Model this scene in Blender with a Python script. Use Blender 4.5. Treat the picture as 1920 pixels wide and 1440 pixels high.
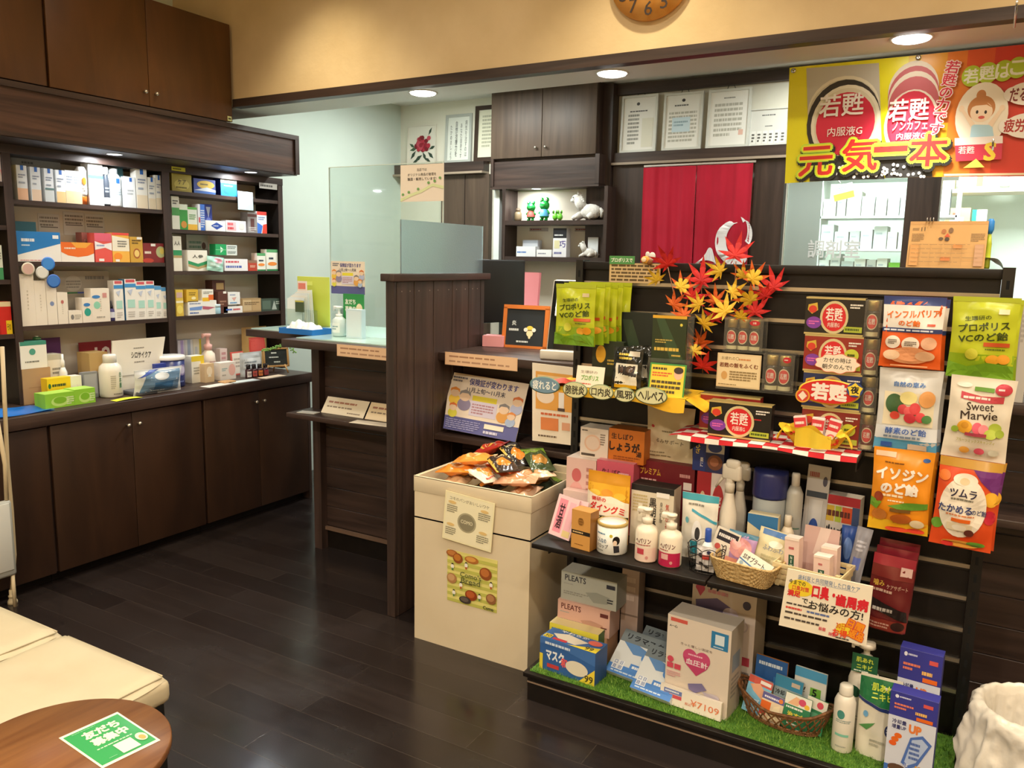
import bpy, bmesh, math, random
from mathutils import Vector, Matrix, Euler, noise
for o in list(bpy.data.objects): bpy.data.objects.remove(o)
SC = bpy.context.scene
COL = SC.collection
R_ = math.radians
# ------------------------------------------------------------------ camera
FPX, YAW, PIT, ROL, CAMH = 1507.65, 0.526615, 0.152987, 0.0189072, 1.5
_cy, _sy, _cp, _sp = math.cos(YAW), math.sin(YAW), math.cos(PIT), math.sin(PIT)
FW = Vector((-_sy*_cp, _cy*_cp, -_sp)); _r0 = Vector((_cy, _sy, 0)); _u0 = _r0.cross(FW)
_c, _s = math.cos(ROL), math.sin(ROL)
RT = _c*_r0 + _s*_u0; UP = -_s*_r0 + _c*_u0
CP = Vector((0, 0, CAMH))
cd = bpy.data.cameras.new('camera'); cam = bpy.data.objects.new('camera', cd); COL.objects.link(cam)
cd.sensor_width = 36; cd.sensor_fit = 'HORIZONTAL'; cd.lens = 36*FPX/1920; cd.clip_start = .02; cd.clip_end = 60
cam.matrix_world = Matrix(((RT.x, UP.x, -FW.x, CP.x), (RT.y, UP.y, -FW.y, CP.y), (RT.z, UP.z, -FW.z, CP.z), (0, 0, 0, 1)))
SC.camera = cam
# ------------------------------------------------------------------ view, world
SC.view_settings.view_transform = 'Standard'; SC.view_settings.look = 'None'
SC.view_settings.exposure = EXPO = 0.0; SC.view_settings.gamma = 1; SC.view_settings.use_curve_mapping = False
W = bpy.data.worlds.new('world'); SC.world = W; W.use_nodes = True
W.node_tree.nodes['Background'].inputs[0].default_value = (1, .93, .82, 1)
W.node_tree.nodes['Background'].inputs[1].default_value = .12
SC.cycles.max_bounces = 7; SC.cycles.diffuse_bounces = 4; SC.cycles.glossy_bounces = 3
SC.cycles.transparent_max_bounces = 12; SC.cycles.sample_clamp_indirect = 4
SC.cycles.caustics_reflective = False; SC.cycles.caustics_refractive = False
# ------------------------------------------------------------------ lights of the room
WARM, COOL, NEUT = (1, .88, .71), (.95, 1, .95), (1, .96, .9)
def lamp(name, kind, loc, power, col, size=.2, target=None, spot=None, blend=.5, sizey=None, spread=None):
    l = bpy.data.lights.new(name, kind); o = bpy.data.objects.new(name, l); COL.objects.link(o)
    o.location = loc; l.energy = power; l.color = col
    if kind == 'AREA':
        l.shape = 'DISK' if sizey is None else 'RECTANGLE'; l.size = size
        if sizey: l.size_y = sizey
        if spread: l.spread = R_(spread)
    elif kind == 'SPOT':
        l.spot_size = R_(spot); l.spot_blend = blend; l.shadow_soft_size = size
    else: l.shadow_soft_size = size
    if target is not None:
        o.rotation_euler = (Vector(target)-Vector(loc)).to_track_quat('-Z', 'Y').to_euler()
    return o
# warm ceiling downlights of the sales floor (they sit in the ceiling above and behind the picture; the farthest right one is added to brighten the left shelving)
for i, (x, y, p) in enumerate([(-2.3, 1.9, 11), (-1.3, 1.8, 12), (.2, 1.8, 14), (1.4, 1.7, 18), (1.5, .3, 26), (-2.9, .3, 8), (-1.2, .2, 8), (.3, .3, 22), (-2.6, -1.3, 56), (-.9, -1.4, 72), (.7, -1.4, 62)]):
    lamp('downlight', 'AREA', (x, y, 3.18), p*.9, WARM, .16, (x, y, 0), spread=152)
# wall washers close to the plastered drop wall
for x in (-2.82, -1.17, .48):
    lamp('wall_washer', 'SPOT', (x, 2.62, 3.17), 86, (1, .85, .57), .04, (x, 2.70, 0), 92, 1)
# cool light of the zone behind the counter and of the dispensary
lamp('office_light', 'AREA', (-2.95, 4.25, 2.62), 33, COOL, .8, (-2.95, 4.25, 0), sizey=.3)
lamp('office_light', 'AREA', (-.8, 4.2, 2.62), 23, COOL, 1.3, (-.6, 4.25, 0), sizey=.25)
lamp('dispensary_light', 'AREA', (-.4, 5.8, 2.62), 110, COOL, 1.5, (-.4, 6.1, 0), sizey=.6)
# three recessed lights in the lowered ceiling
for x, y in [(-2.388, 3.215), (-1.424, 3.23), (-.297, 3.19)]:
    lamp('recessed_lamp', 'AREA', (x, y, 2.262), 6, NEUT, .1, (x, y, 0), spread=85)
# lights under the shelf heads
for x, y, z, p in [(-3.70, 2.464, 1.955, 2.9), (-3.70, 3.30, 1.955, 2.6), (-3.70, 1.75, 1.955, 2), (-2.75, 4.93, 1.98, 2.4)]:
    lamp('shelf_lamp', 'AREA', (x, y, z), p, (.95, .98, 1), .05, (x-.02, y, 0) if y < 4 else (x, y+.02, 0))

# ------------------------------------------------------------------ projecting picture points onto real planes
def ray(px, py): return FW + RT*((px-960)/FPX) + UP*((720-py)/FPX)
def on(ax, val, px, py):
    d = ray(px, py); i = 'xyz'.index(ax); return CP + d*((val-CP[i])/d[i])
def prj(p):
    d = Vector(p)-CP; z = d.dot(FW); return 960+FPX*d.dot(RT)/z, 720-FPX*d.dot(UP)/z
# ------------------------------------------------------------------ materials
MATS = {}
def lin(h):
    h = h.lstrip('#'); o = []
    for k in (0, 2, 4):
        c = int(h[k:k+2], 16)/255; o.append(c/12.92 if c <= .04045 else ((c+.055)/1.055)**2.4)
    return (*o, 1)
def new_mat(n):
    m = bpy.data.materials.new(n); m.use_nodes = True; nt = m.node_tree
    return m, nt, nt.nodes['Principled BSDF']
def C(h, rough=.5, metal=0, kind=''):
    k = (h, rough, metal, kind)
    if k in MATS: return MATS[k]
    m, nt, b = new_mat('colour_'+h.strip('#')+kind)
    c = lin(h); g = 1.08 if max(c[:3]) > .06 and metal == 0 else 1; g = min(g, .86/max(max(c[:3]), .01))
    b.inputs['Base Color'].default_value = (c[0]*g, c[1]*g, c[2]*g, 1); b.inputs['Roughness'].default_value = rough; b.inputs['Metallic'].default_value = metal
    if kind == 'sss':
        b.inputs['Subsurface Weight'].default_value = .1
    MATS[k] = m; return m
def PK(h): return C(h, .32)      # glossy packaging film
def emit(h, s):
    k = ('emit', h, s)
    if k in MATS: return MATS[k]
    m, nt, b = new_mat('glow'); b.inputs['Base Color'].default_value = lin(h)
    b.inputs['Emission Color'].default_value = lin(h); b.inputs['Emission Strength'].default_value = s
    MATS[k] = m; return m
def clear(name, tint='#ffffff', gloss=.12, rough=.05, alpha=.06):
    k = ('clear', name)
    if k in MATS: return MATS[k]
    m, nt, b = new_mat(name); N = nt.nodes; L = nt.links
    tr = N.new('ShaderNodeBsdfTransparent'); tr.inputs[0].default_value = lin(tint)
    gl = N.new('ShaderNodeBsdfGlossy'); gl.inputs['Roughness'].default_value = rough
    df = N.new('ShaderNodeBsdfDiffuse'); df.inputs[0].default_value = lin(tint)
    fr = N.new('ShaderNodeLayerWeight'); fr.inputs[0].default_value = .5; pw = N.new('ShaderNodeMath'); pw.operation = 'POWER'; pw.inputs[1].default_value = 4.5
    mu = N.new('ShaderNodeMath'); mu.operation = 'MULTIPLY_ADD'; mu.inputs[1].default_value = .8; mu.inputs[2].default_value = gloss*.2
    m1 = N.new('ShaderNodeMixShader'); m1.inputs[0].default_value = alpha
    m2 = N.new('ShaderNodeMixShader')
    L.new(tr.outputs[0], m1.inputs[1]); L.new(df.outputs[0], m1.inputs[2])
    L.new(fr.outputs['Facing'], pw.inputs[0]); L.new(pw.outputs[0], mu.inputs[0]); L.new(mu.outputs[0], m2.inputs[0])
    L.new(m1.outputs[0], m2.inputs[1]); L.new(gl.outputs[0], m2.inputs[2])
    L.new(m2.outputs[0], N['Material Output'].inputs[0]); MATS[k] = m; return m
def noisy(name, c1, c2, scale, rough=.5, bump=0, lo=.35, hi=.65, detail=4, bscale=None, spec=None, dist=0, r2=None):
    """two colours mixed by stretched noise in object coordinates"""
    if name in MATS: return MATS[name]
    m, nt, b = new_mat(name); N = nt.nodes; L = nt.links
    tc = N.new('ShaderNodeTexCoord'); mp = N.new('ShaderNodeMapping'); mp.inputs['Scale'].default_value = scale
    nz = N.new('ShaderNodeTexNoise'); nz.inputs['Scale'].default_value = 1; nz.inputs['Detail'].default_value = detail; nz.inputs['Distortion'].default_value = dist
    rp = N.new('ShaderNodeValToRGB'); rp.color_ramp.elements[0].position = lo; rp.color_ramp.elements[1].position = hi
    rp.color_ramp.elements[0].color = lin(c1); rp.color_ramp.elements[1].color = lin(c2)
    L.new(tc.outputs['Object'], mp.inputs[0]); L.new(mp.outputs[0], nz.inputs['Vector']); L.new(nz.outputs['Fac'], rp.inputs[0])
    L.new(rp.outputs[0], b.inputs['Base Color']); b.inputs['Roughness'].default_value = rough
    if spec is not None: b.inputs['Specular IOR Level'].default_value = spec
    if r2 is not None:
        mr = N.new('ShaderNodeMapRange'); mr.inputs[3].default_value = rough; mr.inputs[4].default_value = r2
        L.new(nz.outputs['Fac'], mr.inputs[0]); L.new(mr.outputs[0], b.inputs['Roughness'])
    if bump:
        bp = N.new('ShaderNodeBump'); bp.inputs['Strength'].default_value = bump; bp.inputs['Distance'].default_value = .01
        n2 = nz
        if bscale:
            n2 = N.new('ShaderNodeTexNoise'); n2.inputs['Scale'].default_value = bscale; n2.inputs['Detail'].default_value = 6
            L.new(tc.outputs['Object'], n2.inputs['Vector'])
        L.new(n2.outputs['Fac'], bp.inputs['Height']); L.new(bp.outputs[0], b.inputs['Normal'])
    MATS[name] = m; return m
WZ = noisy('dark_wood_upright', '#2d211d', '#4d3b34', (26, 26, 1.6), .42, .12, .3, .75, dist=.6)
WX = noisy('dark_wood_along', '#2d211d', '#4d3b34', (1.6, 26, 26), .42, .12, .3, .75, dist=.6)
WY = noisy('dark_wood_deep', '#2d211d', '#4d3b34', (26, 1.6, 26), .42, .12, .3, .75, dist=.6)
DOOR = noisy('stained_door_wood', '#2c1b11', '#40291a', (7, 7, 1.4), .45, .04, .25, .8, dist=1.2)
UPDOOR = noisy('stained_upper_door_wood', '#4c2f14', '#6a431f', (6, 6, 1.3), .45, .04, .25, .8, dist=1.2)
BKDOOR = noisy('grey_brown_door_wood', '#44342a', '#614f40', (22, 22, 1.5), .5, .04, .25, .8, dist=.8)
FASC = noisy('fascia_wood', '#3a2620', '#66483a', (20, 1.3, 22), .42, .1, .3, .75, dist=1.4)
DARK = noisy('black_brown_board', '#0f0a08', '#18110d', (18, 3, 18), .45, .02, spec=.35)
PLAS = noisy('cream_plaster', '#d9bf92', '#e6cda2', (3, 3, 3), .85, .25, bscale=14)
GWALL = noisy('pale_green_white_paint', '#cfdcd3', '#d6e2d9', (2, 2, 2), .7)
BWALL = noisy('pale_warm_paint', '#e0ddcd', '#e6e3d4', (2, 2, 2), .75)
CEIL = noisy('ceiling_paint', '#ebe8e0', '#efece5', (2, 2, 2), .8, .05, bscale=30)
BACKP = noisy('beige_back_panel', '#ece2d0', '#f0e7d8', (2, 2, 2), .7)
CREAM = noisy('cream_leatherette', '#c2b495', '#cabd9f', (5, 5, 5), .45, .04, bscale=60)
TABLE = noisy('orange_brown_veneer', '#6f4423', '#8a5c33', (34, 2.2, 34), .35, 0, .3, .7, dist=.8)
WHBOX = noisy('white_board', '#d8c7a8', '#decfb2', (3, 3, 3), .55)
GRAVE = noisy('frost', '#b7c9cc', '#c6d5d6', (20, 20, 20), .4)
def floor_mat():
    m, nt, b = new_mat('dark_plank_floor'); N = nt.nodes; L = nt.links
    tc = N.new('ShaderNodeTexCoord')
    br = N.new('ShaderNodeTexBrick'); br.offset = .37; br.squash = 1
    for k, v in (('Scale', 1), ('Mortar Size', .0014), ('Mortar Smooth', .1), ('Bias', 0), ('Brick Width', .92), ('Row Height', .12)): br.inputs[k].default_value = v
    br.inputs['Color1'].default_value = lin('#211b1a'); br.inputs['Color2'].default_value = lin('#2f2826'); br.inputs['Mortar'].default_value = lin('#3b332f')
    L.new(tc.outputs['Object'], br.inputs['Vector'])
    mp = N.new('ShaderNodeMapping'); mp.inputs['Scale'].default_value = (2.2, 40, 1); L.new(tc.outputs['Object'], mp.inputs[0])
    nz = N.new('ShaderNodeTexNoise'); nz.inputs['Scale'].default_value = 1; nz.inputs['Detail'].default_value = 5; L.new(mp.outputs[0], nz.inputs['Vector'])
    mx = N.new('ShaderNodeMix'); mx.data_type = 'RGBA'; mx.blend_type = 'MULTIPLY'; mx.inputs[0].default_value = .55
    rp = N.new('ShaderNodeValToRGB'); rp.color_ramp.elements[0].position = .3; rp.color_ramp.elements[0].color = (.5, .48, .46, 1); rp.color_ramp.elements[1].color = (1.3, 1.25, 1.2, 1)
    L.new(nz.outputs['Fac'], rp.inputs[0]); L.new(br.outputs['Color'], mx.inputs[6]); L.new(rp.outputs[0], mx.inputs[7]); L.new(mx.outputs[2], b.inputs['Base Color'])
    n2 = N.new('ShaderNodeTexNoise'); n2.inputs['Scale'].default_value = 3.5; n2.inputs['Detail'].default_value = 6; L.new(tc.outputs['Object'], n2.inputs['Vector'])
    mr = N.new('ShaderNodeMapRange'); mr.inputs[1].default_value = .3; mr.inputs[2].default_value = .7; mr.inputs[3].default_value = .13; mr.inputs[4].default_value = .3
    L.new(n2.outputs['Fac'], mr.inputs[0]); L.new(mr.outputs[0], b.inputs['Roughness'])
    bp = N.new('ShaderNodeBump'); bp.inputs['Strength'].default_value = .25; bp.inputs['Distance'].default_value = .002
    L.new(br.outputs['Fac'], bp.inputs['Height']); bp.invert = True; L.new(bp.outputs[0], b.inputs['Normal'])
    return m
ALU = C('#b9b0a2', .3, .9); STEEL = C('#c9c9c9', .25, 1); BLACK = C('#141414', .4); GREYM = C('#3a3a3c', .4)
GLASS = clear('window_glass', '#eef6f4', .2, .03, .03)
ACR = clear('clear_acrylic', '#f4f8f6', .16, .04, .025)
FILM = clear('clear_film', '#f8f8f4', .4, .15, .04)
# ------------------------------------------------------------------ mesh builder
class MB:
    def __init__(s): s.v = []; s.f = []; s.mi = []; s.sm = []; s.mats = []
    def m(s, mat):
        if mat not in s.mats: s.mats.append(mat)
        return s.mats.index(mat)
    def add(s, vs, fs, mat, smooth=False, M=None):
        n = len(s.v); k = s.m(mat)
        s.v += [tuple(M @ Vector(v)) if M else tuple(v) for v in vs]
        for f in fs: s.f.append(tuple(n+i for i in f)); s.mi.append(k); s.sm.append(smooth)
        return s
    def box(s, x0, y0, z0, x1, y1, z1, mat, bev=0, M=None, seg=2):
        if x1 < x0: x0, x1 = x1, x0
        if y1 < y0: y0, y1 = y1, y0
        if z1 < z0: z0, z1 = z1, z0
        if bev:
            bm = bmesh.new(); bmesh.ops.create_cube(bm, size=1)
            for v in bm.verts: v.co = Vector(((x0+x1)/2+v.co.x*(x1-x0), (y0+y1)/2+v.co.y*(y1-y0), (z0+z1)/2+v.co.z*(z1-z0)))
            bmesh.ops.bevel(bm, geom=bm.edges[:], offset=min(bev, .45*min(x1-x0, y1-y0, z1-z0)), segments=seg, profile=.5, affect='EDGES')
            bm.verts.index_update(); s.add([v.co for v in bm.verts], [[v.index for v in f.verts] for f in bm.faces], mat, seg > 1, M); bm.free(); return s
        V = [(x, y, z) for z in (z0, z1) for y in (y0, y1) for x in (x0, x1)]
        return s.add(V, [(0, 2, 3, 1), (4, 5, 7, 6), (0, 1, 5, 4), (2, 6, 7, 3), (0, 4, 6, 2), (1, 3, 7, 5)], mat, False, M)
    def quad(s, a, b, c, d, mat, M=None): return s.add([a, b, c, d], [(0, 1, 2, 3)], mat, False, M)
    def lathe(s, prof, mat, n=24, c=(0, 0, 0), sx=1, sy=1, M=None, smooth=True, caps=True):
        vs = []; fs = []
        for r, z in prof:
            for k in range(n):
                a = 2*math.pi*k/n; vs.append((c[0]+r*sx*math.cos(a), c[1]+r*sy*math.sin(a), c[2]+z))
        for i in range(len(prof)-1):
            for k in range(n):
                fs.append((i*n+k, i*n+(k+1) % n, (i+1)*n+(k+1) % n, (i+1)*n+k))
        if caps:
            if prof[0][0] > 1e-5: fs.append(tuple(range(n))[::-1])
            if prof[-1][0] > 1e-5: fs.append(tuple((len(prof)-1)*n+k for k in range(n)))
        return s.add(vs, fs, mat, smooth, M)
    def tube(s, pts, r, mat, n=8, M=None, closed=False):
        P = [Vector(p) for p in pts]; vs = []; fs = []; L = len(P); up = None
        for i, p in enumerate(P):
            a = P[(i-1) % L] if (closed or i > 0) else p; b = P[(i+1) % L] if (closed or i < L-1) else p
            t = (b-a).normalized()
            if up is None: up = t.orthogonal().normalized()
            up = (up-t*up.dot(t)); up = up.normalized() if up.length > 1e-6 else t.orthogonal().normalized()
            q = t.cross(up); rr = r[i] if isinstance(r, (list, tuple)) else r
            for k in range(n):
                w = 2*math.pi*k/n; vs.append(p+(up*math.cos(w)+q*math.sin(w))*rr)
        for i in range(L if closed else L-1):
            j = (i+1) % L
            for k in range(n): fs.append((i*n+k, i*n+(k+1) % n, j*n+(k+1) % n, j*n+k))
        if not closed: fs += [tuple(range(n))[::-1], tuple((L-1)*n+k for k in range(n))]
        return s.add(vs, fs, mat, True, M)
    def ball(s, c, rx, ry, rz, mat, n=14, M=None):
        m = n//2; prof = [(math.sin(math.pi*i/m), -math.cos(math.pi*i/m)) for i in range(m+1)]
        vs = []; fs = []
        for a, z in prof:
            for k in range(n): w = 2*math.pi*k/n; vs.append((c[0]+rx*max(a, 1e-4)*math.cos(w), c[1]+ry*max(a, 1e-4)*math.sin(w), c[2]+rz*z))
        for i in range(m):
            for k in range(n): fs.append((i*n+k, i*n+(k+1) % n, (i+1)*n+(k+1) % n, (i+1)*n+k))
        return s.add(vs, fs, mat, True, M)
    def surf(s, fn, nu, nv, mat, smooth=True, colour=None, closed=False):
        vs = [fn(i/nu, j/nv) for j in range(nv+1) for i in range(nu+1)]; n = len(s.v); s.v += [tuple(v) for v in vs]
        for j in range(nv):
            for i in range(nu):
                a = n+j*(nu+1)+i; s.f.append((a, a+1, a+nu+2, a+nu+1)); s.sm.append(smooth)
                s.mi.append(s.m(colour((i+.5)/nu, (j+.5)/nv) if colour else mat))
        return s
    def build(s, name, parent=None, loc=None, rot=None, mod=None):
        me = bpy.data.meshes.new(name); me.from_pydata(s.v, [], s.f)
        for mt in s.mats: me.materials.append(mt)
        me.polygons.foreach_set('material_index', s.mi); me.polygons.foreach_set('use_smooth', s.sm); me.update()
        o = bpy.data.objects.new(name, me); COL.objects.link(o)
        if parent is not None: o.parent = parent
        if loc is not None: o.location = loc
        if rot is not None: o.rotation_euler = rot
        return o
def tag(o, label, cat, group=None, kind=None):
    o['label'] = label; o['category'] = cat
    if group: o['group'] = group
    if kind: o['kind'] = kind
    return o
def empty(name, label, cat, loc=(0, 0, 0), rot=(0, 0, 0), group=None):
    o = bpy.data.objects.new(name, None); COL.objects.link(o); o.empty_display_size = .05
    o.location = loc; o.rotation_euler = rot; return tag(o, label, cat, group)
def struct(o): o['kind'] = 'structure'; return o
# ------------------------------------------------------------------ print: lettering, shapes and small type on a surface
TXT = {}
def glyphs(s):
    if s not in TXT:
        c = bpy.data.curves.new('lettering', 'FONT'); c.body = s; c.size = 1; c.resolution_u = 2; c.fill_mode = 'FRONT'
        c.align_x = 'CENTER'; c.space_line = .95
        o = bpy.data.objects.new('lettering', c); me = o.to_mesh()
        V = [(v.co.x, v.co.y) for v in me.vertices]; Fc = [tuple(p.vertices) for p in me.polygons]
        o.to_mesh_clear(); bpy.data.objects.remove(o); bpy.data.curves.remove(c)
        xs = [v[0] for v in V] or [0]; ys = [v[1] for v in V] or [0]
        TXT[s] = (V, Fc, min(xs), max(xs), min(ys), max(ys))
    return TXT[s]
def RR(u0, v0, u1, v1, col): return ('r', u0, v0, u1, v1, col)
def EE(u, v, ru, rv, col): return ('e', u, v, ru, rv, col)
def PP(pts, col): return ('p', pts, col)
def TT(s, u, v, hv, col, w=None, b=.02, o=None, vert=False, rot=0): return ('t', s, u, v, hv, col, w, b, o, vert, rot)
def LL(u0, v0, u1, v1, n, col): return ('l', u0, v0, u1, v1, n, col)
def print_on(mb, warp, w, h, prints, step=.00022, e0=.0003, sub=1, mk=C):
    """warp(u, v, e) gives the 3-D point; shapes are laid one above the other by the thickness of ink film"""
    rnd = random.Random(len(prints)*7+int(w*1000))
    def rect(u0, v0, u1, v1, mat, e, n=1):
        n2 = max(1, int(n*abs(v1-v0)+.99)); n1 = max(1, int(n*abs(u1-u0)+.99))
        vs = [warp(u0+(u1-u0)*i/n1, v0+(v1-v0)*j/n2, e) for j in range(n2+1) for i in range(n1+1)]
        fs = [(j*(n1+1)+i, j*(n1+1)+i+1, (j+1)*(n1+1)+i+1, (j+1)*(n1+1)+i) for j in range(n2) for i in range(n1)]
        mb.add(vs, fs, mat, n > 1)
    def text(V, Fc, mat, e, fx):
        mb.add([warp(*fx(x, y), e) for x, y in V], Fc, mat)
    for k, q in enumerate(prints):
        e = e0+step*k
        if q[0] == 'r': rect(*q[1:5], mk(q[5]), e, sub)
        elif q[0] == 'e':
            _, u, v, ru, rv, col = q; n = 28; rings = 3 if sub > 1 else 1
            vs = [warp(u, v, e)]; fs = []
            for r in range(1, rings+1):
                for i in range(n):
                    a = 2*math.pi*i/n; vs.append(warp(u+ru*r/rings*math.cos(a), v+rv*r/rings*math.sin(a), e))
            for i in range(n):
                fs.append((0, 1+i, 1+(i+1) % n))
                for r in range(rings-1):
                    a = 1+r*n; b = a+n; fs.append((a+i, b+i, b+(i+1) % n, a+(i+1) % n))
            mb.add(vs, fs, mk(col))
        elif q[0] == 'p':
            if sub == 1: mb.add([warp(u, v, e) for u, v in q[1]], [tuple(range(len(q[1])))], mk(q[2]))
            else:
                bm = bmesh.new(); bm.faces.new([bm.verts.new((u, v, 0)) for u, v in q[1]])
                bmesh.ops.triangulate(bm, faces=bm.faces[:])
                for k2 in range(1, 12):
                    for ax in ((1, 0, 0), (0, 1, 0)):
                        bmesh.ops.bisect_plane(bm, geom=bm.verts[:]+bm.edges[:]+bm.faces[:], plane_co=(k2/12, k2/12, 0), plane_no=ax)
                bm.verts.index_update(); mb.add([warp(v.co.x, v.co.y, e) for v in bm.verts], [[v.index for v in f.verts] for f in bm.faces], mk(q[2])); bm.free()
        elif q[0] == 'l':
            _, u0, v0, u1, v1, n, col = q; mat = mk(col)
            for j in range(n):
                y1 = v1-(v1-v0)*(j+.2)/n; y0 = v1-(v1-v0)*(j+.75)/n; x = u0
                end = u1 if j < n-1 else u0+(u1-u0)*rnd.uniform(.55, .95)
                while x < end-.01:
                    l = (u1-u0)*rnd.uniform(.05, .16); rect(x, y0, min(x+l, end), y1, mat, e); x += l+(u1-u0)*rnd.uniform(.012, .03)
        elif q[0] == 't':
            _, s, u, v, hv, col, wt, b, o, vert, rot = q
            if vert: s = '\n'.join(s)
            V, Fc, X0, X1, Y0, Y1 = glyphs(s)
            sc = hv*h/max(Y1-Y0, 1e-4); sx = wt*w/max(X1-X0, 1e-4) if wt else sc
            cx, cyy = (X0+X1)/2, (Y0+Y1)/2; cr, sr = math.cos(R_(rot)), math.sin(R_(rot))
            for bb, cc, de in ([(o[1], o[0], -step*.5)] if o else [])+[(b, col, 0)]:
                n = 1 if bb <= 0 or sc < .006 else 4 if bb < .045 else 8 if bb < .08 else 12   # heavier strokes: the letter struck several times
                for q_ in range(n):
                    ox, oy = (0, 0) if n == 1 else (bb*math.cos(2*math.pi*(q_+.5)/n), bb*math.sin(2*math.pi*(q_+.5)/n))
                    def fx(x, y):
                        a, c = (x-cx+ox)*sx, (y-cyy+oy)*sc; return u+(a*cr-c*sr)/w, v+(a*sr+c*cr)/h
                    text(V, Fc, mk(cc), e+de+q_*2e-6, fx)
def slot(ax, val, xl, xr, yt, z0):
    """where a thing seen between picture columns xl..xr with its top at row yt stands on a level z0 on the plane ax = val"""
    xm = (xl+xr)/2; p = on(ax, val, xm, yt); h = p.z-z0
    q = p.copy(); q.z = z0; yb = prj(q)[1]; ym = (yt+yb)/2
    a = on(ax, val, xl, ym); b = on(ax, val, xr, ym); c = (a+b)/2; c.z = z0
    w = (a-b).length if ax == 'x' else abs(a.x-b.x)
    if ax == 'x': w = abs(a.y-b.y)
    return c, w, h
ROT = {'y': 0, 'x': R_(90)}
def carton_mesh(w, d, h, col, prints=(), top=(), side=(), lside=(), sidecol=None, topcol=None, mk=C, bev=.0012):
    mb = MB(); m0 = mk(col)
    mb.box(-w/2, 0, 0, w/2, d, h, m0)
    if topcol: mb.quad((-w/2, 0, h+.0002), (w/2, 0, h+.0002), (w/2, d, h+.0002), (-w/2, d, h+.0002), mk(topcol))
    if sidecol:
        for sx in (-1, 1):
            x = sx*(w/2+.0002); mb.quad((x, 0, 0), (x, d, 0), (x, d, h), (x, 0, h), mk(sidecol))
    if prints: print_on(mb, lambda u, v, e: (-w/2+u*w, -e, v*h), w, h, prints, mk=mk)
    if top: print_on(mb, lambda u, v, e: (-w/2+u*w, v*d, h+e), w, d, top, mk=mk)
    if side: print_on(mb, lambda u, v, e: (w/2+e, u*d, v*h), d, h, side, mk=mk)
    if lside: print_on(mb, lambda u, v, e: (-w/2-e, d-u*d, v*h), d, h, lside, mk=mk)
    return mb
def carton(name, label, cat, at, d, col, prints=(), group=None, yaw=0, tilt=0, **kw):
    """at = slot tuple args (ax, val, xl, xr, ytop, z0) or ready (loc, w, h, rotz)"""
    if at[0] in ('x', 'y'): loc, w, h = slot(*at); rz = ROT[at[0]]
    else: loc, w, h, rz = at
    o = carton_mesh(w, d, h, col, prints, **kw).build(name, None, loc, (tilt, 0, rz+yaw))
    return tag(o, label, cat, group)
def sheet(name, label, cat, at, col, prints=(), group=None, th=.0015, tilt=0, yaw=0, roll=0):
    if at[0] in ('x', 'y'): loc, w, h = slot(*at); rz = ROT[at[0]]
    else: loc, w, h, rz = at
    o = carton_mesh(w, th, h, col, prints).build(name, None, loc)
    o.rotation_euler = (Matrix.Rotation(rz+yaw, 3, 'Z') @ Matrix.Rotation(tilt, 3, 'X') @ Matrix.Rotation(roll, 3, 'Y')).to_euler()
    return tag(o, label, cat, group)
def bag_mesh(w, h, d, col, prints=(), seal=.06, stand=False, mk=PK, seed=1, wr=.0015, edge=None, zig=False, flare=0):
    rnd = random.Random(seed); ph = [rnd.uniform(0, 6.3) for _ in range(6)]
    def t(u, v):
        a = max(0, math.sin(math.pi*min(max(u, 0), 1)))**.6
        if stand: b = min(1, max(0, (1-seal-v)/(1-seal)))**.55
        else:
            q = min(1, max(0, (v-seal)/(1-2*seal))); b = math.sin(math.pi*q)**.5
        wv = wr*(math.sin(9*u+7*v+ph[0])+math.sin(15*u-8*v+ph[1])+.7*math.sin(21*v+5*u+ph[2]))*min(1, 4*a*b+.1)
        return d/2*a*b+wv+.0012
    def x(u, v): return (-w/2+u*w)*(1+flare*(v-.5)-(0.05*math.sin(math.pi*min(max(v, 0), 1)) if not stand else 0))
    wf = lambda u, v, e: (x(u, v), -t(u, v)-e, v*h)
    mb = MB(); m0 = mk(col)
    mb.surf(lambda u, v: wf(u, v, 0), 14, 18, m0)
    mb.surf(lambda u, v: (x(1-u, v), t(1-u, v), v*h), 14, 18, m0)
    if prints: print_on(mb, wf, w, h, prints, step=.0005, e0=.0007, sub=10, mk=mk)
    # join the rims
    for u in (0, 1):
        for j in range(18):
            a, b = wf(u, j/18, 0), wf(u, (j+1)/18, 0); mb.quad(a, b, (b[0], t(u, (j+1)/18), b[2]), (a[0], t(u, j/18), a[2]), m0)
    for v in (0, 1):
        for i in range(14):
            a, b = wf(i/14, v, 0), wf((i+1)/14, v, 0); mb.quad(a, b, (b[0], t((i+1)/14, v), b[2]), (a[0], t(i/14, v), a[2]), m0)
    return mb
def bag(name, label, cat, at, d, col, prints=(), group=None, yaw=0, tilt=0, roll=0, **kw):
    if at[0] in ('x', 'y'): loc, w, h = slot(*at); rz = ROT[at[0]]
    else: loc, w, h, rz = at
    o = bag_mesh(w, h, d, col, prints, **kw).build(name, None, loc)
    o.rotation_euler = (Matrix.Rotation(rz+yaw, 3, 'Z') @ Matrix.Rotation(tilt, 3, 'X') @ Matrix.Rotation(roll, 3, 'Y')).to_euler()
    return tag(o, label, cat, group)
def cyl_print(mb, r, h, prints, span=150, z0=0, mk=C, sy=1):
    print_on(mb, lambda u, v, e: ((r+e)*math.sin(R_((u-.5)*span)), -(r+e)*sy*math.cos(R_((u-.5)*span)), z0+v*h), r*R_(span), h, prints, sub=14, mk=mk)
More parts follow.
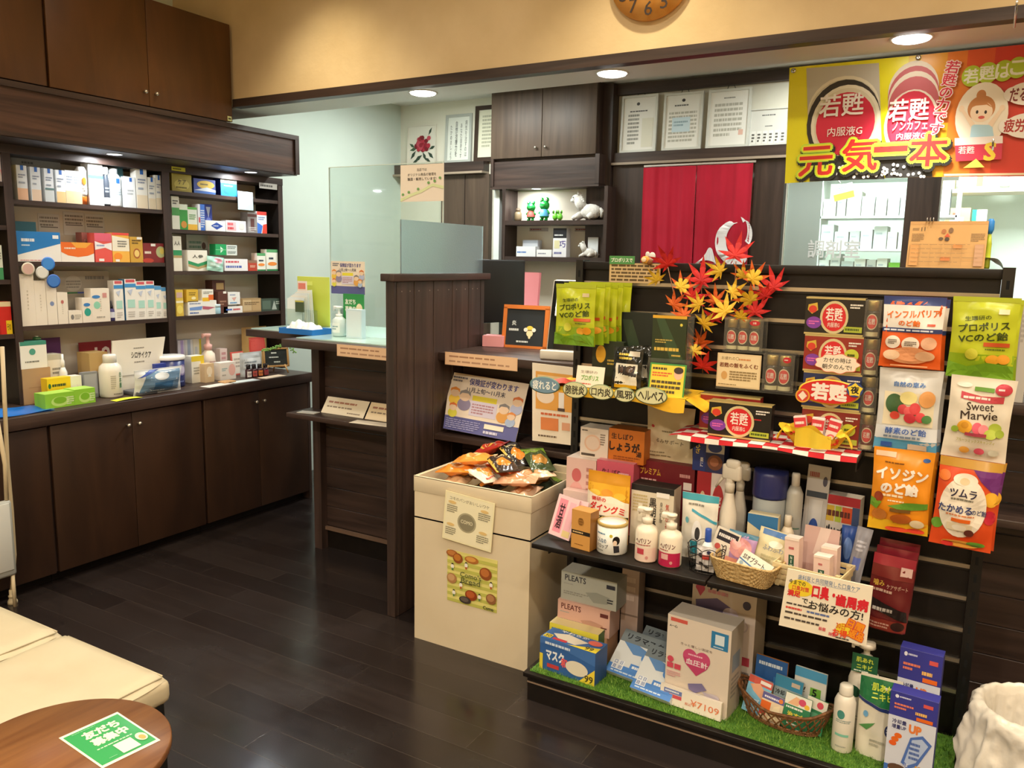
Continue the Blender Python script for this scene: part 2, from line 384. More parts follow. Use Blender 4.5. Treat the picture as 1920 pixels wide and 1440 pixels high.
def bottle(name, label, cat, at, body, cap, capcol, bodycol, prints=(), ph=(0, .7), flat=1, pump=False, group=None, capname='cap', yaw=0, span=150):
    """body / cap: profiles as (radius share of the half width, height share)"""
    if at[0] in ('x', 'y'): loc, w, h = slot(*at); rz = ROT[at[0]]
    else: loc, w, h, rz = at
    loc = Vector(loc); r = w/2; off = Matrix.Rotation(rz, 3, 'Z') @ Vector((0, r*flat, 0)); loc = loc+off
    root = empty(name, label, cat, loc, (0, 0, rz+yaw), group)
    mb = MB(); mb.lathe([(a*r, b*h) for a, b in body], PK(bodycol), 28, sy=flat)
    if prints: cyl_print(mb, r*1.0, (ph[1]-ph[0])*h, prints, span, ph[0]*h, PK, flat)
    mb.build('bottle_body', root)
    c = MB(); c.lathe([(a*r, b*h) for a, b in cap], PK(capcol), 20)
    if pump:
        zt = cap[-1][1]*h; c.box(-r*.9, -r*.28, zt-.016, r*.35, r*.28, zt+.002, PK(capcol), .004)
        c.box(-r*.95, -r*.2, zt-.024, -r*.75, r*.2, zt-.006, PK(capcol), .002)
    c.build('pump_head' if pump else capname, root)
    return root
# ================================================================== the setting
struct(MB().box(-4.2, -2.6, -.05, 2.2, 7.0, 0, floor_mat()).build('floor'))
struct(MB().box(-4.1, -2.6, 0, -4.0, 7.0, 3.2, GWALL).build('wall_left'))
struct(MB().box(2.0, -2.6, 0, 2.1, 7.0, 3.2, PLAS).build('wall_right'))
struct(MB().box(-4.0, -2.6, 0, 2.0, -2.5, 3.2, PLAS).build('wall_front'))
struct(MB().box(-4.0, 3.09, 2.29, 2.0, 3.37, 3.2, PLAS).build('wall_upper'))          # plastered drop wall over the counter
struct(MB().box(-4.0, -2.5, 3.2, 2.0, 7.0, 3.25, CEIL).build('ceiling'))
struct(MB().box(-4.0, 3.128, 2.278, 2.0, 3.372, 2.289, CEIL).build('ceiling_lowered'))
struct(MB().box(-3.53, 3.072, 2.272, 2.0, 3.127, 2.312, WX).build('trim_1'))
struct(MB().box(-4.0, 3.372, 2.65, 2.0, 6.9, 2.66, CEIL).build('ceiling_office'))
bw = MB()
bw.box(-4.0, 5.1, 0, -1.08, 5.2, 2.65, BWALL); bw.box(-1.08, 5.1, 2.14, 2.0, 5.2, 2.65, BWALL); bw.box(-1.08, 5.1, 0, 2.0, 5.2, 1.0, BWALL); bw.box(.9, 5.1, 1.0, 2.0, 5.2, 2.14, BWALL)
struct(bw.build('wall_back'))
struct(MB().box(-4.0, 6.9, 0, 2.0, 7.0, 2.65, GWALL).build('wall_dispensary'))
struct(MB().box(-2.36, 5.0, 0, -2.19, 5.098, 2.64, WZ).build('trim_2'))               # dark pillar
struct(MB().box(-2.188, 5.06, 2.575, 1.0, 5.098, 2.64, WX).build('trim_3'))
lt = MB(); lt.box(-2.188, 5.03, 2.14, -.2, 5.098, 2.205, WX); lt.box(-2.188, 5.0, 2.125, -.2, 5.098, 2.14, C('#9b8a78'))
struct(lt.build('trim_4'))                                                              # picture ledge over the doorway
lt = MB(); lt.box(-4.0, 5.02, 2.13, -3.19, 5.098, 2.20, WX); lt.box(-4.0, 5.0, 2.115, -3.19, 5.098, 2.13, C('#9b8a78'))
struct(lt.build('trim_5'))
struct(MB().box(-2.185, 5.03, 0, -1.965, 5.098, 2.122, WZ).build('trim_6'))
struct(MB().box(-1.262, 5.03, 0, -1.085, 5.098, 2.122, WZ).build('trim_7'))
struct(MB().box(-.425, 5.03, .4, -.258, 5.19, 2.122, WZ).build('trim_8'))
w1 = MB().box(-1.08, 5.13, 1.0, -.425, 5.136, 2.14, GLASS).build('window_1'); struct(w1)
w1f = MB().box(-1.078, 5.122, 1.0, -.885, 5.129, 2.14, C('#aab9b4', .5)).build('frosted_pane', w1)
lw = MB(); print_on(lw, lambda u, v, e: (-.94+u*.29, 5.12-e, 1.535+v*.13), .29, .13, [TT('調剤室', .5, .5, .8, '#f4f8f8', w=1, b=.02)]); lw.build('window_lettering', w1)
dr = MB(); dr.box(-3.58, 5.05, 0, -3.16, 5.098, 2.11, BKDOOR); dr.box(-3.37, 5.046, 0, -3.365, 5.051, 2.11, C('#2a1c15'))
struct(dr.build('door_1'))
# ================================================================== downlights in view
for i, (x, y, l) in enumerate([(-2.388, 3.215, 'left'), (-1.424, 3.23, 'middle'), (-.297, 3.19, 'right')]):
    t = empty('recessed_downlight', ['round recessed downlight glowing in the lowered ceiling, above the peony picture', 'round recessed downlight glowing in the lowered ceiling, over the two-door wall cupboard', 'round recessed downlight glowing in the lowered ceiling, above the yellow banner'][i], 'ceiling light', (x, y, 2.278), group='recessed downlights over the counter')
    MB().lathe([(.062, -.004), (.07, -.004), (.07, 0), (.062, 0)], C('#f2f0ea'), 32, caps=False).build('trim_ring', t)
    MB().lathe([(.0001, -.014), (.04, -.013), (.058, -.008), (.0615, -.001)], emit('#fffaf0', 14), 32, caps=False).build('diffuser', t)
# ================================================================== clock on the drop wall
t = empty('wall_clock', 'round orange wooden wall clock with dark numerals, cut by the photo top', 'clock', (-1.21, 3.088, 2.585))
mb = MB(); mb.lathe([(.002, .0), (.165, 0), (.168, .006), (.165, .024), (.002, .024)], noisy('clock_wood', '#d9923c', '#e6a757', (9, 2, 9), .4, dist=1), 48, M=Matrix.Rotation(R_(90), 4, 'X'))
num = []
for k in range(1, 13):
    a = R_(90-30*k); num.append(TT(str(k), .5+.37*math.cos(a), .5+.37*math.sin(a), .155, '#2b1a10', b=.0))
print_on(mb, lambda u, v, e: (-.168+u*.336, -.0245-e, -.168+v*.336), .336, .336, num); mb.build('dial', t)
mb = MB(); mb.box(-.004, -.029, -.01, .004, -.027, .09, BLACK); mb.box(-.004, -.031, -.01, .004, -.029, .12, BLACK, M=Matrix.Rotation(R_(60), 4, 'Y')); mb.build('hand', t)
# ================================================================== left wall: base cabinets, worktop, shelves, upper cupboards
XF = -3.53
KNOB = C('#c9c2b4', .3, .8)
def knob(parent, y, z, x=XF):
    MB().lathe([(.004, 0), (.004, .012), (.009, .016), (.009, .022), (.002, .026)], KNOB, 12, M=Matrix.Translation((x, y, z)) @ Matrix.Rotation(R_(90), 4, 'Y')).build('knob', parent)
BASES = [(1.17, 1.586, 1.984, 'nearest the bench, at the left edge of the photo'), (1.988, 2.393, 2.804, 'under the middle of the left worktop'), (2.809, 3.19, 3.6, 'at the far end, beside the writing counter')]
for y0, ym, y1, wh in BASES:
    t = empty('base_cabinet', 'dark wood two-door base cabinet '+wh, 'cabinet', (-3.99, (y0+y1)/2, 0), group='base cabinets along the left wall')
    mb = MB(); ox, oy = 3.99, -(y0+y1)/2
    def L_(b): return Matrix.Translation((3.99, -(y0+y1)/2, 0))
    M = Matrix.Translation((3.99, -(y0+y1)/2, 0))
    mb.box(-3.99, y0, .05, XF-.022, y1, .735, WZ, M=M); mb.box(-3.99, y0, 0, XF-.06, y1, .05, DARK, M=M)
    if y1 > 3.5: mb.box(-3.99, y1-.022, 0, XF, y1, .735, WZ, M=M)
    mb.build('body', t)
    e = .024 if y1 > 3.5 else .006
    for a, b, s in ((y0+.006, ym-.0015, 1), (ym+.0015, y1-e, 0)):
        d = MB().box(XF-.02, a, .052, XF, b, .732, DOOR, .0015, M=M).build('door', t)
        knob_y = (b-.028 if s else a+.028)
        MB().lathe([(.004, 0), (.004, .012), (.009, .016), (.009, .022), (.002, .026)], KNOB, 12, M=M @ Matrix.Translation((XF, knob_y, .675)) @ Matrix.Rotation(R_(90), 4, 'Y')).build('knob', d)
tag(MB().box(-3.99, 1.17, .737, XF+.012, 3.61, .795, WY, .003).build('worktop'), 'long dark wood worktop over the base cabinets of the left wall, crowded with goods', 'worktop')
UPS = [(1.6, 2.085, 'cut by the top left corner of the photo', None), (2.092, 3.07, 'meeting the cream drop wall', 2.575)]
for y0, y1, wh, ym in UPS:
    t = empty('upper_cupboard', 'brown stained upper cupboard with flat doors '+wh, 'cupboard', (-3.99, (y0+y1)/2, 2.195), group='upper cupboards of the left wall')
    M = Matrix.Translation((3.99, -(y0+y1)/2, -2.195))
    MB().box(-3.99, y0, 2.2, XF-.022, y1, 2.685, UPDOOR, M=M).build('body', t)
    ds = [(y0+.004, ym-.0015, 1), (ym+.0015, y1-.002, 0)] if ym else [(y0+.004, y1-.004, 0)]
    for a, b, s in ds:
        d = MB().box(XF-.02, a, 2.195, XF, b, 2.685, UPDOOR, .0015, M=M).build('door', t)
        if ym: MB().lathe([(.004, 0), (.004, .012), (.009, .016), (.009, .022), (.002, .026)], KNOB, 12, M=M @ Matrix.Translation((XF, b-.028 if s else a+.028, 2.255)) @ Matrix.Rotation(R_(90), 4, 'Y')).build('knob', d)
    if ym:
        st = MB(); st.box(XF+.0005, 3.035, 2.198, XF+.0015, 3.062, 2.222, C('#cfd39a'), M=M); st.box(XF+.0015, 3.04, 2.206, XF+.002, 3.057, 2.214, C('#4a4a30'), M=M); st.build('sticker', t)
# ---- shelving between worktop and fascia
XS = -3.785
t = shelves_left = empty('wall_shelving', 'dark wood wall shelving of three bays above the left worktop, full of medicine boxes', 'shelf unit', (-3.99, 2.8, .797))
M = Matrix.Translation((3.99, -2.8, -.797))
MB().box(-3.998, 1.17, .797, -3.985, 3.62, 1.93, BACKP, M=M).build('back_panel', t)
for y0, y1 in ((1.17, 1.205), (2.01, 2.046), (2.813, 2.857), (3.622, 3.658)):
    MB().box(-3.985, y0+.001, .797, XS-.004, y1-.001, 1.965, DARK, M=M).box(XS-.004, y0, .797, XS, y1, 1.965, WZ, M=M).build('side_panel', t)  # inner boards darker than the front edge: bay shade put into the colour
for y0, y1, zs in ((1.206, 2.009, (1.80, 1.61, 1.37, 1.125)), (2.047, 2.812, (1.727, 1.451, 1.156)), (2.858, 3.621, (1.832, 1.630, 1.406, 1.161))):
    for z in zs: MB().box(-3.985, y0, z-.02, XS-.004, y1, z, WY, M=M).build('shelf', t)
MB().box(-3.985, 1.17, 1.925, XS+.003, 3.658, 1.965, WY, M=M).build('top_rail', t)
MB().box(-3.985, 1.17, 1.966, XF-.022, 3.55, 1.98, WY, M=M).build('soffit_board', t)
fa = MB(); fa.box(XF-.02, 1.17, 1.97, XF-.012, 3.55, 2.19, FASC, M=M)
fa.box(XF-.02, 1.17, 2.165, XF, 3.55, 2.19, WY, M=M); fa.box(XF-.012, 3.52, 1.97, XF, 3.55, 2.166, WZ, M=M); fa.box(XF-.012, 1.17, 1.968, XF-.008, 3.52, 1.985, WY, M=M)
fa.box(-3.985, 3.53, 1.98, XF-.02, 3.55, 2.19, WZ, M=M); fa.box(-3.985, 1.17, 2.18, XF-.02, 3.55, 2.19, WY, M=M)
fa.build('fascia', t)
for y in (2.464, 3.30, 1.75):
    l = MB().lathe([(.0001, .001), (.032, .001), (.036, -.002), (.036, .003)], C('#dddddd'), 20, caps=False, M=M @ Matrix.Translation((-3.66, y, 1.966)) @ Matrix.Diagonal((1, 1, -1, 1))).build('puck_light', t)
    MB().lathe([(.0001, 0), (.031, 0)], emit('#f0f6ff', 5), 20, caps=False, M=M @ Matrix.Translation((-3.66, y, 1.9635))).build('lens', l)
b = MB(); b.box(XS+.0035, 2.87, 1.936, XS+.005, 2.955, 1.957, C('#d8cf3c'), M=M); print_on(b, lambda u, v, e: (XS+.005+e+3.99, 2.87+u*.085-2.8, 1.936+v*.021-.797), .085, .021, [LL(.08, .25, .92, .75, 1, '#4b4420')], mk=C)
b.build('price_strip', t)
b = MB(); b.box(XS+.0035, 3.47, 1.895, XS+.005, 3.61, 1.928, C('#a9a49c'), M=M); print_on(b, lambda u, v, e: Vector((XS+.005+e, 3.47+u*.14, 1.895+v*.033))+Vector((3.99, -2.8, -.797)), .14, .033, [LL(.06, .2, .94, .8, 1, '#4c4844')]); b.build('bay_sign', t)
# ---- goods in the left shelving: seen on the plane of their fronts
def LX(x, y, ox=0, oy=240): return ox+x/3.6, oy+y/3.6
def ls(c, z, X=-3.80, ox=0):       # crop rectangle (x0, x1, ytop) of the shelf studies -> slot
    return ('x', X, ox+c[0]/3.6, ox+c[1]/3.6, 240+c[2]/3.6, z)
def wh(mark='#2b62b0', low='#efc9a6', k=0):
    return [RR(0, 0, 1, .34, low), RR(.38, .86, .68, 1, mark), LL(.15, .62, .85, .76, 2, '#8a93a5'), LL(.15, .45, .8, .55, 1, '#9aa3b0')]
Z1, Z2, Z3 = 1.7275, 1.4515, 1.1565
A = 'skin care boxes on the top shelf of the left shelving'
tops = [((115, 185, 252), '#e3b795', 'slim white skin-care box with peach foot, leftmost on the top shelf'), ((212, 276, 265), '#e6cdb4', 'slim white skin-care box with blue mark, second from left on the top shelf'), ((303, 363, 275), '#cfd6d6', 'slim white skin-care box with a grey-green band, third on the top shelf'), ((380, 441, 285), '#ecc98f', 'white skin-care box with yellow foot touching a wider twin on its right, top shelf'), ((443, 550, 290), '#e9cba0', 'widest pale skin-care box on the top shelf, left of the orange tube')]
for c, low, l in tops:
    p = wh(low=low)
    if 'grey-green' in l: p = p+[RR(0, .36, 1, .42, '#5d7d7c')]
    if 'widest' in l: p = [RR(0, 0, 1, .38, low), LL(.08, .6, .45, .85, 3, '#9aa3b0'), LL(.55, .6, .92, .85, 3, '#9aa3b0'), RR(.495, 0, .505, 1, '#c8cdd2')]
    carton('skin_care_box', l, 'box', ls(c, Z1), .045, '#e9eef0', p, A)
bottle('sunscreen_tube', 'white and orange sunscreen tube standing on its cap on the top shelf', 'tube', ls((535, 608, 262), Z1), [(.8, .22), (.9, .3), (.92, .9), (.6, 1)], [(.78, 0), (.8, .2), (.78, .22)], '#e8782a', '#f2f0ea', [EE(.5, .62, .16, .1, '#e8782a'), LL(.3, .35, .7, .48, 2, '#b9b4aa')], (0, 1))
carton('lotion_box', 'tall bright white and sky-blue box, tallest thing on the top shelf', 'box', ls((600, 697, 232), Z1), .06, '#eef6fa', [RR(0, .62, 1, .7, '#4aa7d8'), LL(.15, .78, .85, .92, 2, '#7db6d8'), PP([(.5, .15), (.75, .15), (.8, .55), (.5, .5)], '#b5dcf0'), LL(.1, .2, .4, .5, 4, '#a9c9da')])
bottle('dark_serum_bottle', 'small dark grey bottle with white shoulder between blue boxes on the top shelf', 'bottle', ls((706, 752, 262), Z1), [(.9, 0), (.95, .05), (.95, .62), (.6, .78), (.55, .82)], [(.75, .8), (.75, .97), (.6, 1)], '#eef0f0', '#3f4650', [RR(0, 0, 1, .3, '#cfd3d6'), LL(.2, .5, .8, .8, 2, '#8d949c')], (.05, .6))
bottle('white_lotion_bottle', 'white bottle with blue square mark in front of a teal card, top shelf', 'bottle', ls((752, 838, 268), Z1), [(.93, 0), (.98, .04), (.98, .75), (.7, .83), (.55, .85)], [(.6, .84), (.6, .98), (.5, 1)], '#dfe9f0', '#e6edf0', [RR(.42, .78, .64, .96, '#2b62b0'), LL(.3, .35, .75, .6, 3, '#9fb0bd')], (.05, .75))
carton('display_card', 'teal card standing behind the white bottle on the top shelf', 'card', ls((760, 835, 238), Z1, -3.88), .004, '#4f93a8')
carton('refill_pack', 'flat greyish white refill pack with blue mark, lower than its neighbours, top shelf', 'pack', ls((845, 915, 330), Z1), .03, '#d9dddd', [RR(.45, .84, .7, .97, '#2b62b0'), LL(.2, .4, .8, .6, 2, '#a9aeb0')])
for c, l in [((921, 994, 277), 'tall white skin-care box with blue square, near the right end of the top shelf'), ((1002, 1050, 335), 'short slim white box right of the tall one with blue square, top shelf'), ((1053, 1094, 320), 'slim white box with dark cap mark, last at the right end of the top shelf')]:
    carton('skin_care_box', l, 'box', ls(c, Z1), .045, '#dedcd2', wh(low='#d8c9ad'), A)
carton('header_strip', 'long pale clear strip sign standing behind the slim boxes on the top shelf', 'sign', ls((85, 415, 215), Z1, -3.93), .003, '#9fa9b2', [LL(.2, .86, .6, .95, 1, '#5d6770'), RR(0, .76, 1, .8, '#3b5f9e')])
# second shelf
carton('cold_medicine_box', 'teal box standing behind the big blue and white box', 'box', ls((108, 250, 632), Z2, -3.90), .05, '#3a7286', [LL(.1, .2, .9, .5, 2, '#7fa5b2')])
carton('collagen_box', 'big box split diagonally blue over white, left end of the second shelf', 'box', ls((115, 409, 700), Z2), .07, '#e9e6e0', [PP([(0, 1), (1, 1), (1, .62), (0, .22)], '#2277bb'), RR(.82, .78, .96, .9, '#f4f4f4'), LL(.1, .62, .55, .8, 1, '#f0f4f8'), LL(.1, .5, .32, .58, 1, '#c7dcee'), LL(.05, .02, .6, .07, 1, '#c98a8a')])
carton('vitamin_box', 'wide orange sunrise box with white foot on the second shelf', 'box', ls((413, 634, 772), Z2), .07, '#e9e4dc', [PP([(0, 1), (1, 1), (1, .45), (.8, .32), (.5, .25), (.2, .33), (0, .5)], '#e06a22'), PP([(.3, 1), (.95, 1), (.75, .72), (.45, .72)], '#f0a53c'), LL(.1, .62, .6, .76, 1, '#fbe6cf')])
carton('supplement_box', 'dull pink box tucked behind the orange sunrise box', 'box', ls((556, 640, 706), Z2, -3.89), .05, '#b06a64', [LL(.2, .5, .8, .8, 2, '#d9a8a2')])
carton('supplement_box', 'pink and red box with white wavy middle on the second shelf', 'box', ls((641, 755, 710), Z2), .06, '#d9534a', [RR(0, .72, 1, 1, '#d35b6c'), PP([(0, .72), (.5, .62), (1, .68), (1, .4), (.6, .5), (0, .42)], '#f1e9e4'), LL(.1, .52, .8, .62, 1, '#8a93b5'), RR(.2, .03, .5, .12, '#f4f0ea')])
carton('supplement_box', 'yellow and white box with orange foot on the second shelf', 'box', ls((759, 873, 708), Z2), .06, '#eeb24a', [PP([(0, .9), (1, .8), (1, .38), (0, .38)], '#f2e8d0'), RR(0, .92, 1, 1, '#d8483c'), LL(.3, .5, .85, .75, 3, '#7e7a70'), EE(.3, .2, .25, .12, '#e88a2c'), RR(.15, .02, .38, .1, '#f4f0ea')])
carton('herbal_tonic_box', 'small gold box with a ring emblem on the second shelf', 'box', ls((880, 964, 735), Z2), .05, '#c79a3a', [LL(.15, .7, .85, .9, 2, '#5a4318'), EE(.5, .35, .28, .2, '#a35a2c'), EE(.5, .35, .2, .14, '#e0c070'), RR(.55, .9, .95, .99, '#f0eee6')])
carton('herbal_tonic_box', 'wide dark red box with pale plant picture at the right end of the second shelf', 'box', ls((968, 1114, 778), Z2), .06, '#7c2325', [EE(.8, .55, .22, .3, '#a5a878'), EE(.85, .6, .1, .16, '#c8b45a'), LL(.06, .4, .55, .62, 1, '#e8dccb'), RR(.35, .84, .56, .97, '#eeeae2'), EE(.2, .1, .25, .12, '#b03a2c')])
for i, (c, l) in enumerate([((332, 474, 583), 'left'), ((496, 634, 572), 'middle'), ((636, 765, 585), 'right')]):
    at = slot('x', -3.98, c[0]/3.6, c[1]/3.6, 240+c[2]/3.6, 0); z = at[2]
    tag(carton_mesh(at[1], .001, .115, '#d9d4cc', [RR(.02, .02, .98, .98, '#e4e0da'), LL(.08, .45, .92, .9, 3, '#97918a'), RR(.1, .42, .9, .46, '#6f6a66')]).build('notice', None, (-3.983, at[0].y, z-.115), (0, 0, R_(90))), f'{l} of three small white notices taped above the second shelf', 'notice', 'notices on the back panel')
# third shelf
B = 'white cosmetic boxes on the third shelf'
def tb(l, c, dot=None, extra=()):
    return carton('cosmetic_box', l, 'box', ls(c, Z3), .055, '#e6ddd0', ([EE(.5, .45, .2, .2*.25, dot)] if dot else [LL(.45, .3, .55, .7, 6, '#c9bfb0')])+list(extra), B)
o1 = tb('tallest plain white box, leftmost on the third shelf, with a floral round tag', (140, 236, 985))
o2 = tb('tall plain white box with a grey round tag, second on the third shelf', (238, 313, 1030))
o3 = tb('white box carrying two blue round tags on the third shelf', (315, 385, 1012), '#7d8cb5')
tb('white box with a small red crest right of the blue tags', (386, 460, 1110), None, [EE(.5, .7, .13, .06, '#b86a66')])
tb('low small white box with a dark crest in front of the clear sign', (461, 555, 1233), None, [EE(.3, .5, .12, .2, '#7d7a78'), LL(.5, .3, .92, .7, 3, '#a9a49a')])
tb('white box with dark green dot and blue blot on the third shelf', (556, 620, 1146), None, [EE(.55, .42, .35, .16, '#2f9c8c'), EE(.5, .72, .35, .07, '#3c7dc0')])
tb('wide white box with pale green dot and red corner mark on the third shelf', (617, 741, 1082), None, [EE(.3, .5, .18, .11, '#8ccbb2'), EE(.27, .75, .22, .05, '#3c7dc0'), RR(.62, .72, .85, .86, '#c98d88'), LL(.25, .1, .85, .18, 1, '#a9a49a')])
def disc(parent, u, v, r, col, ring):
    me = MB(); me.lathe([(.0001, 0), (r*.8, 0)], C(ring), 28, caps=False, M=Matrix.Translation((u, -.012, v)) @ Matrix.Rotation(R_(90), 4, 'X'))
    me.lathe([(r*.8, 0), (r, -.0005), (r, -.0018), (.0001, -.0018)], C(col), 28, caps=False, M=Matrix.Translation((u, -.012, v)) @ Matrix.Rotation(R_(90), 4, 'X'))
    me.tube([(u, -.0102, v), (u, .001, v-.004)], .0015, C('#dddddd')); return me.build('round_tag', parent)
h1 = 0.245
disc(o1, .005, .262, .030, '#cfc4ae', '#c9a59a'); disc(o2, .01, .245, .030, '#bfc0ba', '#d9d7d0'); disc(o3, -.012, .285, .032, '#2d6fc0', '#3f86d2'); disc(o3, .008, .205, .032, '#2d5fb0', '#3f76c2')
carton('clear_sign', 'wide clear acrylic sign with coloured hairline behind the white boxes, third shelf', 'sign', ls((372, 742, 965), Z3, -3.93), .004, '#b9b0a2', [RR(0, .55, .4, .58, '#4c8a5c'), RR(.4, .55, .75, .58, '#4d60b0'), RR(.75, .55, .95, .58, '#b04a5c'), LL(.55, .8, .95, .92, 1, '#86807a'), EE(.33, .75, .15, .16, '#c8c0b4'), LL(.2, .65, .46, .82, 3, '#9a938a')])
bottle('dark_dropper_bottle', 'tiny dark blue dropper bottle with black top on the third shelf', 'bottle', ls((746, 786, 1168), Z3), [(.9, 0), (.95, .05), (.95, .5), (.6, .6), (.5, .62)], [(.5, .6), (.45, .75), (.25, .8), (.2, 1)], '#1d1d22', '#39346a', [RR(0, .3, 1, .9, '#cfd3e2')], (.02, .5))
for i, (c, l) in enumerate([((772, 834, 1030), 'white tube box with red and blue head, standing apart, third shelf'), ((846, 921, 1020), 'first of the row of white boxes with red and blue heads, third shelf'), ((921, 985, 1036), 'second of the row of white boxes with red and blue heads, third shelf'), ((986, 1044, 1032), 'third of the row of white boxes with red and blue heads, third shelf'), ((1046, 1091, 1066), 'shorter white box with blue head, fourth of the row, third shelf'), ((1092, 1141, 1076), 'shorter white box with blue head at the right end of the third shelf')]):
    hd = [RR(0, .86, 1, 1, '#e8e4e2'), RR(.1, .92, .9, .99, '#c8545c'), RR(0, .8, 1, .89, '#3f8bc8')] if i < 4 else [RR(0, .88, 1, 1, '#4f93cc')]
    carton('ointment_box', l, 'box', ls(c, Z3), .05, '#ece9e4', hd+[RR(.2, .3, .85, .5, '#a9d5cb'), LL(.2, .06, .8, .22, 3, '#b9b4b0'), PP([(.2, .72), (.7, .76), (.5, .6)], '#b9c3d8')], 'white boxes with blue heads on the third shelf', lside=[RR(0, 0, 1, 1, '#3b78a4')] if i == 1 else ())
# right bay
def rs(c, z, X=-3.80): return ls(c, z, X, 300)
Y1, Y2, Y3, Y4 = 1.8325, 1.6305, 1.4065, 1.1615
carton('stomach_medicine_box', 'olive yellow box at the left of the top right-bay shelf', 'box', rs((80, 213, 312), Y1), .06, '#a8983a', [EE(.5, .4, .38, .3, '#c9b95a'), TT('ケア', .5, .55, .3, '#3a3212', w=.4), LL(.2, .15, .8, .3, 1, '#665a1c')])
carton('pain_relief_box', 'navy box with yellow oval on the top right-bay shelf', 'box', rs((228, 374, 346), Y1), .06, '#2c3f8f', [RR(0, 0, 1, .16, '#3d6fc0'), EE(.55, .62, .4, .28, '#d6b53c'), LL(.3, .55, .8, .72, 1, '#4a3d1a'), PP([(0, .2), (.6, .45), (1, .3), (1, .15)], '#dce6f2')])
carton('fever_cooling_box', 'bright blue box with white top on the top right-bay shelf', 'box', rs((410, 518, 340), Y1), .06, '#2583d0', [RR(0, .72, 1, 1, '#ecf0f4'), LL(.2, .52, .85, .62, 1, '#dcecf8'), EE(.45, .28, .3, .2, '#1f6cb8')], lside=[RR(0, 0, 1, 1, '#1c2f55')])
o = carton('shelf_talker', 'silvery rounded tag hanging from the top right-bay shelf edge', 'tag', ls((526, 628, 430), 1.76, -3.775, 300), .002, '#9fb4bc', [LL(.1, .55, .9, .75, 1, '#9ab0b8'), EE(.5, .4, .3, .15, '#d8e8ec')]); 
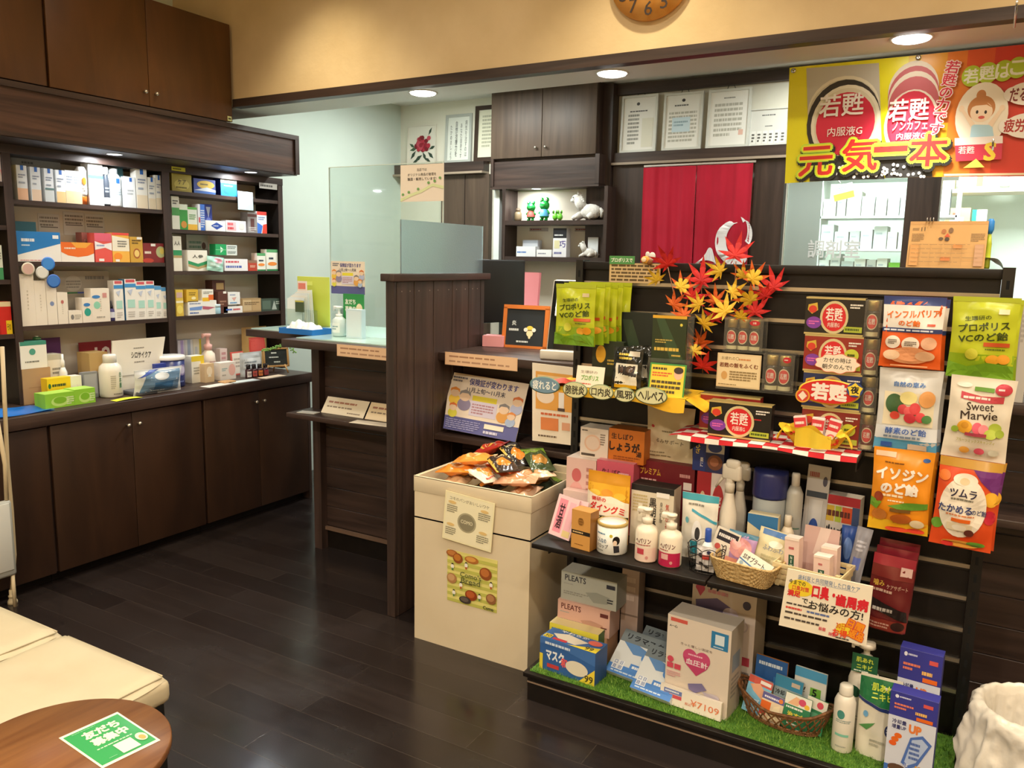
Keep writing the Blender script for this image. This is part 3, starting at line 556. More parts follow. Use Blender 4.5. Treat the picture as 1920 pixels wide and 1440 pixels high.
for c, z, d, base, pr, l, k in [
    ((80, 131, 462), Y2, .05, '#dfe0d4', [RR(0, .42, 1, .66, '#4f9a52'), LL(.15, .75, .85, .9, 2, '#5c5c58')], 'tall white box with a green band at the left of the second right-bay shelf', 'eye_drop_box'),
    ((132, 187, 515), Y2, .05, '#3c9440', [RR(0, .78, 1, 1, '#dfe6d2'), EE(.5, .2, .35, .14, '#c98a3c')], 'green box with orange spot on the second right-bay shelf', 'digestive_box'),
    ((188, 250, 535), Y2, .05, '#dde3d4', [RR(0, 0, 1, .25, '#e6b440'), RR(0, .9, 1, 1, '#5cab4c'), LL(.15, .45, .85, .7, 3, '#6a9a64')], 'white box with yellow foot and green lid on the second right-bay shelf', 'digestive_box'),
    ((257, 302, 515), Y2, .05, '#e4e6ea', [RR(.35, 0, 1, 1, '#3d6fc4'), LL(.4, .1, .95, .8, 8, '#dfe6f4'), RR(.1, .3, .3, .5, '#c8485c')], 'slim white and blue striped box on the second right-bay shelf', 'toothpaste_box'),
    ((302, 352, 515), Y2, .06, '#3a4a9c', [PP([(.2, .9), (.8, .9), (.5, .5)], '#d2d9ee'), EE(.5, .4, .3, .12, '#6f7fc8')], 'deep blue box with pale figure standing behind the blue-diamond box', 'hand_cream_box'),
    ((310, 441, 626), Y2, .04, '#e6e8e8', [PP([(.25, .5), (.55, .85), (.88, .5), (.55, .15)], '#2b4d9e'), LL(.38, .42, .74, .58, 1, '#dfe6f4')], 'low white box with a blue diamond on the second right-bay shelf', 'ointment_box'),
    ((446, 580, 626), Y2, .04, '#e9e6e4', [RR(.05, .12, .5, .88, '#d9a9ac'), LL(.08, .5, .48, .85, 1, '#c23c44'), LL(.08, .15, .48, .48, 1, '#c23c44'), EE(.78, .5, .15, .3, '#c9c6c2')], 'low white box with red letters on the second right-bay shelf', 'ointment_box'),
    ((592, 655, 570), Y2, .06, '#8b8685', [RR(0, .78, 1, .92, '#5a3531'), RR(.3, .1, .7, .7, '#5a3531'), LL(.1, .05, .9, .3, 3, '#c9c4c0')], 'grey box with maroon stripes on the second right-bay shelf', 'hair_tonic_box'),
    ((656, 720, 565), Y2, .06, '#d8dade', [RR(0, .84, 1, 1, '#c83c34'), PP([(0, .5), (.55, .35), (.4, 0), (0, 0)], '#3d6fc8'), PP([(.5, 0), (.6, .4), (1, .45), (1, 0)], '#d8402f'), LL(.1, .6, .8, .78, 2, '#7d93b8')], 'white box with blue and red halves at the right of the second right-bay shelf', 'plaster_box'),
    ((90, 147, 730), Y3, .05, '#e4e0d4', [RR(0, .45, 1, .6, '#2f8f5c'), RR(0, .38, 1, .45, '#b09a6c'), TT('人人', .5, .8, .12, '#44423a', w=.7)], 'tall white box with green and tan bands at the left of the third right-bay shelf', 'stomach_medicine_box'),
    ((190, 320, 825), Y3, .06, '#ece8de', [PP([(0, .5), (.5, .35), (1, .5), (1, .34), (.5, .2), (0, .34)], '#2f8f5c'), PP([(0, .34), (.5, .2), (1, .34), (1, .22), (.5, .08), (0, .22)], '#b09a6c'), TT('人参', .5, .7, .16, '#33322c', w=.55)], 'large white box with curved green band on the third right-bay shelf', 'stomach_medicine_box'),
    ((375, 448, 784), Y3+.09, .05, '#1f9a5a', [PP([(.45, .2), (.75, .5), (.45, .8)], '#d2ecd8'), RR(0, .45, 1, .52, '#6fc08a')], 'bright green box with pale wedge resting on the red-lettered carton', 'antacid_box'),
    ((449, 520, 790), Y3+.09, .05, '#cfd6d2', [LL(.1, .6, .9, .9, 2, '#5c6a66'), LL(.1, .15, .9, .4, 2, '#5c6a66')], 'pale grey box with dark type beside the bright green box', 'antacid_box'),
    ((435, 592, 884), Y3, .05, '#e8e6ea', [LL(.06, .62, .9, .88, 1, '#c8485a'), LL(.06, .18, .92, .5, 1, '#4a5fb0')], 'low white carton with red and blue lettering on the third right-bay shelf', 'stomach_medicine_box'),
    ((596, 655, 893), Y3, .05, '#b2402e', [RR(0, .75, 1, 1, '#8a6a55'), LL(.2, .3, .8, .55, 2, '#e0b8a0')], 'small red-brown box on the third right-bay shelf', 'herbal_tonic_box'),
    ((656, 712, 845), Y3, .05, '#e6e6dc', [RR(0, .85, 1, 1, '#5aa06a'), RR(0, 0, 1, .08, '#2f7d4c'), EE(.5, .35, .4, .08, '#e88a3c'), LL(.2, .5, .8, .66, 1, '#2c3c50')], 'white box with orange smear, left of its taller twin, third right-bay shelf', 'herbal_cold_box'),
    ((720, 795, 820), Y3, .05, '#e6e6dc', [RR(0, .86, 1, 1, '#5aa06a'), RR(0, 0, 1, .08, '#2f7d4c'), EE(.5, .33, .4, .09, '#e88a3c'), LL(.2, .5, .8, .66, 1, '#2c3c50')], 'white box with orange smear at the right end of the third right-bay shelf', 'herbal_cold_box'),
    ((108, 157, 1092), Y4, .05, '#d6b84c', [RR(0, .5, 1, .58, '#efe8c8'), EE(.5, .25, .4, .16, '#e8d46a'), RR(.1, .7, .9, .9, '#c9a7a0')], 'tall yellow carton at the left of the fourth right-bay shelf', 'vitamin_box'),
    ((180, 257, 1090), Y4+.075, .05, '#d0aa3a', [LL(.2, .5, .8, .8, 2, '#7d6420'), EE(.6, .3, .2, .12, '#efe2b0')], 'gold box resting on the long white tube carton', 'vitamin_box'),
    ((285, 360, 1090), Y4+.075, .05, '#eceae2', [RR(0, 0, .65, .32, '#e6b42c'), RR(.55, .1, 1, .55, '#dc6a2f'), LL(.1, .6, .9, .85, 2, '#8a8a84')], 'white box with yellow and orange panels resting on the long tube carton', 'plaster_box'),
    ((356, 440, 1028), Y4, .06, '#4c2a22', [RR(.3, .72, .9, .92, '#a88a5c'), LL(.3, .3, .8, .5, 2, '#8a6a5c')], 'tall dark brown box with gold label on the fourth right-bay shelf', 'ginseng_box'),
    ((395, 456, 1103), Y4+.002, .05, '#5a3329', [RR(.55, .9, .9, 1, '#eeeae2'), LL(.15, .35, .85, .6, 2, '#a07a68')], 'smaller brown box with white price tag on the fourth right-bay shelf', 'ginseng_box'),
    ((460, 540, 1108), Y4+.05, .05, '#e6e6e6', [LL(.15, .7, .85, .85, 1, '#7d8ab0'), PP([(.3, .55), (.7, .6), (.5, .25)], '#d8a8a0'), LL(.15, .05, .85, .22, 1, '#4a90c8')], 'white box with pink sketch standing on a flat white tube carton', 'plaster_box'),
    ((190, 382, 1166), Y4, .04, '#e6e4e2', [LL(.05, .72, .5, .9, 1, '#8a94b0'), PP([(.05, .55), (.5, .62), (.45, .35), (.05, .35)], '#6f93d0'), PP([(.5, .62), (.95, .5), (.7, .35), (.5, .4)], '#b05a70'), LL(.05, .08, .5, .24, 1, '#3d62a8')], 'long white tube carton with blue and red waves on the fourth right-bay shelf', 'ointment_box'),
    ((430, 557, 1204), Y4, .05, '#e9e8e8', [LL(.12, .3, .5, .75, 1, '#2c55b0'), LL(.5, .3, .95, .75, 1, '#c83c4c')], 'flat white carton with blue and red letters on the fourth right-bay shelf', 'ointment_box'),
    ((557, 682, 1150), Y4, .05, '#a68a62', [RR(.02, .1, .48, .9, '#c2aa84'), RR(.52, .1, .98, .9, '#b89a70'), LL(.1, .5, .9, .75, 2, '#6d5538')], 'tan double box on the fourth right-bay shelf', 'soap_box'),
    ((684, 822, 1152), Y4, .05, '#3a4a40', [RR(.05, .15, .45, .85, '#56685c'), PP([(.5, .1), (.62, .85), (.75, .1)], '#a9b4ac'), LL(.7, .5, .95, .8, 2, '#b8c2b8')], 'dark green box with pale figures at the right end of the fourth right-bay shelf', 'soap_box')]:
    carton(k, l, 'box', rs(c, z, -3.835 if 'tall dark brown' in l else -3.86 if 'deep blue' in l else -3.80), d if 'smaller brown' not in l else .03, base, pr)
carton('header_card', 'clear card with portrait leaning behind the large green-banded box', 'card', rs((182, 325, 722), Y3, -3.9), .003, '#a9aca2', [LL(.1, .6, .7, .85, 2, '#5c7a6a'), EE(.8, .7, .1, .1, '#5a4238'), LL(.15, .4, .7, .55, 1, '#b86a70')])
o = bag('eye_mask_pouch', 'turquoise and pink flat pouch leaning on the third right-bay shelf', 'pouch', rs((312, 424, 868), Y3, -3.79), .012, '#a8d8cc', [EE(.65, .75, .25, .2, '#e0a0b4'), LL(.15, .3, .8, .6, 3, '#e8f0ec')]); o.rotation_euler[1] = .1
bottle('round_cream_jar', 'pale blue round jar beside the long tube carton', 'jar', rs((378, 421, 1190), Y4, -3.79), [(.95, 0), (1, .08), (1, .6), (.9, .7)], [(1, .68), (1, .96), (.9, 1)], '#c4dbe6', '#9cc4d8')
# left-most bay, mostly cut off by the picture edge
for c, z, base, pr, l in [((0, 78, 1172), 1.1255, '#c8281e', [RR(.5, 0, 1, .42, '#e8c41e'), RR(0, .85, 1, 1, '#ddc9a0'), TT('その', .72, .22, .2, '#54420c', w=.3)], 'red and yellow box cut by the left edge of the photo'), ((-60, 18, 790), 1.3705, '#cfd6c6', [RR(0, 0, 1, .35, '#3f8f5c'), LL(.3, .5, .9, .8, 4, '#8a8a80')], 'white and green box at the very left edge of the photo'), ((-40, 30, 100), 1.8005, '#cdbcae', [PP([(.5, .3), (.9, .35), (.7, .05)], '#d8938a')], 'pale box with pink ribbon at the top left of the shelving')]:
    carton('tonic_box', l, 'box', ls(c, z), .05, base, pr)
bottle('golden_ornament_bottle', 'small golden teardrop bottle at the left picture edge, top of the shelving', 'bottle', ('x', -3.79, 4, 24, 261, 1.8005), [(.6, 0), (1, .35), (.9, .6), (.45, .85), (.2, 1)], [(.2, .98), (.1, 1.05)], '#d9b96c', '#bfa050')
# ---- on the worktop
ZW = .7955
def ws(c, X, z=ZW): return ('x', X, c[0]/3.2, c[1]/3.2, 600+c[2]/3.2, z)
mb = MB(); mb.surf(lambda u, v: (-.11+.20*u, -.17+.30*v, .004+.035*math.exp(-((v-.2)*4)**2-((u-.5)*3)**2)+.004*math.sin(9*u+5*v)), 14, 14, PK('#1d6fc8'))
mb.surf(lambda u, v: (-.11+.20*(1-u), -.17+.30*v, .001), 1, 1, PK('#1d6fc8')); tag(mb.build('blue_pouch', None, (-3.64, 1.905, ZW)), 'flat shiny blue plastic pouch at the near end of the left worktop', 'pouch')
tag(carton_mesh(.13, .1, .165, '#ad8e6a', [RR(.2, .45, .8, .47, '#9a7c5a')]).build('cardboard_box', None, slot(*ws((165, 287, 352), -3.78))[0]+Vector((0, .0, 0)), (0, 0, R_(90))), 'plain brown cardboard box on the worktop under a green-topped carton', 'box')
p = slot(*ws((165, 287, 352), -3.78))[0]
carton('herbal_bath_box', 'white carton with teal top and round logo standing on the brown cardboard box', 'box', ((p.x, p.y-.006, ZW+.1655), .12, .125, R_(90)), .08, '#e9e7e0', [RR(0, .86, 1, 1, '#3f8a78'), EE(.45, .62, .12, .12, '#4f9a88'), LL(.15, .2, .85, .3, 1, '#7a7a74')], topcol='#3f8a78')
carton('herbal_bath_box', 'tall cream carton behind the yellow medicine box', 'box', ws((292, 376, 205), -3.80), .07, '#e2dccd', [RR(0, .88, 1, 1, '#b9b4a2'), LL(.3, .55, .9, .72, 2, '#8a857a')])
bottle('spray_bottle', 'clear white spray bottle beside the tall cream carton', 'bottle', ws((372, 416, 205), -3.76), [(.9, 0), (1, .05), (1, .6), (.45, .72)], [(.5, .7), (.5, .85), (.3, .88), (.3, 1)], '#e6e8e6', '#d5d8d4', [LL(.2, .2, .8, .6, 4, '#a9aca8')], (.1, .6))
carton('leaflet_card', 'purple card with white circle standing at the back of the worktop', 'card', ws((150, 372, 110), -3.95), .003, '#6d3d7a', [EE(.6, .12, .14, .22, '#c9b4cf'), LL(.1, .6, .5, .8, 1, '#9a74a6')])
bottle('green_dropper_bottle', 'small green bottle standing on the white green-topped carton', 'bottle', ('x', -3.82, 66, 80, 630, ZW+.2915), [(.9, 0), (1, .05), (1, .6), (.4, .75)], [(.45, .73), (.45, .95), (.3, 1)], '#cfd3c0', '#3c6a3f', [LL(.2, .2, .8, .7, 3, '#8fae84')], (.1, .6))
carton('cold_medicine_box', 'bright yellow medicine box with red lettering behind the green tissue cartons', 'box', ws((285, 431, 346), -3.70), .05, '#ebc41e', [EE(.1, .7, .06, .1, '#2f6a3a'), LL(.2, .62, .9, .8, 1, '#3c4a2a'), TT('五十鳥', .5, .28, .34, '#c8281e', w=.6)])
carton('cold_medicine_box', 'white box with red brush mark right of the yellow medicine box', 'box', ws((426, 492, 335), -3.70), .05, '#eee8de', [PP([(.3, .2), (.7, .5), (.5, .75), (.8, .4), (.9, .1)], '#c84a3c')])
for c, X, l in [((270, 449, 437), -3.60, 'yellow-green tissue carton with white swirl, the nearer of two on the worktop'), ((448, 572, 412), -3.60, 'yellow-green tissue carton with white swirl, the farther of two on the worktop')]:
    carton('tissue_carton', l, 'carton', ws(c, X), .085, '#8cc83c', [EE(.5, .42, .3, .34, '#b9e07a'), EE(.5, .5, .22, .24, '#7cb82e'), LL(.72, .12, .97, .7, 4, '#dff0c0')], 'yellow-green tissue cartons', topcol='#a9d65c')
tag(MB().surf(lambda u, v: (-.02+.05*v, -.07+.14*u, .002+.004*math.sin(3*u)), 8, 3, C('#d8dc30')).build('yellow_card', None, (-3.555, 2.385, ZW)), 'yellow leaf-shaped card lying in front of the tissue cartons', 'card')
carton('compact_tester', 'grey open tester case standing behind the white bottle', 'tester', ws((500, 590, 312), -3.72), .03, '#8d9096', [RR(.08, .15, .92, .92, '#a9acb4')])
tag(MB().box(-.06, -.06, 0, .06, .06, .02, C('#5c5e63'), .003).build('tester_tray', None, (-3.65, 2.525, ZW)), 'flat dark grey tester tray left of the white bottle', 'tray')
carton('red_card', 'dark red card with white cord mark, left at the back of the worktop', 'card', ws((480, 673, 128), -3.95), .003, '#8d1f28', [TT('10', .72, .72, .3, '#e8d8d0', b=.03), LL(.1, .2, .5, .4, 1, '#b85a5c')])
carton('red_card', 'small dark red card at the back of the worktop, right of the larger one', 'card', ws((683, 772, 120), -3.95), .003, '#9a222b', [LL(.1, .2, .9, .4, 1, '#c87a78')])
carton('cardboard_box', 'tall tan carton standing behind the big white bottle', 'carton', ws((541, 652, 195), -3.74), .1, '#b39560', [RR(0, .48, 1, .5, '#97794a')], topcol='#a38654')
bottle('white_lotion_bottle', 'big round white bottle with vertical green lettering on the left worktop', 'bottle', ws((641, 765, 210), -3.63), [(.9, 0), (.97, .03), (.98, .6), (.9, .72), (.6, .8), (.52, .82)], [(.58, .8), (.58, .97), (.5, 1)], '#e0ddd6', '#ebe6da', [TT('白本麗', .62, .6, .62, '#3f7a52', vert=True, w=.1), LL(.28, .25, .45, .8, 7, '#b9b4a8'), LL(.35, .02, .75, .1, 1, '#8a857c')], (.05, .65))
t = empty('display_carton', 'cream display carton with raised lid lettered in dark type on the left worktop', 'display box', slot(*ws((700, 940, 175), -3.72))[0], (0, 0, R_(90)))
mb = MB(); mb.box(-.115, 0, 0, .10, .13, .09, C('#e8e1d3')); mb.build('tray', t)
mb = MB(); mb.add([(-.15, -.005, .09), (.13, -.005, .09), (.17, -.005, .27), (-.13, -.005, .27)], [(0, 1, 2, 3)], C('#ebe5d8')); mb.add([(-.15, .001, .09), (.13, .001, .09), (.17, .001, .27), (-.13, .001, .27)], [(3, 2, 1, 0)], C('#ddd6c8'))
print_on(mb, lambda u, v, e: (-.13+.28*u, -.006-e, .1+.16*v), .28, .16, [TT('シロサイクア', .55, .55, .2, '#3a3632', w=.4, rot=-3), LL(.4, .75, .7, .8, 1, '#8d8880'), LL(.4, .3, .7, .36, 1, '#8d8880')]); mb.build('lid', t)
bag('wipes_pack', 'blue and white soft wipes pack leaning in front of the display carton', 'pack', ws((795, 1082, 287), -3.60), .06, '#dfe4ea', [PP([(.08, .1), (.92, .1), (.95, .92), (.2, .92)], '#6f8fb0'), EE(.52, .72, .16, .14, '#e6ebf0'), PP([(.35, .2), (.75, .2), (.78, .5), (.35, .5)], '#3f6a94'), LL(.3, .12, .8, .2, 1, '#c9d6e2'), PP([(.02, .7), (.3, .98), (.5, .98), (.2, .8)], '#3c55a8')], tilt=.12)
carton('denture_box', 'dark blue carton half hidden behind the wipes pack', 'box', ws((935, 1000, 262), -3.66), .025, '#2a3a8c', [LL(.2, .4, .8, .7, 2, '#8c9cd8')])
bottle('wipes_canister', 'navy canister with a white lid on the left worktop', 'canister', ws((1002, 1145, 217), -3.66), [(.95, 0), (1, .03), (1, .88)], [(1.04, .87), (1.06, .9), (1.06, .97), (1, 1)], '#ecebe8', '#27336f', [EE(.62, .62, .16, .2, '#8f83b0'), EE(.62, .62, .12, .14, '#c9c2dc'), LL(.3, .15, .9, .25, 1, '#6f7cb4')], (0, .88), capname='lid')
for c, X, base, pr, l, k in [((1070, 1112, 122), -3.9, '#e2def0', [RR(.4, 0, .8, 1, '#b5a6dc')], 'lavender striped white box at the back of the worktop, right bay', 'sanitary_box'), ((1114, 1160, 118), -3.9, '#e4e8ee', [RR(.3, 0, .7, 1, '#a9bcd8')], 'pale blue striped box at the back of the worktop, right bay', 'sanitary_box'), ((1162, 1210, 114), -3.9, '#e8e6d8', [RR(.75, 0, 1, 1, '#d8c83c'), RR(.2, .2, .5, .8, '#c9d2d8')], 'white box with yellow edge at the back of the worktop, right bay', 'sanitary_box'), ((1150, 1226, 215), -3.72, '#eae8dc', [RR(0, .8, 1, 1, '#e0c73a'), RR(.72, 0, 1, .8, '#e0c73a'), LL(.15, .3, .6, .6, 3, '#a9a69a')], 'white and yellow carton beside the navy canister', 'supplement_box'), ((1229, 1285, 262), -3.68, '#cfb48e', [EE(.5, .6, .3, .25, '#e6d6bc'), PP([(.3, .3), (.7, .3), (.5, .5)], '#f0e8d8')], 'small tan carton with white bird mark on the worktop', 'soap_box'), ((1322, 1364, 172), -3.85, '#e6d4d2', [LL(.2, .2, .8, .9, 4, '#d09aa0')], 'slim pale pink carton behind the pump bottle', 'cosmetic_box'), ((1322, 1415, 254), -3.68, '#ede6e0', [EE(.75, .55, .22, .34, '#e6b4ac'), LL(.1, .5, .45, .7, 2, '#8fb0b8'), LL(.1, .2, .4, .35, 1, '#b0aaa4')], 'square white carton with a pink round mark on the worktop', 'cosmetic_box')]:
    carton(k, l, 'box', ws(c, X), .06, base, pr)
bottle('pump_bottle', 'cream bottle with pink pump head on the left worktop', 'pump bottle', ws((1243, 1312, 84), -3.78), [(.85, 0), (.95, .05), (1, .4), (.9, .55), (.5, .62), (.4, .66)], [(.55, .64), (.6, .75), (.25, .78), (.25, .92), (.5, .94), (.5, 1)], '#d8a9a4', '#ecdfd0', [LL(.3, .3, .7, .6, 3, '#c9a09a')], (.1, .6), pump=True)
t = bag('kraft_gift_bag', 'brown paper bag in clear film with a red label at the back of the worktop', 'bag', ws((1452, 1600, 40), -3.88), .08, '#b3925c', [RR(.2, .42, .85, .76, '#c84a44'), RR(.25, .46, .8, .72, '#d05650')], stand=True)
carton('framed_notice', 'white notice with red frame leaning behind the silver pouch', 'notice', ws((1394, 1470, 190), -3.78), .006, '#cf5a50', [RR(.1, .06, .94, .94, '#ece2d6'), LL(.2, .3, .8, .75, 3, '#b0a49a')], tilt=-.1)
bag('silver_refill_pouch', 'silvery refill pouch standing behind the row of tiny bottles', 'pouch', ws((1440, 1570, 192), -3.70), .05, '#b9bfc4', [RR(.1, .35, .9, .75, '#d2d8dc'), LL(.15, .4, .7, .65, 2, '#8d99a4')], stand=True)
for i in range(4):
    x = 1488+i*34
    bottle('aroma_vial', ['tiny dark vial with white label, first from the left of four before the silver pouch', 'tiny dark vial with reddish label, second from the left of four before the silver pouch', 'tiny dark vial with orange label, third of four before the silver pouch', 'tiny dark vial with dark red label, fourth of four, nearest the chalkboard easel'][i], 'vial', ws((x, x+30, 268-i*2), -3.62), [(.9, 0), (.95, .05), (.95, .58), (.6, .68)], [(.65, .66), (.65, .97), (.5, 1)], '#1c1518', '#3c1c22', [RR(.1, 0, .9, 1, ['#d8d2d0', '#b04a44', '#c8763c', '#8a2c38'][i]), LL(.2, .3, .8, .7, 2, '#5c4044')], (.08, .5), group='aroma vials')
# chalkboard easel
t = empty('tabletop_easel', 'small chalkboard on a wooden easel with green garland at the far end of the worktop', 'easel', slot(*ws((1592, 1728, 165), -3.66))[0], (0, 0, R_(62)))
wd = noisy('pale_easel_wood', '#a97c46', '#c49a60', (30, 30, 4), .5)
mb = MB(); fr = C('#222826', .8); mb.box(-.07, 0, .045, .07, .006, .145, fr, M=Matrix.Rotation(R_(-10), 4, 'X'))
print_on(mb, lambda u, v, e: Matrix.Rotation(R_(-10), 4, 'X') @ Vector((-.07+.14*u, -e, .045+.1*v)), .14, .1, [LL(.3, .7, .6, .85, 1, '#dfe6e2'), LL(.2, .45, .7, .58, 1, '#dfe6e2'), LL(.4, .15, .8, .3, 1, '#c9d2ce')]); mb.build('chalkboard', t)
mb = MB(); MR = Matrix.Rotation(R_(-10), 4, 'X')
for a in ((-.078, -.003, .037, -.066, .01, .153), (.066, -.003, .037, .078, .01, .153), (-.078, -.003, .037, .078, .01, .048), (-.078, -.003, .143, .078, .01, .153)): mb.box(*a, wd, .001, M=MR)
mb.build('frame', t)
for a, b in (((-.05, .01, .05), (-.065, -.01, 0)), ((.05, .01, .05), (.065, -.01, 0)), ((0, .02, .1), (0, .08, 0))): MB().tube([a, b], .004, wd, 6).build('leg', t)
mb = MB(); rnd = random.Random(4); G = C('#7fae58'); pts = [(-.085+.19*i/14, -.012-.004*math.sin(i), .165-.02*math.cos(i/14*3.1)-.055*max(0, (i-10)/4)) for i in range(15)]
mb.tube(pts, .0015, G, 5)
for p in pts:
    for k in range(4): mb.ball((p[0]+rnd.uniform(-.008, .008), p[1]+rnd.uniform(-.008, .004), p[2]+rnd.uniform(-.008, .008)), .006, .003, .005, G, 6)
mb.build('garland', t)
for i, (y, l, ya) in enumerate([(2.93, 'white', .1), (3.12, 'bluish', -.1), (3.33, 'cream', .05)]):
    tag(MB().box(-.035, -.085, 0, .035, .085, .0012, C(['#e9e6e0', '#d2e0e2', '#e6d2b8'][i])).build('leaflet', None, (-3.565, y, ZW), (0, 0, ya)), f'{l} leaflet lying flat along the front edge of the worktop', 'leaflet')
tag(MB().box(-.03, -.04, 0, .03, .04, .008, C('#c49a6a'), .003).build('wooden_dish', None, (-3.60, 3.03, ZW+.0015)), 'small tan wooden dish on the worktop beside the tan carton', 'dish')
# ================================================================== partition, counters, screens
t = empty('counter_partition', 'tall dark plank partition standing end-on between the two counters, with a wide cap', 'partition', (-2.04, 2.86, 0))
M = Matrix.Translation((2.04, -2.86, 0))
mb = MB(); mb.box(-2.058, 2.532, 0, -2.024, 3.2, 1.407, WZ, M=M)
ys = [2.546, 2.66, 2.795, 2.935, 3.065, 3.165, 3.2]
for a, b in zip(ys, ys[1:]): mb.box(-2.024, a+.0025, .0, -2.018, b-.0015, 1.407, WZ, .002, M=M, seg=1)
mb.box(-2.060, 2.528, 0, -2.02, 2.546, 1.407, WZ, .001, M=M, seg=1)
rn = random.Random(2)
for a, b in zip(ys[:-2], ys[1:]):
    for yy in (a+.03, b-.03): mb.box(-2.0182, yy, 1.365, -2.0172, yy+.003, 1.369, C('#a09388'), M=M)
mb.build('plank_panel', t)
MB().box(-2.075, 2.512, 1.407, -2.005, 3.232, 1.437, WY, .003, M=M).build('cap', t)
FR, _nt, _b = new_mat('frosted_glass'); _b.inputs['Base Color'].default_value = lin('#d6ecf6'); _b.inputs['Transmission Weight'].default_value = .88; _b.inputs['Roughness'].default_value = .34; _b.inputs['IOR'].default_value = 1.18
_n = _nt.nodes.new('ShaderNodeTexNoise'); _n.inputs['Scale'].default_value = 160; _bp = _nt.nodes.new('ShaderNodeBump'); _bp.inputs['Strength'].default_value = .35; _bp.inputs['Distance'].default_value = .003
_tc = _nt.nodes.new('ShaderNodeTexCoord'); _nt.links.new(_tc.outputs['Object'], _n.inputs['Vector']); _nt.links.new(_n.outputs['Fac'], _bp.inputs['Height']); _nt.links.new(_bp.outputs[0], _b.inputs['Normal'])
fg = MB(); fg.box(-2.043, 2.60, 1.4375, -2.037, 3.21, 1.652, FR); tag(fg.build('frosted_screen', None), 'frosted bluish glass screen standing on the cap of the plank partition', 'screen')
EDGE = C('#8fb0a8', .2)
# counter on the left of the partition (writing counter)
t = empty('writing_counter', 'dark wood standing counter with a low writing shelf, between left cabinets and partition', 'counter', (-2.47, 3.0, 0))
M = Matrix.Translation((2.47, -3.0, 0))
MB().box(-2.93, 2.80, 1.062, -2.064, 3.62, 1.10, WX, .002, M=M).box(-3.46, 3.05, 1.062, -2.931, 3.62, 1.10, WX, .002, M=M).build('countertop', t)
MB().box(-2.89, 2.86, 1.1005, -2.068, 3.60, 1.106, C('#b9d6cf', .08), M=M).box(-3.44, 3.07, 1.1005, -2.891, 3.60, 1.106, C('#b9d6cf', .08), M=M).build('glass_top', t)
mb = MB()
for i in range(9): mb.box(-2.84, 3.0, .12+.1045*i, -2.064, 3.02, .222+.1045*i, WX, .002, M=M, seg=1)
mb.box(-2.84, 3.004, 0, -2.064, 3.02, .12, DARK, M=M); mb.box(-2.84, 2.985, .10, -2.064, 3.0, .118, C('#6b5546', .4), M=M)
mb.build('front_panel', t)
MB().box(-2.89, 2.96, 0, -2.84, 3.03, 1.062, WZ, M=M).build('end_post', t)
MB().box(-2.91, 2.80, .715, -2.064, 3.0, .738, WX, .002, M=M).build('writing_shelf', t)
# counter on the right of the partition, running behind the gondola
t = empty('service_counter', 'dark wood service counter running from the partition behind the display gondola', 'counter', (-.6, 3.0, 0))
M = Matrix.Translation((.6, -3.0, 0))
MB().box(-2.016, 2.83, 1.065, 1.2, 3.48, 1.10, WX, .002, M=M).build('countertop', t)
mb = MB()
for i in range(10): mb.box(-2.016, 3.02, .0+.1065*i, 1.2, 3.04, .1045+.1065*i, WX, .002, M=M, seg=1)
mb.build('front_panel', t)
MB().box(-2.016, 2.80, .72, 1.2, 3.02, .745, WX, .002, M=M).build('bag_shelf', t)
# acrylic sneeze screen on the writing counter
ac = MB(); ac.box(-2.885, 3.10, 1.1065, -2.186, 3.105, 1.94, ACR)
t = tag(ac.build('acrylic_screen', None), 'tall clear acrylic screen standing on the writing counter', 'screen')
ac = MB(); ac.box(-2.19, 3.0995, 1.1065, -2.186, 3.1055, 1.94, C('#d9e4e0', .2)); ac.box(-2.885, 3.0995, 1.937, -2.19, 3.1055, 1.94, C('#cfdcd8', .2)); ac.box(-2.885, 3.0995, 1.1065, -2.882, 3.1055, 1.937, C('#b9c9c4', .2)); ac.build('edge_strip', t)
at = slot('y', 3.096, 751, 832, 308, 1.762)
tag(carton_mesh(at[1], .002, at[2], '#ece0d4', [TT('当店では', .5, .86, .08, '#4a4440', b=.01), TT('オリジナル商品の管理を', .5, .73, .08, '#4a4440', w=.66, b=.01), TT('製造・販売しています!', .5, .61, .08, '#4a4440', w=.66, b=.02), PP([(0, .08), (.25, .22), (.5, .32), (.75, .48), (1, .4), (1, .32), (.75, .4), (.5, .24), (.25, .14), (0, 0)], '#d3dcae')]+[EE(a, b, .03, .035, '#6fa05c') for a, b in ((.06, .2), (.2, .26), (.42, .34), (.66, .5), (.8, .54), (.92, .62))]).build('notice', None, at[0]), 'white notice with a green hill drawing on the top corner of the acrylic screen', 'notice')
at = slot('y', 3.096, 621, 684, 490, 1.315)
FAM = lambda: [RR(0, 0, 1, .24, '#5a5c94'), TT('保険証が変わります', .58, .88, .12, '#4a4a8c', w=.62, b=.03), LL(.05, .84, .25, .95, 2, '#6a6a78'), TT('11月上旬～11月末', .5, .74, .09, '#3a3a50', w=.5, b=.02), RR(.34, .56, .66, .65, '#e0d23c'), RR(.32, .3, .68, .56, '#d2cadc'), LL(.35, .33, .64, .52, 4, '#b0848f')]
def family(x, y, s, hair, body):   # a head-and-shoulders drawing printed on the sheet
    return [EE(x, y-s*1.5, s*.9, s*1.1, body), EE(x, y, s*.75, s*.95, '#f0d2b4'), PP([(x-s*.75, y), (x-s*.7, y+s*.7), (x, y+s*1.1), (x+s*.7, y+s*.7), (x+s*.75, y), (x+s*.4, y+s*.45), (x-s*.4, y+s*.45)], hair)]
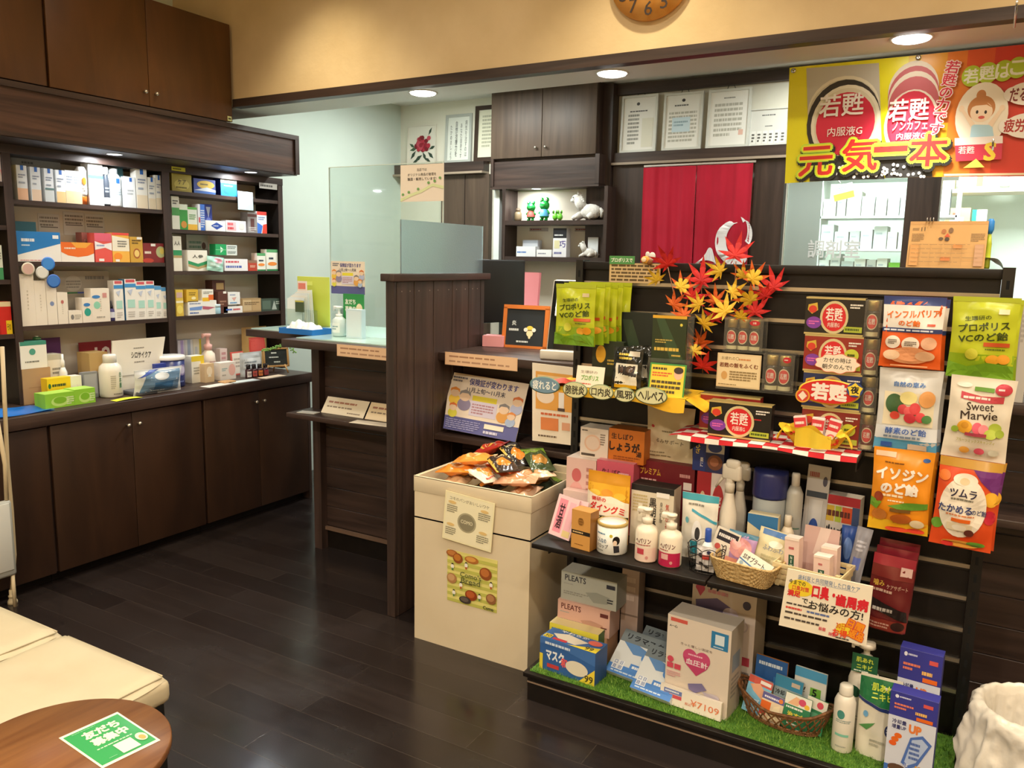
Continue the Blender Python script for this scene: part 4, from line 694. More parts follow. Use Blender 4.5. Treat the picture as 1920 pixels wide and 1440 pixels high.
PEO = family(.1, .66, .085, '#d98a3c', '#e6c24c')+family(.24, .62, .1, '#8a8686', '#8d84a0')+family(.1, .4, .07, '#d2703a', '#d8d24c')+family(.92, .66, .085, '#cf7038', '#aeb4d2')+family(.77, .5, .09, '#7d7a7a', '#dca050')+family(.88, .4, .07, '#dc8a40', '#a9bcdc')
tag(carton_mesh(at[1], .002, at[2], '#e9dccb', FAM()+PEO).build('poster', None, at[0]), 'small family health-card poster with violet foot on the acrylic screen', 'poster')
at = slot('y', 3.0, 628, 667, 548, 1.2)
tag(carton_mesh(at[1], .003, at[2], '#2f8a48', [TT('友だち', .35, .7, .2, '#eef4e6', w=.5, b=.04), TT('募集中', .35, .42, .2, '#eef4e6', w=.5, b=.04), EE(.78, .4, .16, .24, '#e8d8b4')]).build('counter_card', None, (at[0].x, 3.06, 1.2065)), 'small green card with white lettering standing on the writing counter', 'card').location.z = 1.19
# things on the writing counter
ZC = 1.1065
def cs(xl, xr, yt, Y=3.2, z=ZC): return ('y', Y, xl, xr, yt, z)
t = empty('leaflet_rack', 'yellow-green backed rack of leaflets at the left end of the writing counter', 'leaflet rack', slot(*cs(546, 606, 519, 3.35))[0])
at = slot(*cs(546, 606, 519, 3.35)); w, h = at[1], at[2]
mb = MB(); mb.box(-w/2, .05, 0, w/2, .055, h, C('#b9c04a'), .002); mb.box(-w/2+.05, .0485, h*.82, -w/2+.12, .05, h*.9, C('#d2d86a')); mb.build('back_board', t)
mb = MB(); mb.box(-w/2, -.05, 0, w/2, -.046, h*.35, ACR); mb.box(-w/2, -.046, 0, w/2, .05, .005, ACR); mb.build('pocket', t)
mb = MB()
for i in range(7): mb.box(-w/2+.005+.006*i, -.04+.01*i, .006, -w/2+.12+.006*i, -.038+.01*i, h*(.55+.03*i), C(['#eef0ee', '#e2e8ea', '#f2efe6'][i % 3]), M=Matrix.Rotation(R_(2-i), 4, 'Y'))
mb.build('leaflets', t)
mb = MB(); mb.box(-.01, -.06, h*.72, .06, -.058, h*.92, C('#e8d6cc')); mb.box(-.004, -.0605, h*.76, .05, -.06, h*.88, C('#d87a6a')); mb.build('price_card', t)
mb = MB(); mb.box(-.03, -.062, h*.3, .035, -.058, h*.52, C('#414a32')); mb.box(-.03, -.0625, h*.5, .035, -.062, h*.53, C('#b8a84c')); mb.build('dark_leaflet', t)
t = empty('tissue_tray', 'shallow blue tray with white tissues spilling over it on the writing counter', 'tray', slot(*cs(541, 604, 600, 3.02))[0])
mb = MB(); mb.box(-.125, -.05, 0, .10, .08, .006, C('#1d6fc0')); mb.box(-.125, -.055, .0, .10, -.05, .028, C('#1d6fc0')); mb.box(-.125, .08, 0, .10, .085, .028, C('#1d6fc0')); mb.box(-.13, -.055, 0, -.125, .085, .028, C('#1d6fc0')); mb.box(.10, -.055, 0, .105, .085, .028, C('#1d6fc0')); mb.build('tray_body', t)
mb = MB(); mb.surf(lambda u, v: (-.115+.2*u+.01*math.sin(9*v), -.045+.11*v, .012+(.05*math.exp(-((u-.3)/.3)**2)+.035*math.exp(-((u-.75)/.2)**2))*math.sin(math.pi*v)**.6+.006*math.sin(31*u+9*v)+.005*math.sin(17*u-14*v)), 34, 16, C('#eef2f2'), smooth=False); mb.build('tissues', t)
bottle('sanitiser_bottle', 'clear pump bottle of hand sanitiser on the writing counter', 'pump bottle', cs(617, 637, 575, 3.0), [(.85, 0), (1, .05), (1, .55), (.5, .66)], [(.5, .65), (.5, .74), (.2, .76), (.2, .92), (.5, .94), (.5, 1)], '#dfe6e6', '#c2d0d0', [RR(.2, .1, .8, .9, '#e4eaea'), LL(.3, .3, .7, .7, 2, '#7da0a8')], (.1, .5), pump=True)
carton('acrylic_stand', 'pale blue standing acrylic menu holder on the writing counter', 'stand', cs(649, 678, 580, 3.0), .03, '#c9dbe6', [RR(.08, .06, .92, .94, '#dbe8f0')])
carton('grey_folder', 'narrow grey-green folder standing beside the sanitiser bottle', 'folder', cs(637, 649, 578, 3.075), .04, '#7f948e')
at = slot('y', 2.798, 630, 722, 643, 1.06)
def strip(label, cx, w, Y, z, h, rx): 
    return tag(carton_mesh(w, .001, h, '#e0b893', [RR(.01, .04, .99, .96, '#e6c29e'), LL(.06, .58, .92, .8, 1, '#a87e62'), LL(.06, .2, .96, .42, 1, '#b08a70')]).build('price_notice', None, (cx, Y, z), (rx, 0, 0)), label, 'notice')
strip('salmon-coloured notice strip hanging from the edge of the writing counter', -2.39, .36, 2.7975, 1.045, .055, 0)
strip('salmon-coloured notice strip hanging from the edge of the service counter', -1.80, .36, 2.8275, 1.05, .055, 0)
for x, l, c in ((-2.64, 'cream folded notice standing at the left of the writing shelf', '#e4d8be'), (-2.36, 'cream folded notice standing at the right of the writing shelf', '#e6d2ae')):
    tag(carton_mesh(.27, .001, .09, c, [LL(.08, .6, .9, .8, 1, '#a8745c'), LL(.08, .35, .8, .5, 1, '#8a7a66'), LL(.6, .1, .95, .22, 1, '#8a7a66')]).build('folded_notice', None, (x, 2.90, .739), (R_(-35), 0, 0)), l, 'notice')
tag(MB().box(-.14, -.035, 0, .14, .035, .0012, C('#e6dccb'), M=Matrix.Rotation(.12, 4, 'Z')).build('leaflet', None, (-2.36, 2.84, .7385)), 'shiny leaflet lying flat on the writing shelf', 'leaflet')
tag(MB().box(-.05, -.025, 0, .05, .025, .003, C('#cfd0c8'), M=Matrix.Rotation(.2, 4, 'Z')).build('pen_tray', None, (-2.82, 2.86, .7385)), 'pale flat slip at the left tip of the writing shelf', 'slip')
t = empty('pen_cup', 'red rectangular pen cup with a pen on the writing shelf against the partition', 'pen cup', (-2.095, 2.88, .7385))
mb = MB(); mb.box(-.022, -.022, 0, .022, .022, .006, C('#c8241e')); 
for a in ((-.022, -.022, 0, .022, -.019, .12), (-.022, .019, 0, .022, .022, .12), (-.022, -.022, 0, -.019, .022, .12), (.019, -.022, 0, .022, .022, .12)): mb.box(*a, C('#c8241e'))
mb.build('cup', t); MB().tube([(0, 0, .007), (.008, .005, .165)], .004, C('#d8b89a')).build('pen', t)
# goods behind the gap between the cabinets and the writing counter
t = empty('back_rack', 'white goods rack glimpsed through the gap left of the writing counter', 'rack', (-2.98, 4.3, 0))
for z in (.02, .35, .62, .85): MB().box(-.22, 0, z-.02, .22, .3, z, BLACK).build('shelf', t)
for x in (-.22, .21): MB().box(x, 0, 0, x+.01, .3, 1.0, BLACK).build('upright', t)
for i, (z, h, c, l) in enumerate([(.021, .25, '#a5803f', 'tan carton low in the gap beside the writing counter'), (.351, .2, '#e4e8ea', 'white file box in the gap beside the writing counter'), (.621, .12, '#c2562a', 'orange carton in the gap beside the writing counter'), (.851, .14, '#cfe0e6', 'pale blue box topmost in the gap beside the writing counter')]):
    tag(carton_mesh(.3, .2, h, c, [LL(.1, .3, .9, .7, 2, '#8a8a88')]).build('carton', None, (-2.98, 4.33, z)), l, 'box')
# posters on the shelf under the service counter
def quad4(name, label, cat, Q, base, prints, th=.0015, step=.00012, back=(0, 1, 0)):
    """a sheet through four corner points: top left, top right, bottom right, bottom left"""
    mb = MB(); B = C(base, .45); n = (Q[1]-Q[0]).cross(Q[3]-Q[0]).normalized()
    if n.dot(Vector(back)) < 0: n = -n
    K = [q+n*(th+.002) for q in Q]; mb.surf(lambda u, v: Q[3].lerp(Q[0], v).lerp(Q[2].lerp(Q[1], v), u), 16, 16, B, False); mb.quad(K[0], K[1], K[2], K[3], B)
    for i in range(4): j = (i+1) % 4; mb.quad(Q[i], Q[j], K[j], K[i], B)
    print_on(mb, lambda u, v, e: Q[3].lerp(Q[0], v).lerp(Q[2].lerp(Q[1], v), u)-n*e, (Q[1]-Q[0]).length, (Q[3]-Q[0]).length, prints, step=step, e0=.0006, sub=10); return tag(mb.build(name), label, cat)
quad4('poster', 'cream family health-card poster with violet foot leaning on the bag shelf above the bread box', 'poster', [on('y', 2.955, 845, 697), on('y', 2.955, 992, 720), on('y', 2.83, 966, 829), on('y', 2.83, 831, 803)], '#e9dccb', FAM()+PEO+[LL(.03, .03, .5, .2, 5, '#8f90bd'), RR(.56, .12, .82, .2, '#e4dccb'), LL(.56, .02, .85, .1, 1, '#c9c8de')])
quad4('poster', 'tall orange and white procedure leaflet standing right of the family poster', 'poster', [on('y', 2.823, 998, 680), on('y', 2.823, 1083, 690), on('y', 2.806, 1080, 836), on('y', 2.806, 998, 826)], '#e6dccb', [RR(.08, .42, .95, .9, '#dca04c'), RR(.12, .78, .9, .86, '#e6c896'), EE(.3, .6, .2, .1, '#e8d8c8'), RR(.6, .44, .72, .66, '#e8e4e0'), RR(.58, .42, .74, .46, '#4a3a34'), LL(.2, .34, .9, .39, 1, '#c8643c'), RR(.2, .16, .6, .32, '#d8824c'), RR(.68, .18, .86, .28, '#d8a080'), LL(.14, .06, .7, .1, 1, '#6a5a4c')])
# till area behind: monitor, pink file, small chalk menu, face reader
t = empty('till_monitor', 'black till monitor seen edge-on behind the plank partition', 'monitor', (-2.02, 3.37, 1.1005))
mb = MB(); mb.box(-.16, -.02, .1, .13, .02, .40, BLACK, .006, M=Matrix.Rotation(R_(74), 4, 'Z')); mb.box(-.14, .02, .13, .11, .05, .36, GREYM, .01, M=Matrix.Rotation(R_(74), 4, 'Z')); mb.build('screen', t)
MB().box(-.02, .0, .0, .02, .03, .2, BLACK).build('stand', t); MB().box(-.03, -.08, 0, .05, .08, .01, BLACK).build('base', t)
t = empty('office_desk', 'dark desk behind the service counter carrying the till', 'desk', (-1.9, 3.7, 0))
MB().box(-.15, -.205, 1.08, .7, .3, 1.108, DARK).build('desk_top', t); MB().box(-.15, .26, 0, .7, .3, 1.08, DARK).build('panel', t)
tag(carton_mesh(.2, .02, .33, '#e8909a', [RR(.1, .78, .2, .92, '#f2b4ba')]).build('pink_folder', None, slot('y', 3.74, 950, 998, 507, 1.109)[0], (R_(-6), 0, 0)), 'pink folder standing upright behind the till monitor', 'folder')
tag(carton_mesh(.20, .1, .06, '#dcd8d6', [RR(.1, .2, .9, .8, '#e8e4e2')]).build('paper_tray', None, (-1.72, 3.66, 1.109)), 'white paper stack on the desk in front of the pink folder', 'paper stack')
tag(carton_mesh(.10, .08, .05, '#e8a0a6').build('pink_box', None, (-1.945, 3.16, 1.1015), (0, 0, .25)), 'small pink box on the service counter beside the partition', 'box')
t = empty('card_terminal', 'small black card machine with a yellow-green sticker behind the partition', 'card machine', (-1.88, 3.30, 1.1015)); 
mb = MB(); mb.box(-.05, -.06, 0, .05, .0, .09, BLACK, .006); mb.box(-.045, -.062, .05, -.005, -.06, .075, C('#c9d23c')); mb.build('body', t)
MB().box(-.045, -.061, .008, .045, -.06, .045, C('#2b2e33', .1)).build('keypad', t)
t = empty('chalk_menu', 'orange framed chalkboard with a bee drawing on the service counter', 'chalkboard', slot('y', 3.2, 950, 1016, 577, 1.1005)[0], (R_(-8), 0, R_(6)))
at = slot('y', 3.2, 946, 1018, 577, 1.1005); w, h = at[1], at[2]
mb = MB(); mb.box(-w/2, 0, 0, w/2, .006, h, C('#20262a', .8))
print_on(mb, lambda u, v, e: (-w/2+u*w, -e, v*h), w, h, [TT('炎', .22, .62, .12, '#cfd6d4'), LL(.1, .4, .4, .5, 1, '#cfd6d4'), LL(.3, .12, .7, .2, 1, '#cfd6d4'), EE(.62, .48, .09, .08, '#e6c84c'), EE(.62, .37, .08, .08, '#e8dcb0'), RR(.54, .44, .7, .46, '#4a3a20'), EE(.52, .46, .05, .05, '#f0ece0'), EE(.72, .46, .05, .05, '#f0ece0'), EE(.62, .28, .03, .04, '#e8dcb0')]); mb.build('board', t)
mb = MB(); OF = C('#c8702a', .5)
for a in ((-w/2-.012, -.004, 0, -w/2+.006, .012, h), (w/2-.006, -.004, 0, w/2+.012, .012, h), (-w/2-.012, -.004, h-.006, w/2+.012, .012, h+.012), (-w/2-.012, -.004, -.0, w/2+.012, .012, .012)): mb.box(*a, OF)
mb.build('frame', t)
t = empty('face_reader', 'white rimmed card reader terminal with black screen on the service counter', 'card reader', (-1.47, 2.93, 1.1005), (0, 0, R_(8)))
mr = Matrix.Rotation(R_(-14), 4, 'X')
mb = MB(); mb.box(-.075, .0, .03, .075, .028, .335, C('#d8d2c6', .35), .014, M=mr); mb.build('case', t)
mb = MB(); mb.box(-.068, -.002, .04, .068, .004, .328, C('#101214', .08), .004, M=mr); mb.box(-.05, -.0026, .18, -.04, -.002, .27, C('#3a4a58', .1), M=mr); mb.build('screen', t)
mb = MB(); mb.box(-.085, -.03, 0, .085, .11, .012, C('#d8d2c6', .35), .005); mb.box(-.085, -.035, .0, .085, -.02, .04, C('#d8d2c6', .35), .006); mb.build('base', t)
# ================================================================== back wall: wall cupboard with open shelves, frames, curtain
t = empty('wall_cupboard', 'grey-brown two-door wall cupboard with lit open shelves of frogs and plush toys', 'cupboard', (-2.68, 5.0, 1.2))
M = Matrix.Translation((2.68, -5.0, -1.2)); YC = 4.9
def py(px, y_): return on('y', YC, px, y_)
xl, xr, xm = on('y', YC, 921, 240).x, on('y', YC, 1118, 240).x, on('y', YC, 1016, 240).x
zb = 2.19; zt = 2.64
MB().box(xl, YC+.02, zb, xr, 5.098, zt, WZ, M=M).build('body', t)
for a, b, s in ((xl, xm-.002, 1), (xm+.002, xr, 0)):
    d = MB().box(a, YC, zb, b, YC+.019, zt, BKDOOR, .0015, M=M).build('door', t)
    MB().lathe([(.004, 0), (.004, .012), (.009, .016), (.009, .022), (.002, .026)], KNOB, 12, M=M @ Matrix.Translation((b-.035 if s else a+.035, YC, zb+.06)) @ Matrix.Rotation(R_(90), 4, 'X')).build('knob', d)
mb = MB(); mb.box(xl, YC+.014, 2.0, xr+.02, YC+.03, zb-.02, WX, M=M); mb.box(xl, YC-.0, 2.0, xl+.022, 5.09, zb, WZ, M=M); mb.box(xr, YC, 2.0, xr+.03, 5.09, zb, WZ, M=M); mb.box(xl, YC, 1.985, xr+.03, 5.09, 2.003, WX, M=M); mb.box(xl+.022, YC+.03, zb-.02, xr, 5.09, zb, WX, M=M); mb.build('fascia', t)
for x in (on('y', YC, 941, 420).x, on('y', YC, 1131, 420).x): MB().box(x-.0, YC, 1.15, x+.025, 5.09, 1.985, WZ, M=M).build('side_panel', t)
sx0, sx1 = on('y', YC, 941, 420).x+.025, on('y', YC, 1131, 420).x
zs1, zs2 = on('y', YC, 1040, 413).z, on('y', YC, 1040, 482).z
MB().box(sx0, 5.07, 1.15, sx1, 5.09, 1.985, BACKP, M=M).build('back_panel', t)
for z in (zs1, zs2): MB().box(sx0, YC+.003, z-.03, sx1, 5.07, z, WX, M=M).build('shelf', t)
MB().lathe([(.0001, 0), (.032, 0)], emit('#f0f6ff', 4), 20, caps=False, M=M @ Matrix.Translation((-2.72, 4.96, 1.984))).build('puck_light', t)
mb = MB()
for a, b in ((1.0, .5), (.3, .5)): pass
for px0, px1, y0 in ((993, 1028, 427), (1078, 1116, 427)):
    a, b = on('y', 5.068, px0, y0), on('y', 5.068, px1, y0)
    mb.box(a.x, 5.067, a.z-.025, b.x, 5.069, a.z, C('#a99c92'), M=M); print_on(mb, lambda u, v, e: M @ Vector((a.x+(b.x-a.x)*u, 5.067-e, a.z-.025+.025*v)), .1, .025, [LL(.05, .2, .95, .8, 1, '#8a3c34')])
mb.build('shelf_sign', t)
tag(MB().box(xl-.005, 4.96, 1.2, xl+.04, 5.0, 1.985, C('#e9efee')).build('white_board', None), 'narrow white board seen on edge, left of the open toy shelves', 'board')
def frog(name, label, px, yt, shirt, s):
    p, w, h = slot('y', 4.97, px-10*s, px+10*s, yt, zs1+.0005); r = h/10
    t = empty(name, label, 'figurine', p, group='green frog figurines')
    G = C('#1f9a3c', .25)
    mb = MB(); mb.lathe([(.3*r, 1.2*r), (2.0*r, 1.4*r), (1.9*r, 3*r), (1.2*r, 4.8*r), (.3*r, 5.1*r)], G, 18)
    mb.ball((0, 0, 6.4*r), 2.3*r, 1.9*r, 2.1*r, G); mb.ball((-1.25*r, -.2*r, 8.7*r), .95*r, .95*r, 1.1*r, G); mb.ball((1.25*r, -.2*r, 8.7*r), .95*r, .95*r, 1.1*r, G)
    for s_ in (-1, 1):
        mb.tube([(s_*.9*r, 0, 1.8*r), (s_*1.0*r, 0, .5*r)], .7*r, G); mb.ball((s_*1.05*r, -.5*r, .45*r), .8*r, 1.1*r, .45*r, G); mb.tube([(s_*1.4*r, 0, 4.3*r), (s_*2.5*r, -.3*r, 3.0*r)], .45*r, G)
    mb.build('frog_body', t)
    mb = MB(); mb.lathe([(2.15*r, 1.9*r), (2.05*r, 3.1*r), (1.4*r, 4.7*r), (1.0*r, 5.0*r)], C(shirt), 18, caps=False); mb.build('shirt', t)
    mb = MB()
    for s_ in (-1, 1): mb.ball((s_*1.25*r, -1.0*r, 8.8*r), .5*r, .25*r, .6*r, C('#f2f2ea'), 10); mb.ball((s_*1.25*r, -1.22*r, 8.8*r), .22*r, .12*r, .3*r, BLACK, 8)
    mb.tube([(-1.2*r, -1.62*r, 6.2*r), (0, -1.95*r, 5.8*r), (1.2*r, -1.62*r, 6.2*r)], .12*r, C('#0f4a20'), 6)
    mb.build('face', t); return t
frog('frog_figurine', 'green frog figurine in a red shirt on the upper toy shelf', 996, 375, '#c8544a', 1)
frog('frog_figurine', 'taller green frog figurine in a light blue shirt on the upper toy shelf', 1021, 369, '#58a8d8', 1.2)
for i, px in enumerate((1041, 1050)):
    p, w, h = slot('y', 4.95, px-5, px+5, 394, zs1+.0005); t = empty('frog_figurine', ['tiny bright green frog pair member, left, in front of the plush horse', 'tiny bright green frog pair member, right, in front of the plush horse'][i], 'figurine', p, group='tiny frogs')
    mb = MB(); G2 = C('#6fc83c', .3); mb.ball((0, 0, h*.35), w*.5, w*.45, h*.35, G2, 10); mb.ball((-w*.3, -.003, h*.8), w*.22, w*.22, h*.2, G2, 8); mb.ball((w*.3, -.003, h*.8), w*.22, w*.22, h*.2, G2, 8); mb.build('frog_body', t)
    mb = MB(); mb.ball((-w*.3, -.003-w*.18, h*.8), w*.1, w*.06, h*.1, BLACK, 8); mb.ball((w*.3, -.003-w*.18, h*.8), w*.1, w*.06, h*.1, BLACK, 8); mb.build('eyes', t)
bottle('brown_jar', 'small brownish figurine jar in the corner of the upper toy shelf', 'jar', ('y', 4.98, 962, 974, 390, zs1+.0005), [(.8, 0), (1, .2), (1, .6), (.6, .75)], [(.65, .74), (.7, .9), (.4, 1)], '#6a5a48', '#7a6a50')
PL = noisy('white_plush', '#dcd8d2', '#ece8e2', (60, 60, 60), .95, .5, bscale=160)
def plush(label, pxl, pxr, yt, z, legs=True, name='plush_horse'):
    p, w, h = slot('y', 4.96, pxl, pxr, yt, z); t = empty(name, label, 'plush toy', p)
    mb = MB(); mb.ball((w*.12, 0, h*.30), w*.36, w*.17, h*.27, PL); mb.tube([(-w*.1, 0, h*.42), (-w*.24, 0, h*.62), (-w*.28, 0, h*.78)], [w*.17, w*.13, w*.12], PL, 10)
    mb.ball((-w*.31, 0, h*.78), w*.15, w*.11, h*.14, PL); mb.ball((-w*.42, 0, h*.70), w*.085, w*.075, h*.08, PL)
    for s_ in (-1, 1):
        mb.ball((-w*.24, s_*w*.07, h*.94), w*.035, w*.025, h*.07, PL, 8); mb.tube([(-w*.12, s_*w*.1, h*.22), (-w*.3, s_*w*.13, h*.1), (-w*.36, s_*w*.12, h*.07)], [w*.09, w*.07, w*.065], PL, 8); mb.tube([(w*.25, s_*w*.12, h*.2), (w*.12, s_*w*.17, h*.08)], [w*.1, w*.07], PL, 8)
    mb.build('horse_body', t)
    mb = MB(); 
    for i in range(7): a = i/6; mb.ball((-w*.22+w*.16*a, 0, h*(.92-.42*a)), w*.07, w*.05, h*.07, PL, 8)
    mb.build('mane', t); MB().tube([(w*.42, 0, h*.4), (w*.5, 0, h*.3), (w*.47, 0, h*.1)], [w*.05, w*.07, w*.04], PL, 8).build('tail', t)
    mb = MB(); mb.ball((-w*.38, -w*.105, h*.8), w*.02, w*.015, h*.022, BLACK, 8); mb.ball((-w*.47, -w*.04, h*.71), w*.012, w*.01, h*.01, C('#8a7a78'), 6); mb.build('face', t); return t
plush('big white plush horse lying on the upper toy shelf', 1070, 1130, 359, zs1+.0005)
plush('small white plush horse on the lower toy shelf, in front', 1084, 1118, 452, zs2+.0005)
plush('small white plush horse on the lower toy shelf, behind and higher', 1094, 1126, 444, zs2+.0005).location.y = 5.02
for c, Y, l, pr, b in [((968, 1004, 462), 4.93, 'low white medicine box with blue line at the left of the lower toy shelf', [LL(.05, .3, .7, .55, 1, '#3d6fb8')], '#e4e6ea'), ((980, 1008, 450), 5.0, 'white and grey medicine box behind the low one, lower toy shelf', [LL(.05, .4, .9, .6, 1, '#5a6a9c'), RR(0, .8, 1, 1, '#b9c0cc')], '#d6dae2'), ((1006, 1034, 468), 4.93, 'small flat white medicine box in the middle of the lower toy shelf', [LL(.1, .3, .8, .6, 1, '#8a8a98')], '#e6e6e6'), ((1037, 1062, 428), 4.93, 'tall black, white and violet medicine box on the lower toy shelf', [RR(0, .66, 1, 1, '#1c1a20'), LL(.1, .72, .9, .8, 1, '#e0e0e0'), TT('巧', .7, .45, .22, '#4a3c8a'), RR(.1, .3, .5, .58, '#d9d2a8'), LL(.1, .08, .9, .2, 1, '#6a6aa0')], '#e4e2e6')]:
    carton('medicine_box', l, 'box', ('y', Y, *c, zs2+.0005), .06, b, pr)
# frames on the wall
YF = 5.07
def frame(label, pxl, pxr, yt, zbm, bw, fcol, prints, paper='#f0ede4', hook=None, Y=YF, name='picture_frame', cat='framed picture', group=None):
    p, w, h = slot('y', Y, pxl, pxr, yt, zbm); t = empty(name, label, cat, p, (R_(-3), 0, 0), group)
    mb = MB(); F = C(fcol, .4)
    for a in ((-w/2, 0, 0, -w/2+bw, .018, h), (w/2-bw, 0, 0, w/2, .018, h), (-w/2+bw, 0, 0, w/2-bw, .018, bw), (-w/2+bw, 0, h-bw, w/2-bw, .018, h)): mb.box(*a, F)
    mb.build('frame', t)
    mb = MB(); mb.box(-w/2+bw, .008, bw, w/2-bw, .012, h-bw, C(paper))
    print_on(mb, lambda u, v, e: (-w/2+bw+u*(w-2*bw), .008-e, bw+v*(h-2*bw)), w-2*bw, h-2*bw, prints); mb.build('print', t)
    if hook: mb = MB(); mb.tube([(-.02, .012, h), (-.005, .02, h+.05), (0, .02, h+.055), (.01, .02, h+.045), (.03, .012, h)], .002, BLACK, 6); mb.ball((0, .02, h+.055), .006, .006, .006, BLACK, 8); mb.build('hanging_wire', t)
    return t
rn = random.Random(8); peony = []
for (a, b, l, an) in [(.8, .85, .12, 60), (.2, .4, .14, 190), (.15, .5, .12, 150), (.2, .25, .15, 230), (.4, .16, .16, 210), (.62, .2, .14, 300), (.85, .22, .14, 320), (.9, .42, .12, 20), (.3, .08, .12, 200), (.75, .1, .12, 330)]:
    c, s_ = math.cos(R_(an)), math.sin(R_(an)); peony.append(PP([(a-l*c, b-l*s_), (a+l*.35*s_, b-l*.35*c), (a+l*c, b+l*s_), (a-l*.35*s_, b+l*.35*c)], ['#2f4234', '#41573f'][rn.randint(0, 1)]))
for k in range(34):
    a = rn.uniform(0, 6.28); r = .27*math.sqrt(rn.random()); peony.append(EE(.55+r*math.cos(a), .56+r*.85*math.sin(a), .07, .06, ['#8d1a2c', '#a8283a', '#74121f', '#b84454'][k % 4]))
zl = 2.202
frame('white canvas with a red peony painting, left end of the picture ledge', 762, 815, 234, zl, .006, '#d9d5c8', peony, '#dedacd', name='peony_painting', cat='painting')
frame('grey framed brush-written calligraphy right of the peony painting', 833, 882, 213, zl, .02, '#b0b4ae', [TT('病気を治すのは', .84, .5, .84, '#2a2c2c', vert=True, w=.1, b=0), TT('あなた自身です', .62, .45, .8, '#2a2c2c', vert=True, w=.09, b=0), TT('自然治療力を', .4, .5, .82, '#2a2c2c', vert=True, w=.11, b=.01), TT('たかめましょう', .16, .42, .8, '#2a2c2c', vert=True, w=.09, b=0)], '#dfe2da', name='calligraphy_frame')
frame('dark framed certificate half hidden by the wall cupboard', 888, 935, 196, zl, .03, '#3c2a20', [LL(.2, .2, .9, .9, 9, '#a9a892')], '#dcdac4', name='certificate_frame', cat='framed certificate')
for (a, b, y, l, pr, hk) in [(1163, 1230, 177, 'white framed certificate next to the dark pillar, left of three', [LL(.15, .1, .5, .7, 8, '#8c8a80'), LL(.2, .72, .8, .76, 1, '#4a4a48'), EE(.45, .88, .05, .03, '#4a4a44'), RR(.6, .05, .95, .6, '#dad6c4')], 1), (1242, 1315, 172, 'white framed certificate with a pale blue slip, middle of three', [LL(.1, .1, .9, .7, 8, '#b4b1a4'), EE(.5, .9, .05, .03, '#3a3a38'), LL(.25, .78, .75, .83, 1, '#6a6a66'), RR(.2, .3, .72, .58, '#c9dce4'), LL(.25, .4, .65, .52, 2, '#8fa9b4')], 1), (1325, 1405, 165, 'white framed certificate right of three above the red curtain', [LL(.12, .15, .85, .8, 7, '#b4b1a4'), LL(.35, .86, .7, .9, 1, '#8a8880'), RR(.78, .18, .9, .28, '#d9b0a0')], 1)]:
    frame(l, a, b, y, zl+.004, .014, '#cfcfc6', pr, '#f0ede4', hk, 5.04, 'certificate_frame', 'framed certificate', 'white framed certificates')
frame('low white price board with small tags beside the yellow banner', 1405, 1476, 203, zl+.002, .004, '#d2d2cc', [LL(.3, .82, .75, .88, 1, '#6a6a6a'), LL(.4, .52, .65, .57, 1, '#6a6a6a')]+[RR(.03+.162*i, .06, .03+.162*i+.13, .42, '#f0efe8') for i in range(6)]+[LL(.05+.162*i, .1, .05+.162*i+.08, .36, 3, '#55534e') for i in range(6)], '#d9d8d0', name='price_board', cat='board')
# red curtain in the doorway
t = empty('doorway_curtain', 'red doorway curtain with a white crescent emblem, hanging in two panels', 'curtain', (-1.61, 5.0, 2.1))
RC = noisy('red_cloth', '#aa0826', '#bc1030', (3, 3, 3), .85)
def fold(u, v, ph): return .012*math.sin(21*u+ph+1.5*v)*(.4+.6*v)+.006*math.sin(47*u+ph)*(.3+.7*v)
def panel(x0, x1, ph, mbx):
    mbx.surf(lambda u, v: (x0+(x1-x0)*u+1.61+.008*v*math.sin(3*v+ph), fold(u, v, ph), -v*1.55), 40, 16, RC); return lambda u, v, e: (x0+(x1-x0)*u+1.61+.008*(1-v)*math.sin(3*(1-v)+ph), fold(u, 1-v, ph)-e-.002, -(1-v)*1.55)
mb = MB(); panel(-1.962, -1.615, .3, mb); mb.build('curtain_panel', t)
mb = MB(); wf = panel(-1.613, -1.265, 1.7, mb)
wx = lambda px, py_: ((on('y', 4.99, px, py_).x+1.613)/.348, 1-(2.1-on('y', 4.99, px, py_).z)/1.55)
def cres(o, i, n=14):   # crescent: outer arc and inner arc, given as centre / radii / angle range in picture pixels
    (cx, cy, rx, ry, a0, a1) = o; A = [(cx+rx*math.cos(R_(a0+(a1-a0)*k/n)), cy-ry*math.sin(R_(a0+(a1-a0)*k/n))) for k in range(n+1)]
    (cx, cy, rx, ry, a0, a1) = i; B = [(cx+rx*math.cos(R_(a1+(a0-a1)*k/n)), cy-ry*math.sin(R_(a1+(a0-a1)*k/n))) for k in range(n+1)]
    return [wx(*q) for q in A+B]
def fine(pts, col):    # cut a long outline into strips so the emblem follows the folds
    n = len(pts)//2; A, B = pts[:n], pts[n:][::-1]
    return [PP([A[k], A[k+1], B[k+1], B[k]], col) for k in range(n-1)]
WHT = '#e9e4e4'
emb = fine(cres((1376, 455, 36, 42, 105, 255), (1390, 452, 30, 36, 105, 255)), WHT)+fine(cres((1398, 438, 12, 24, -60, 120), (1385, 432, 16, 26, -50, 80)), WHT)+fine(cres((1378, 478, 24, 22, 170, 340), (1380, 470, 20, 16, 190, 330)), WHT)+fine(cres((1330, 492, 10, 28, 60, 180), (1322, 500, 22, 12, 20, 170)), WHT)
print_on(mb, wf, .348, 1.55, emb, step=.00002, e0=.002); mb.build('curtain_panel', t)
MB().tube([(-.355, .02, .012), (.355, .02, .012)], .008, C('#d9cfc4')).build('curtain_rod', t)
tag(MB().box(-2.33, 4.985, 1.5, -2.255, 4.998, 1.66, C('#d9dde0')).build('white_plate', None), 'white rectangular plate on the dark pillar left of the curtain', 'plate')
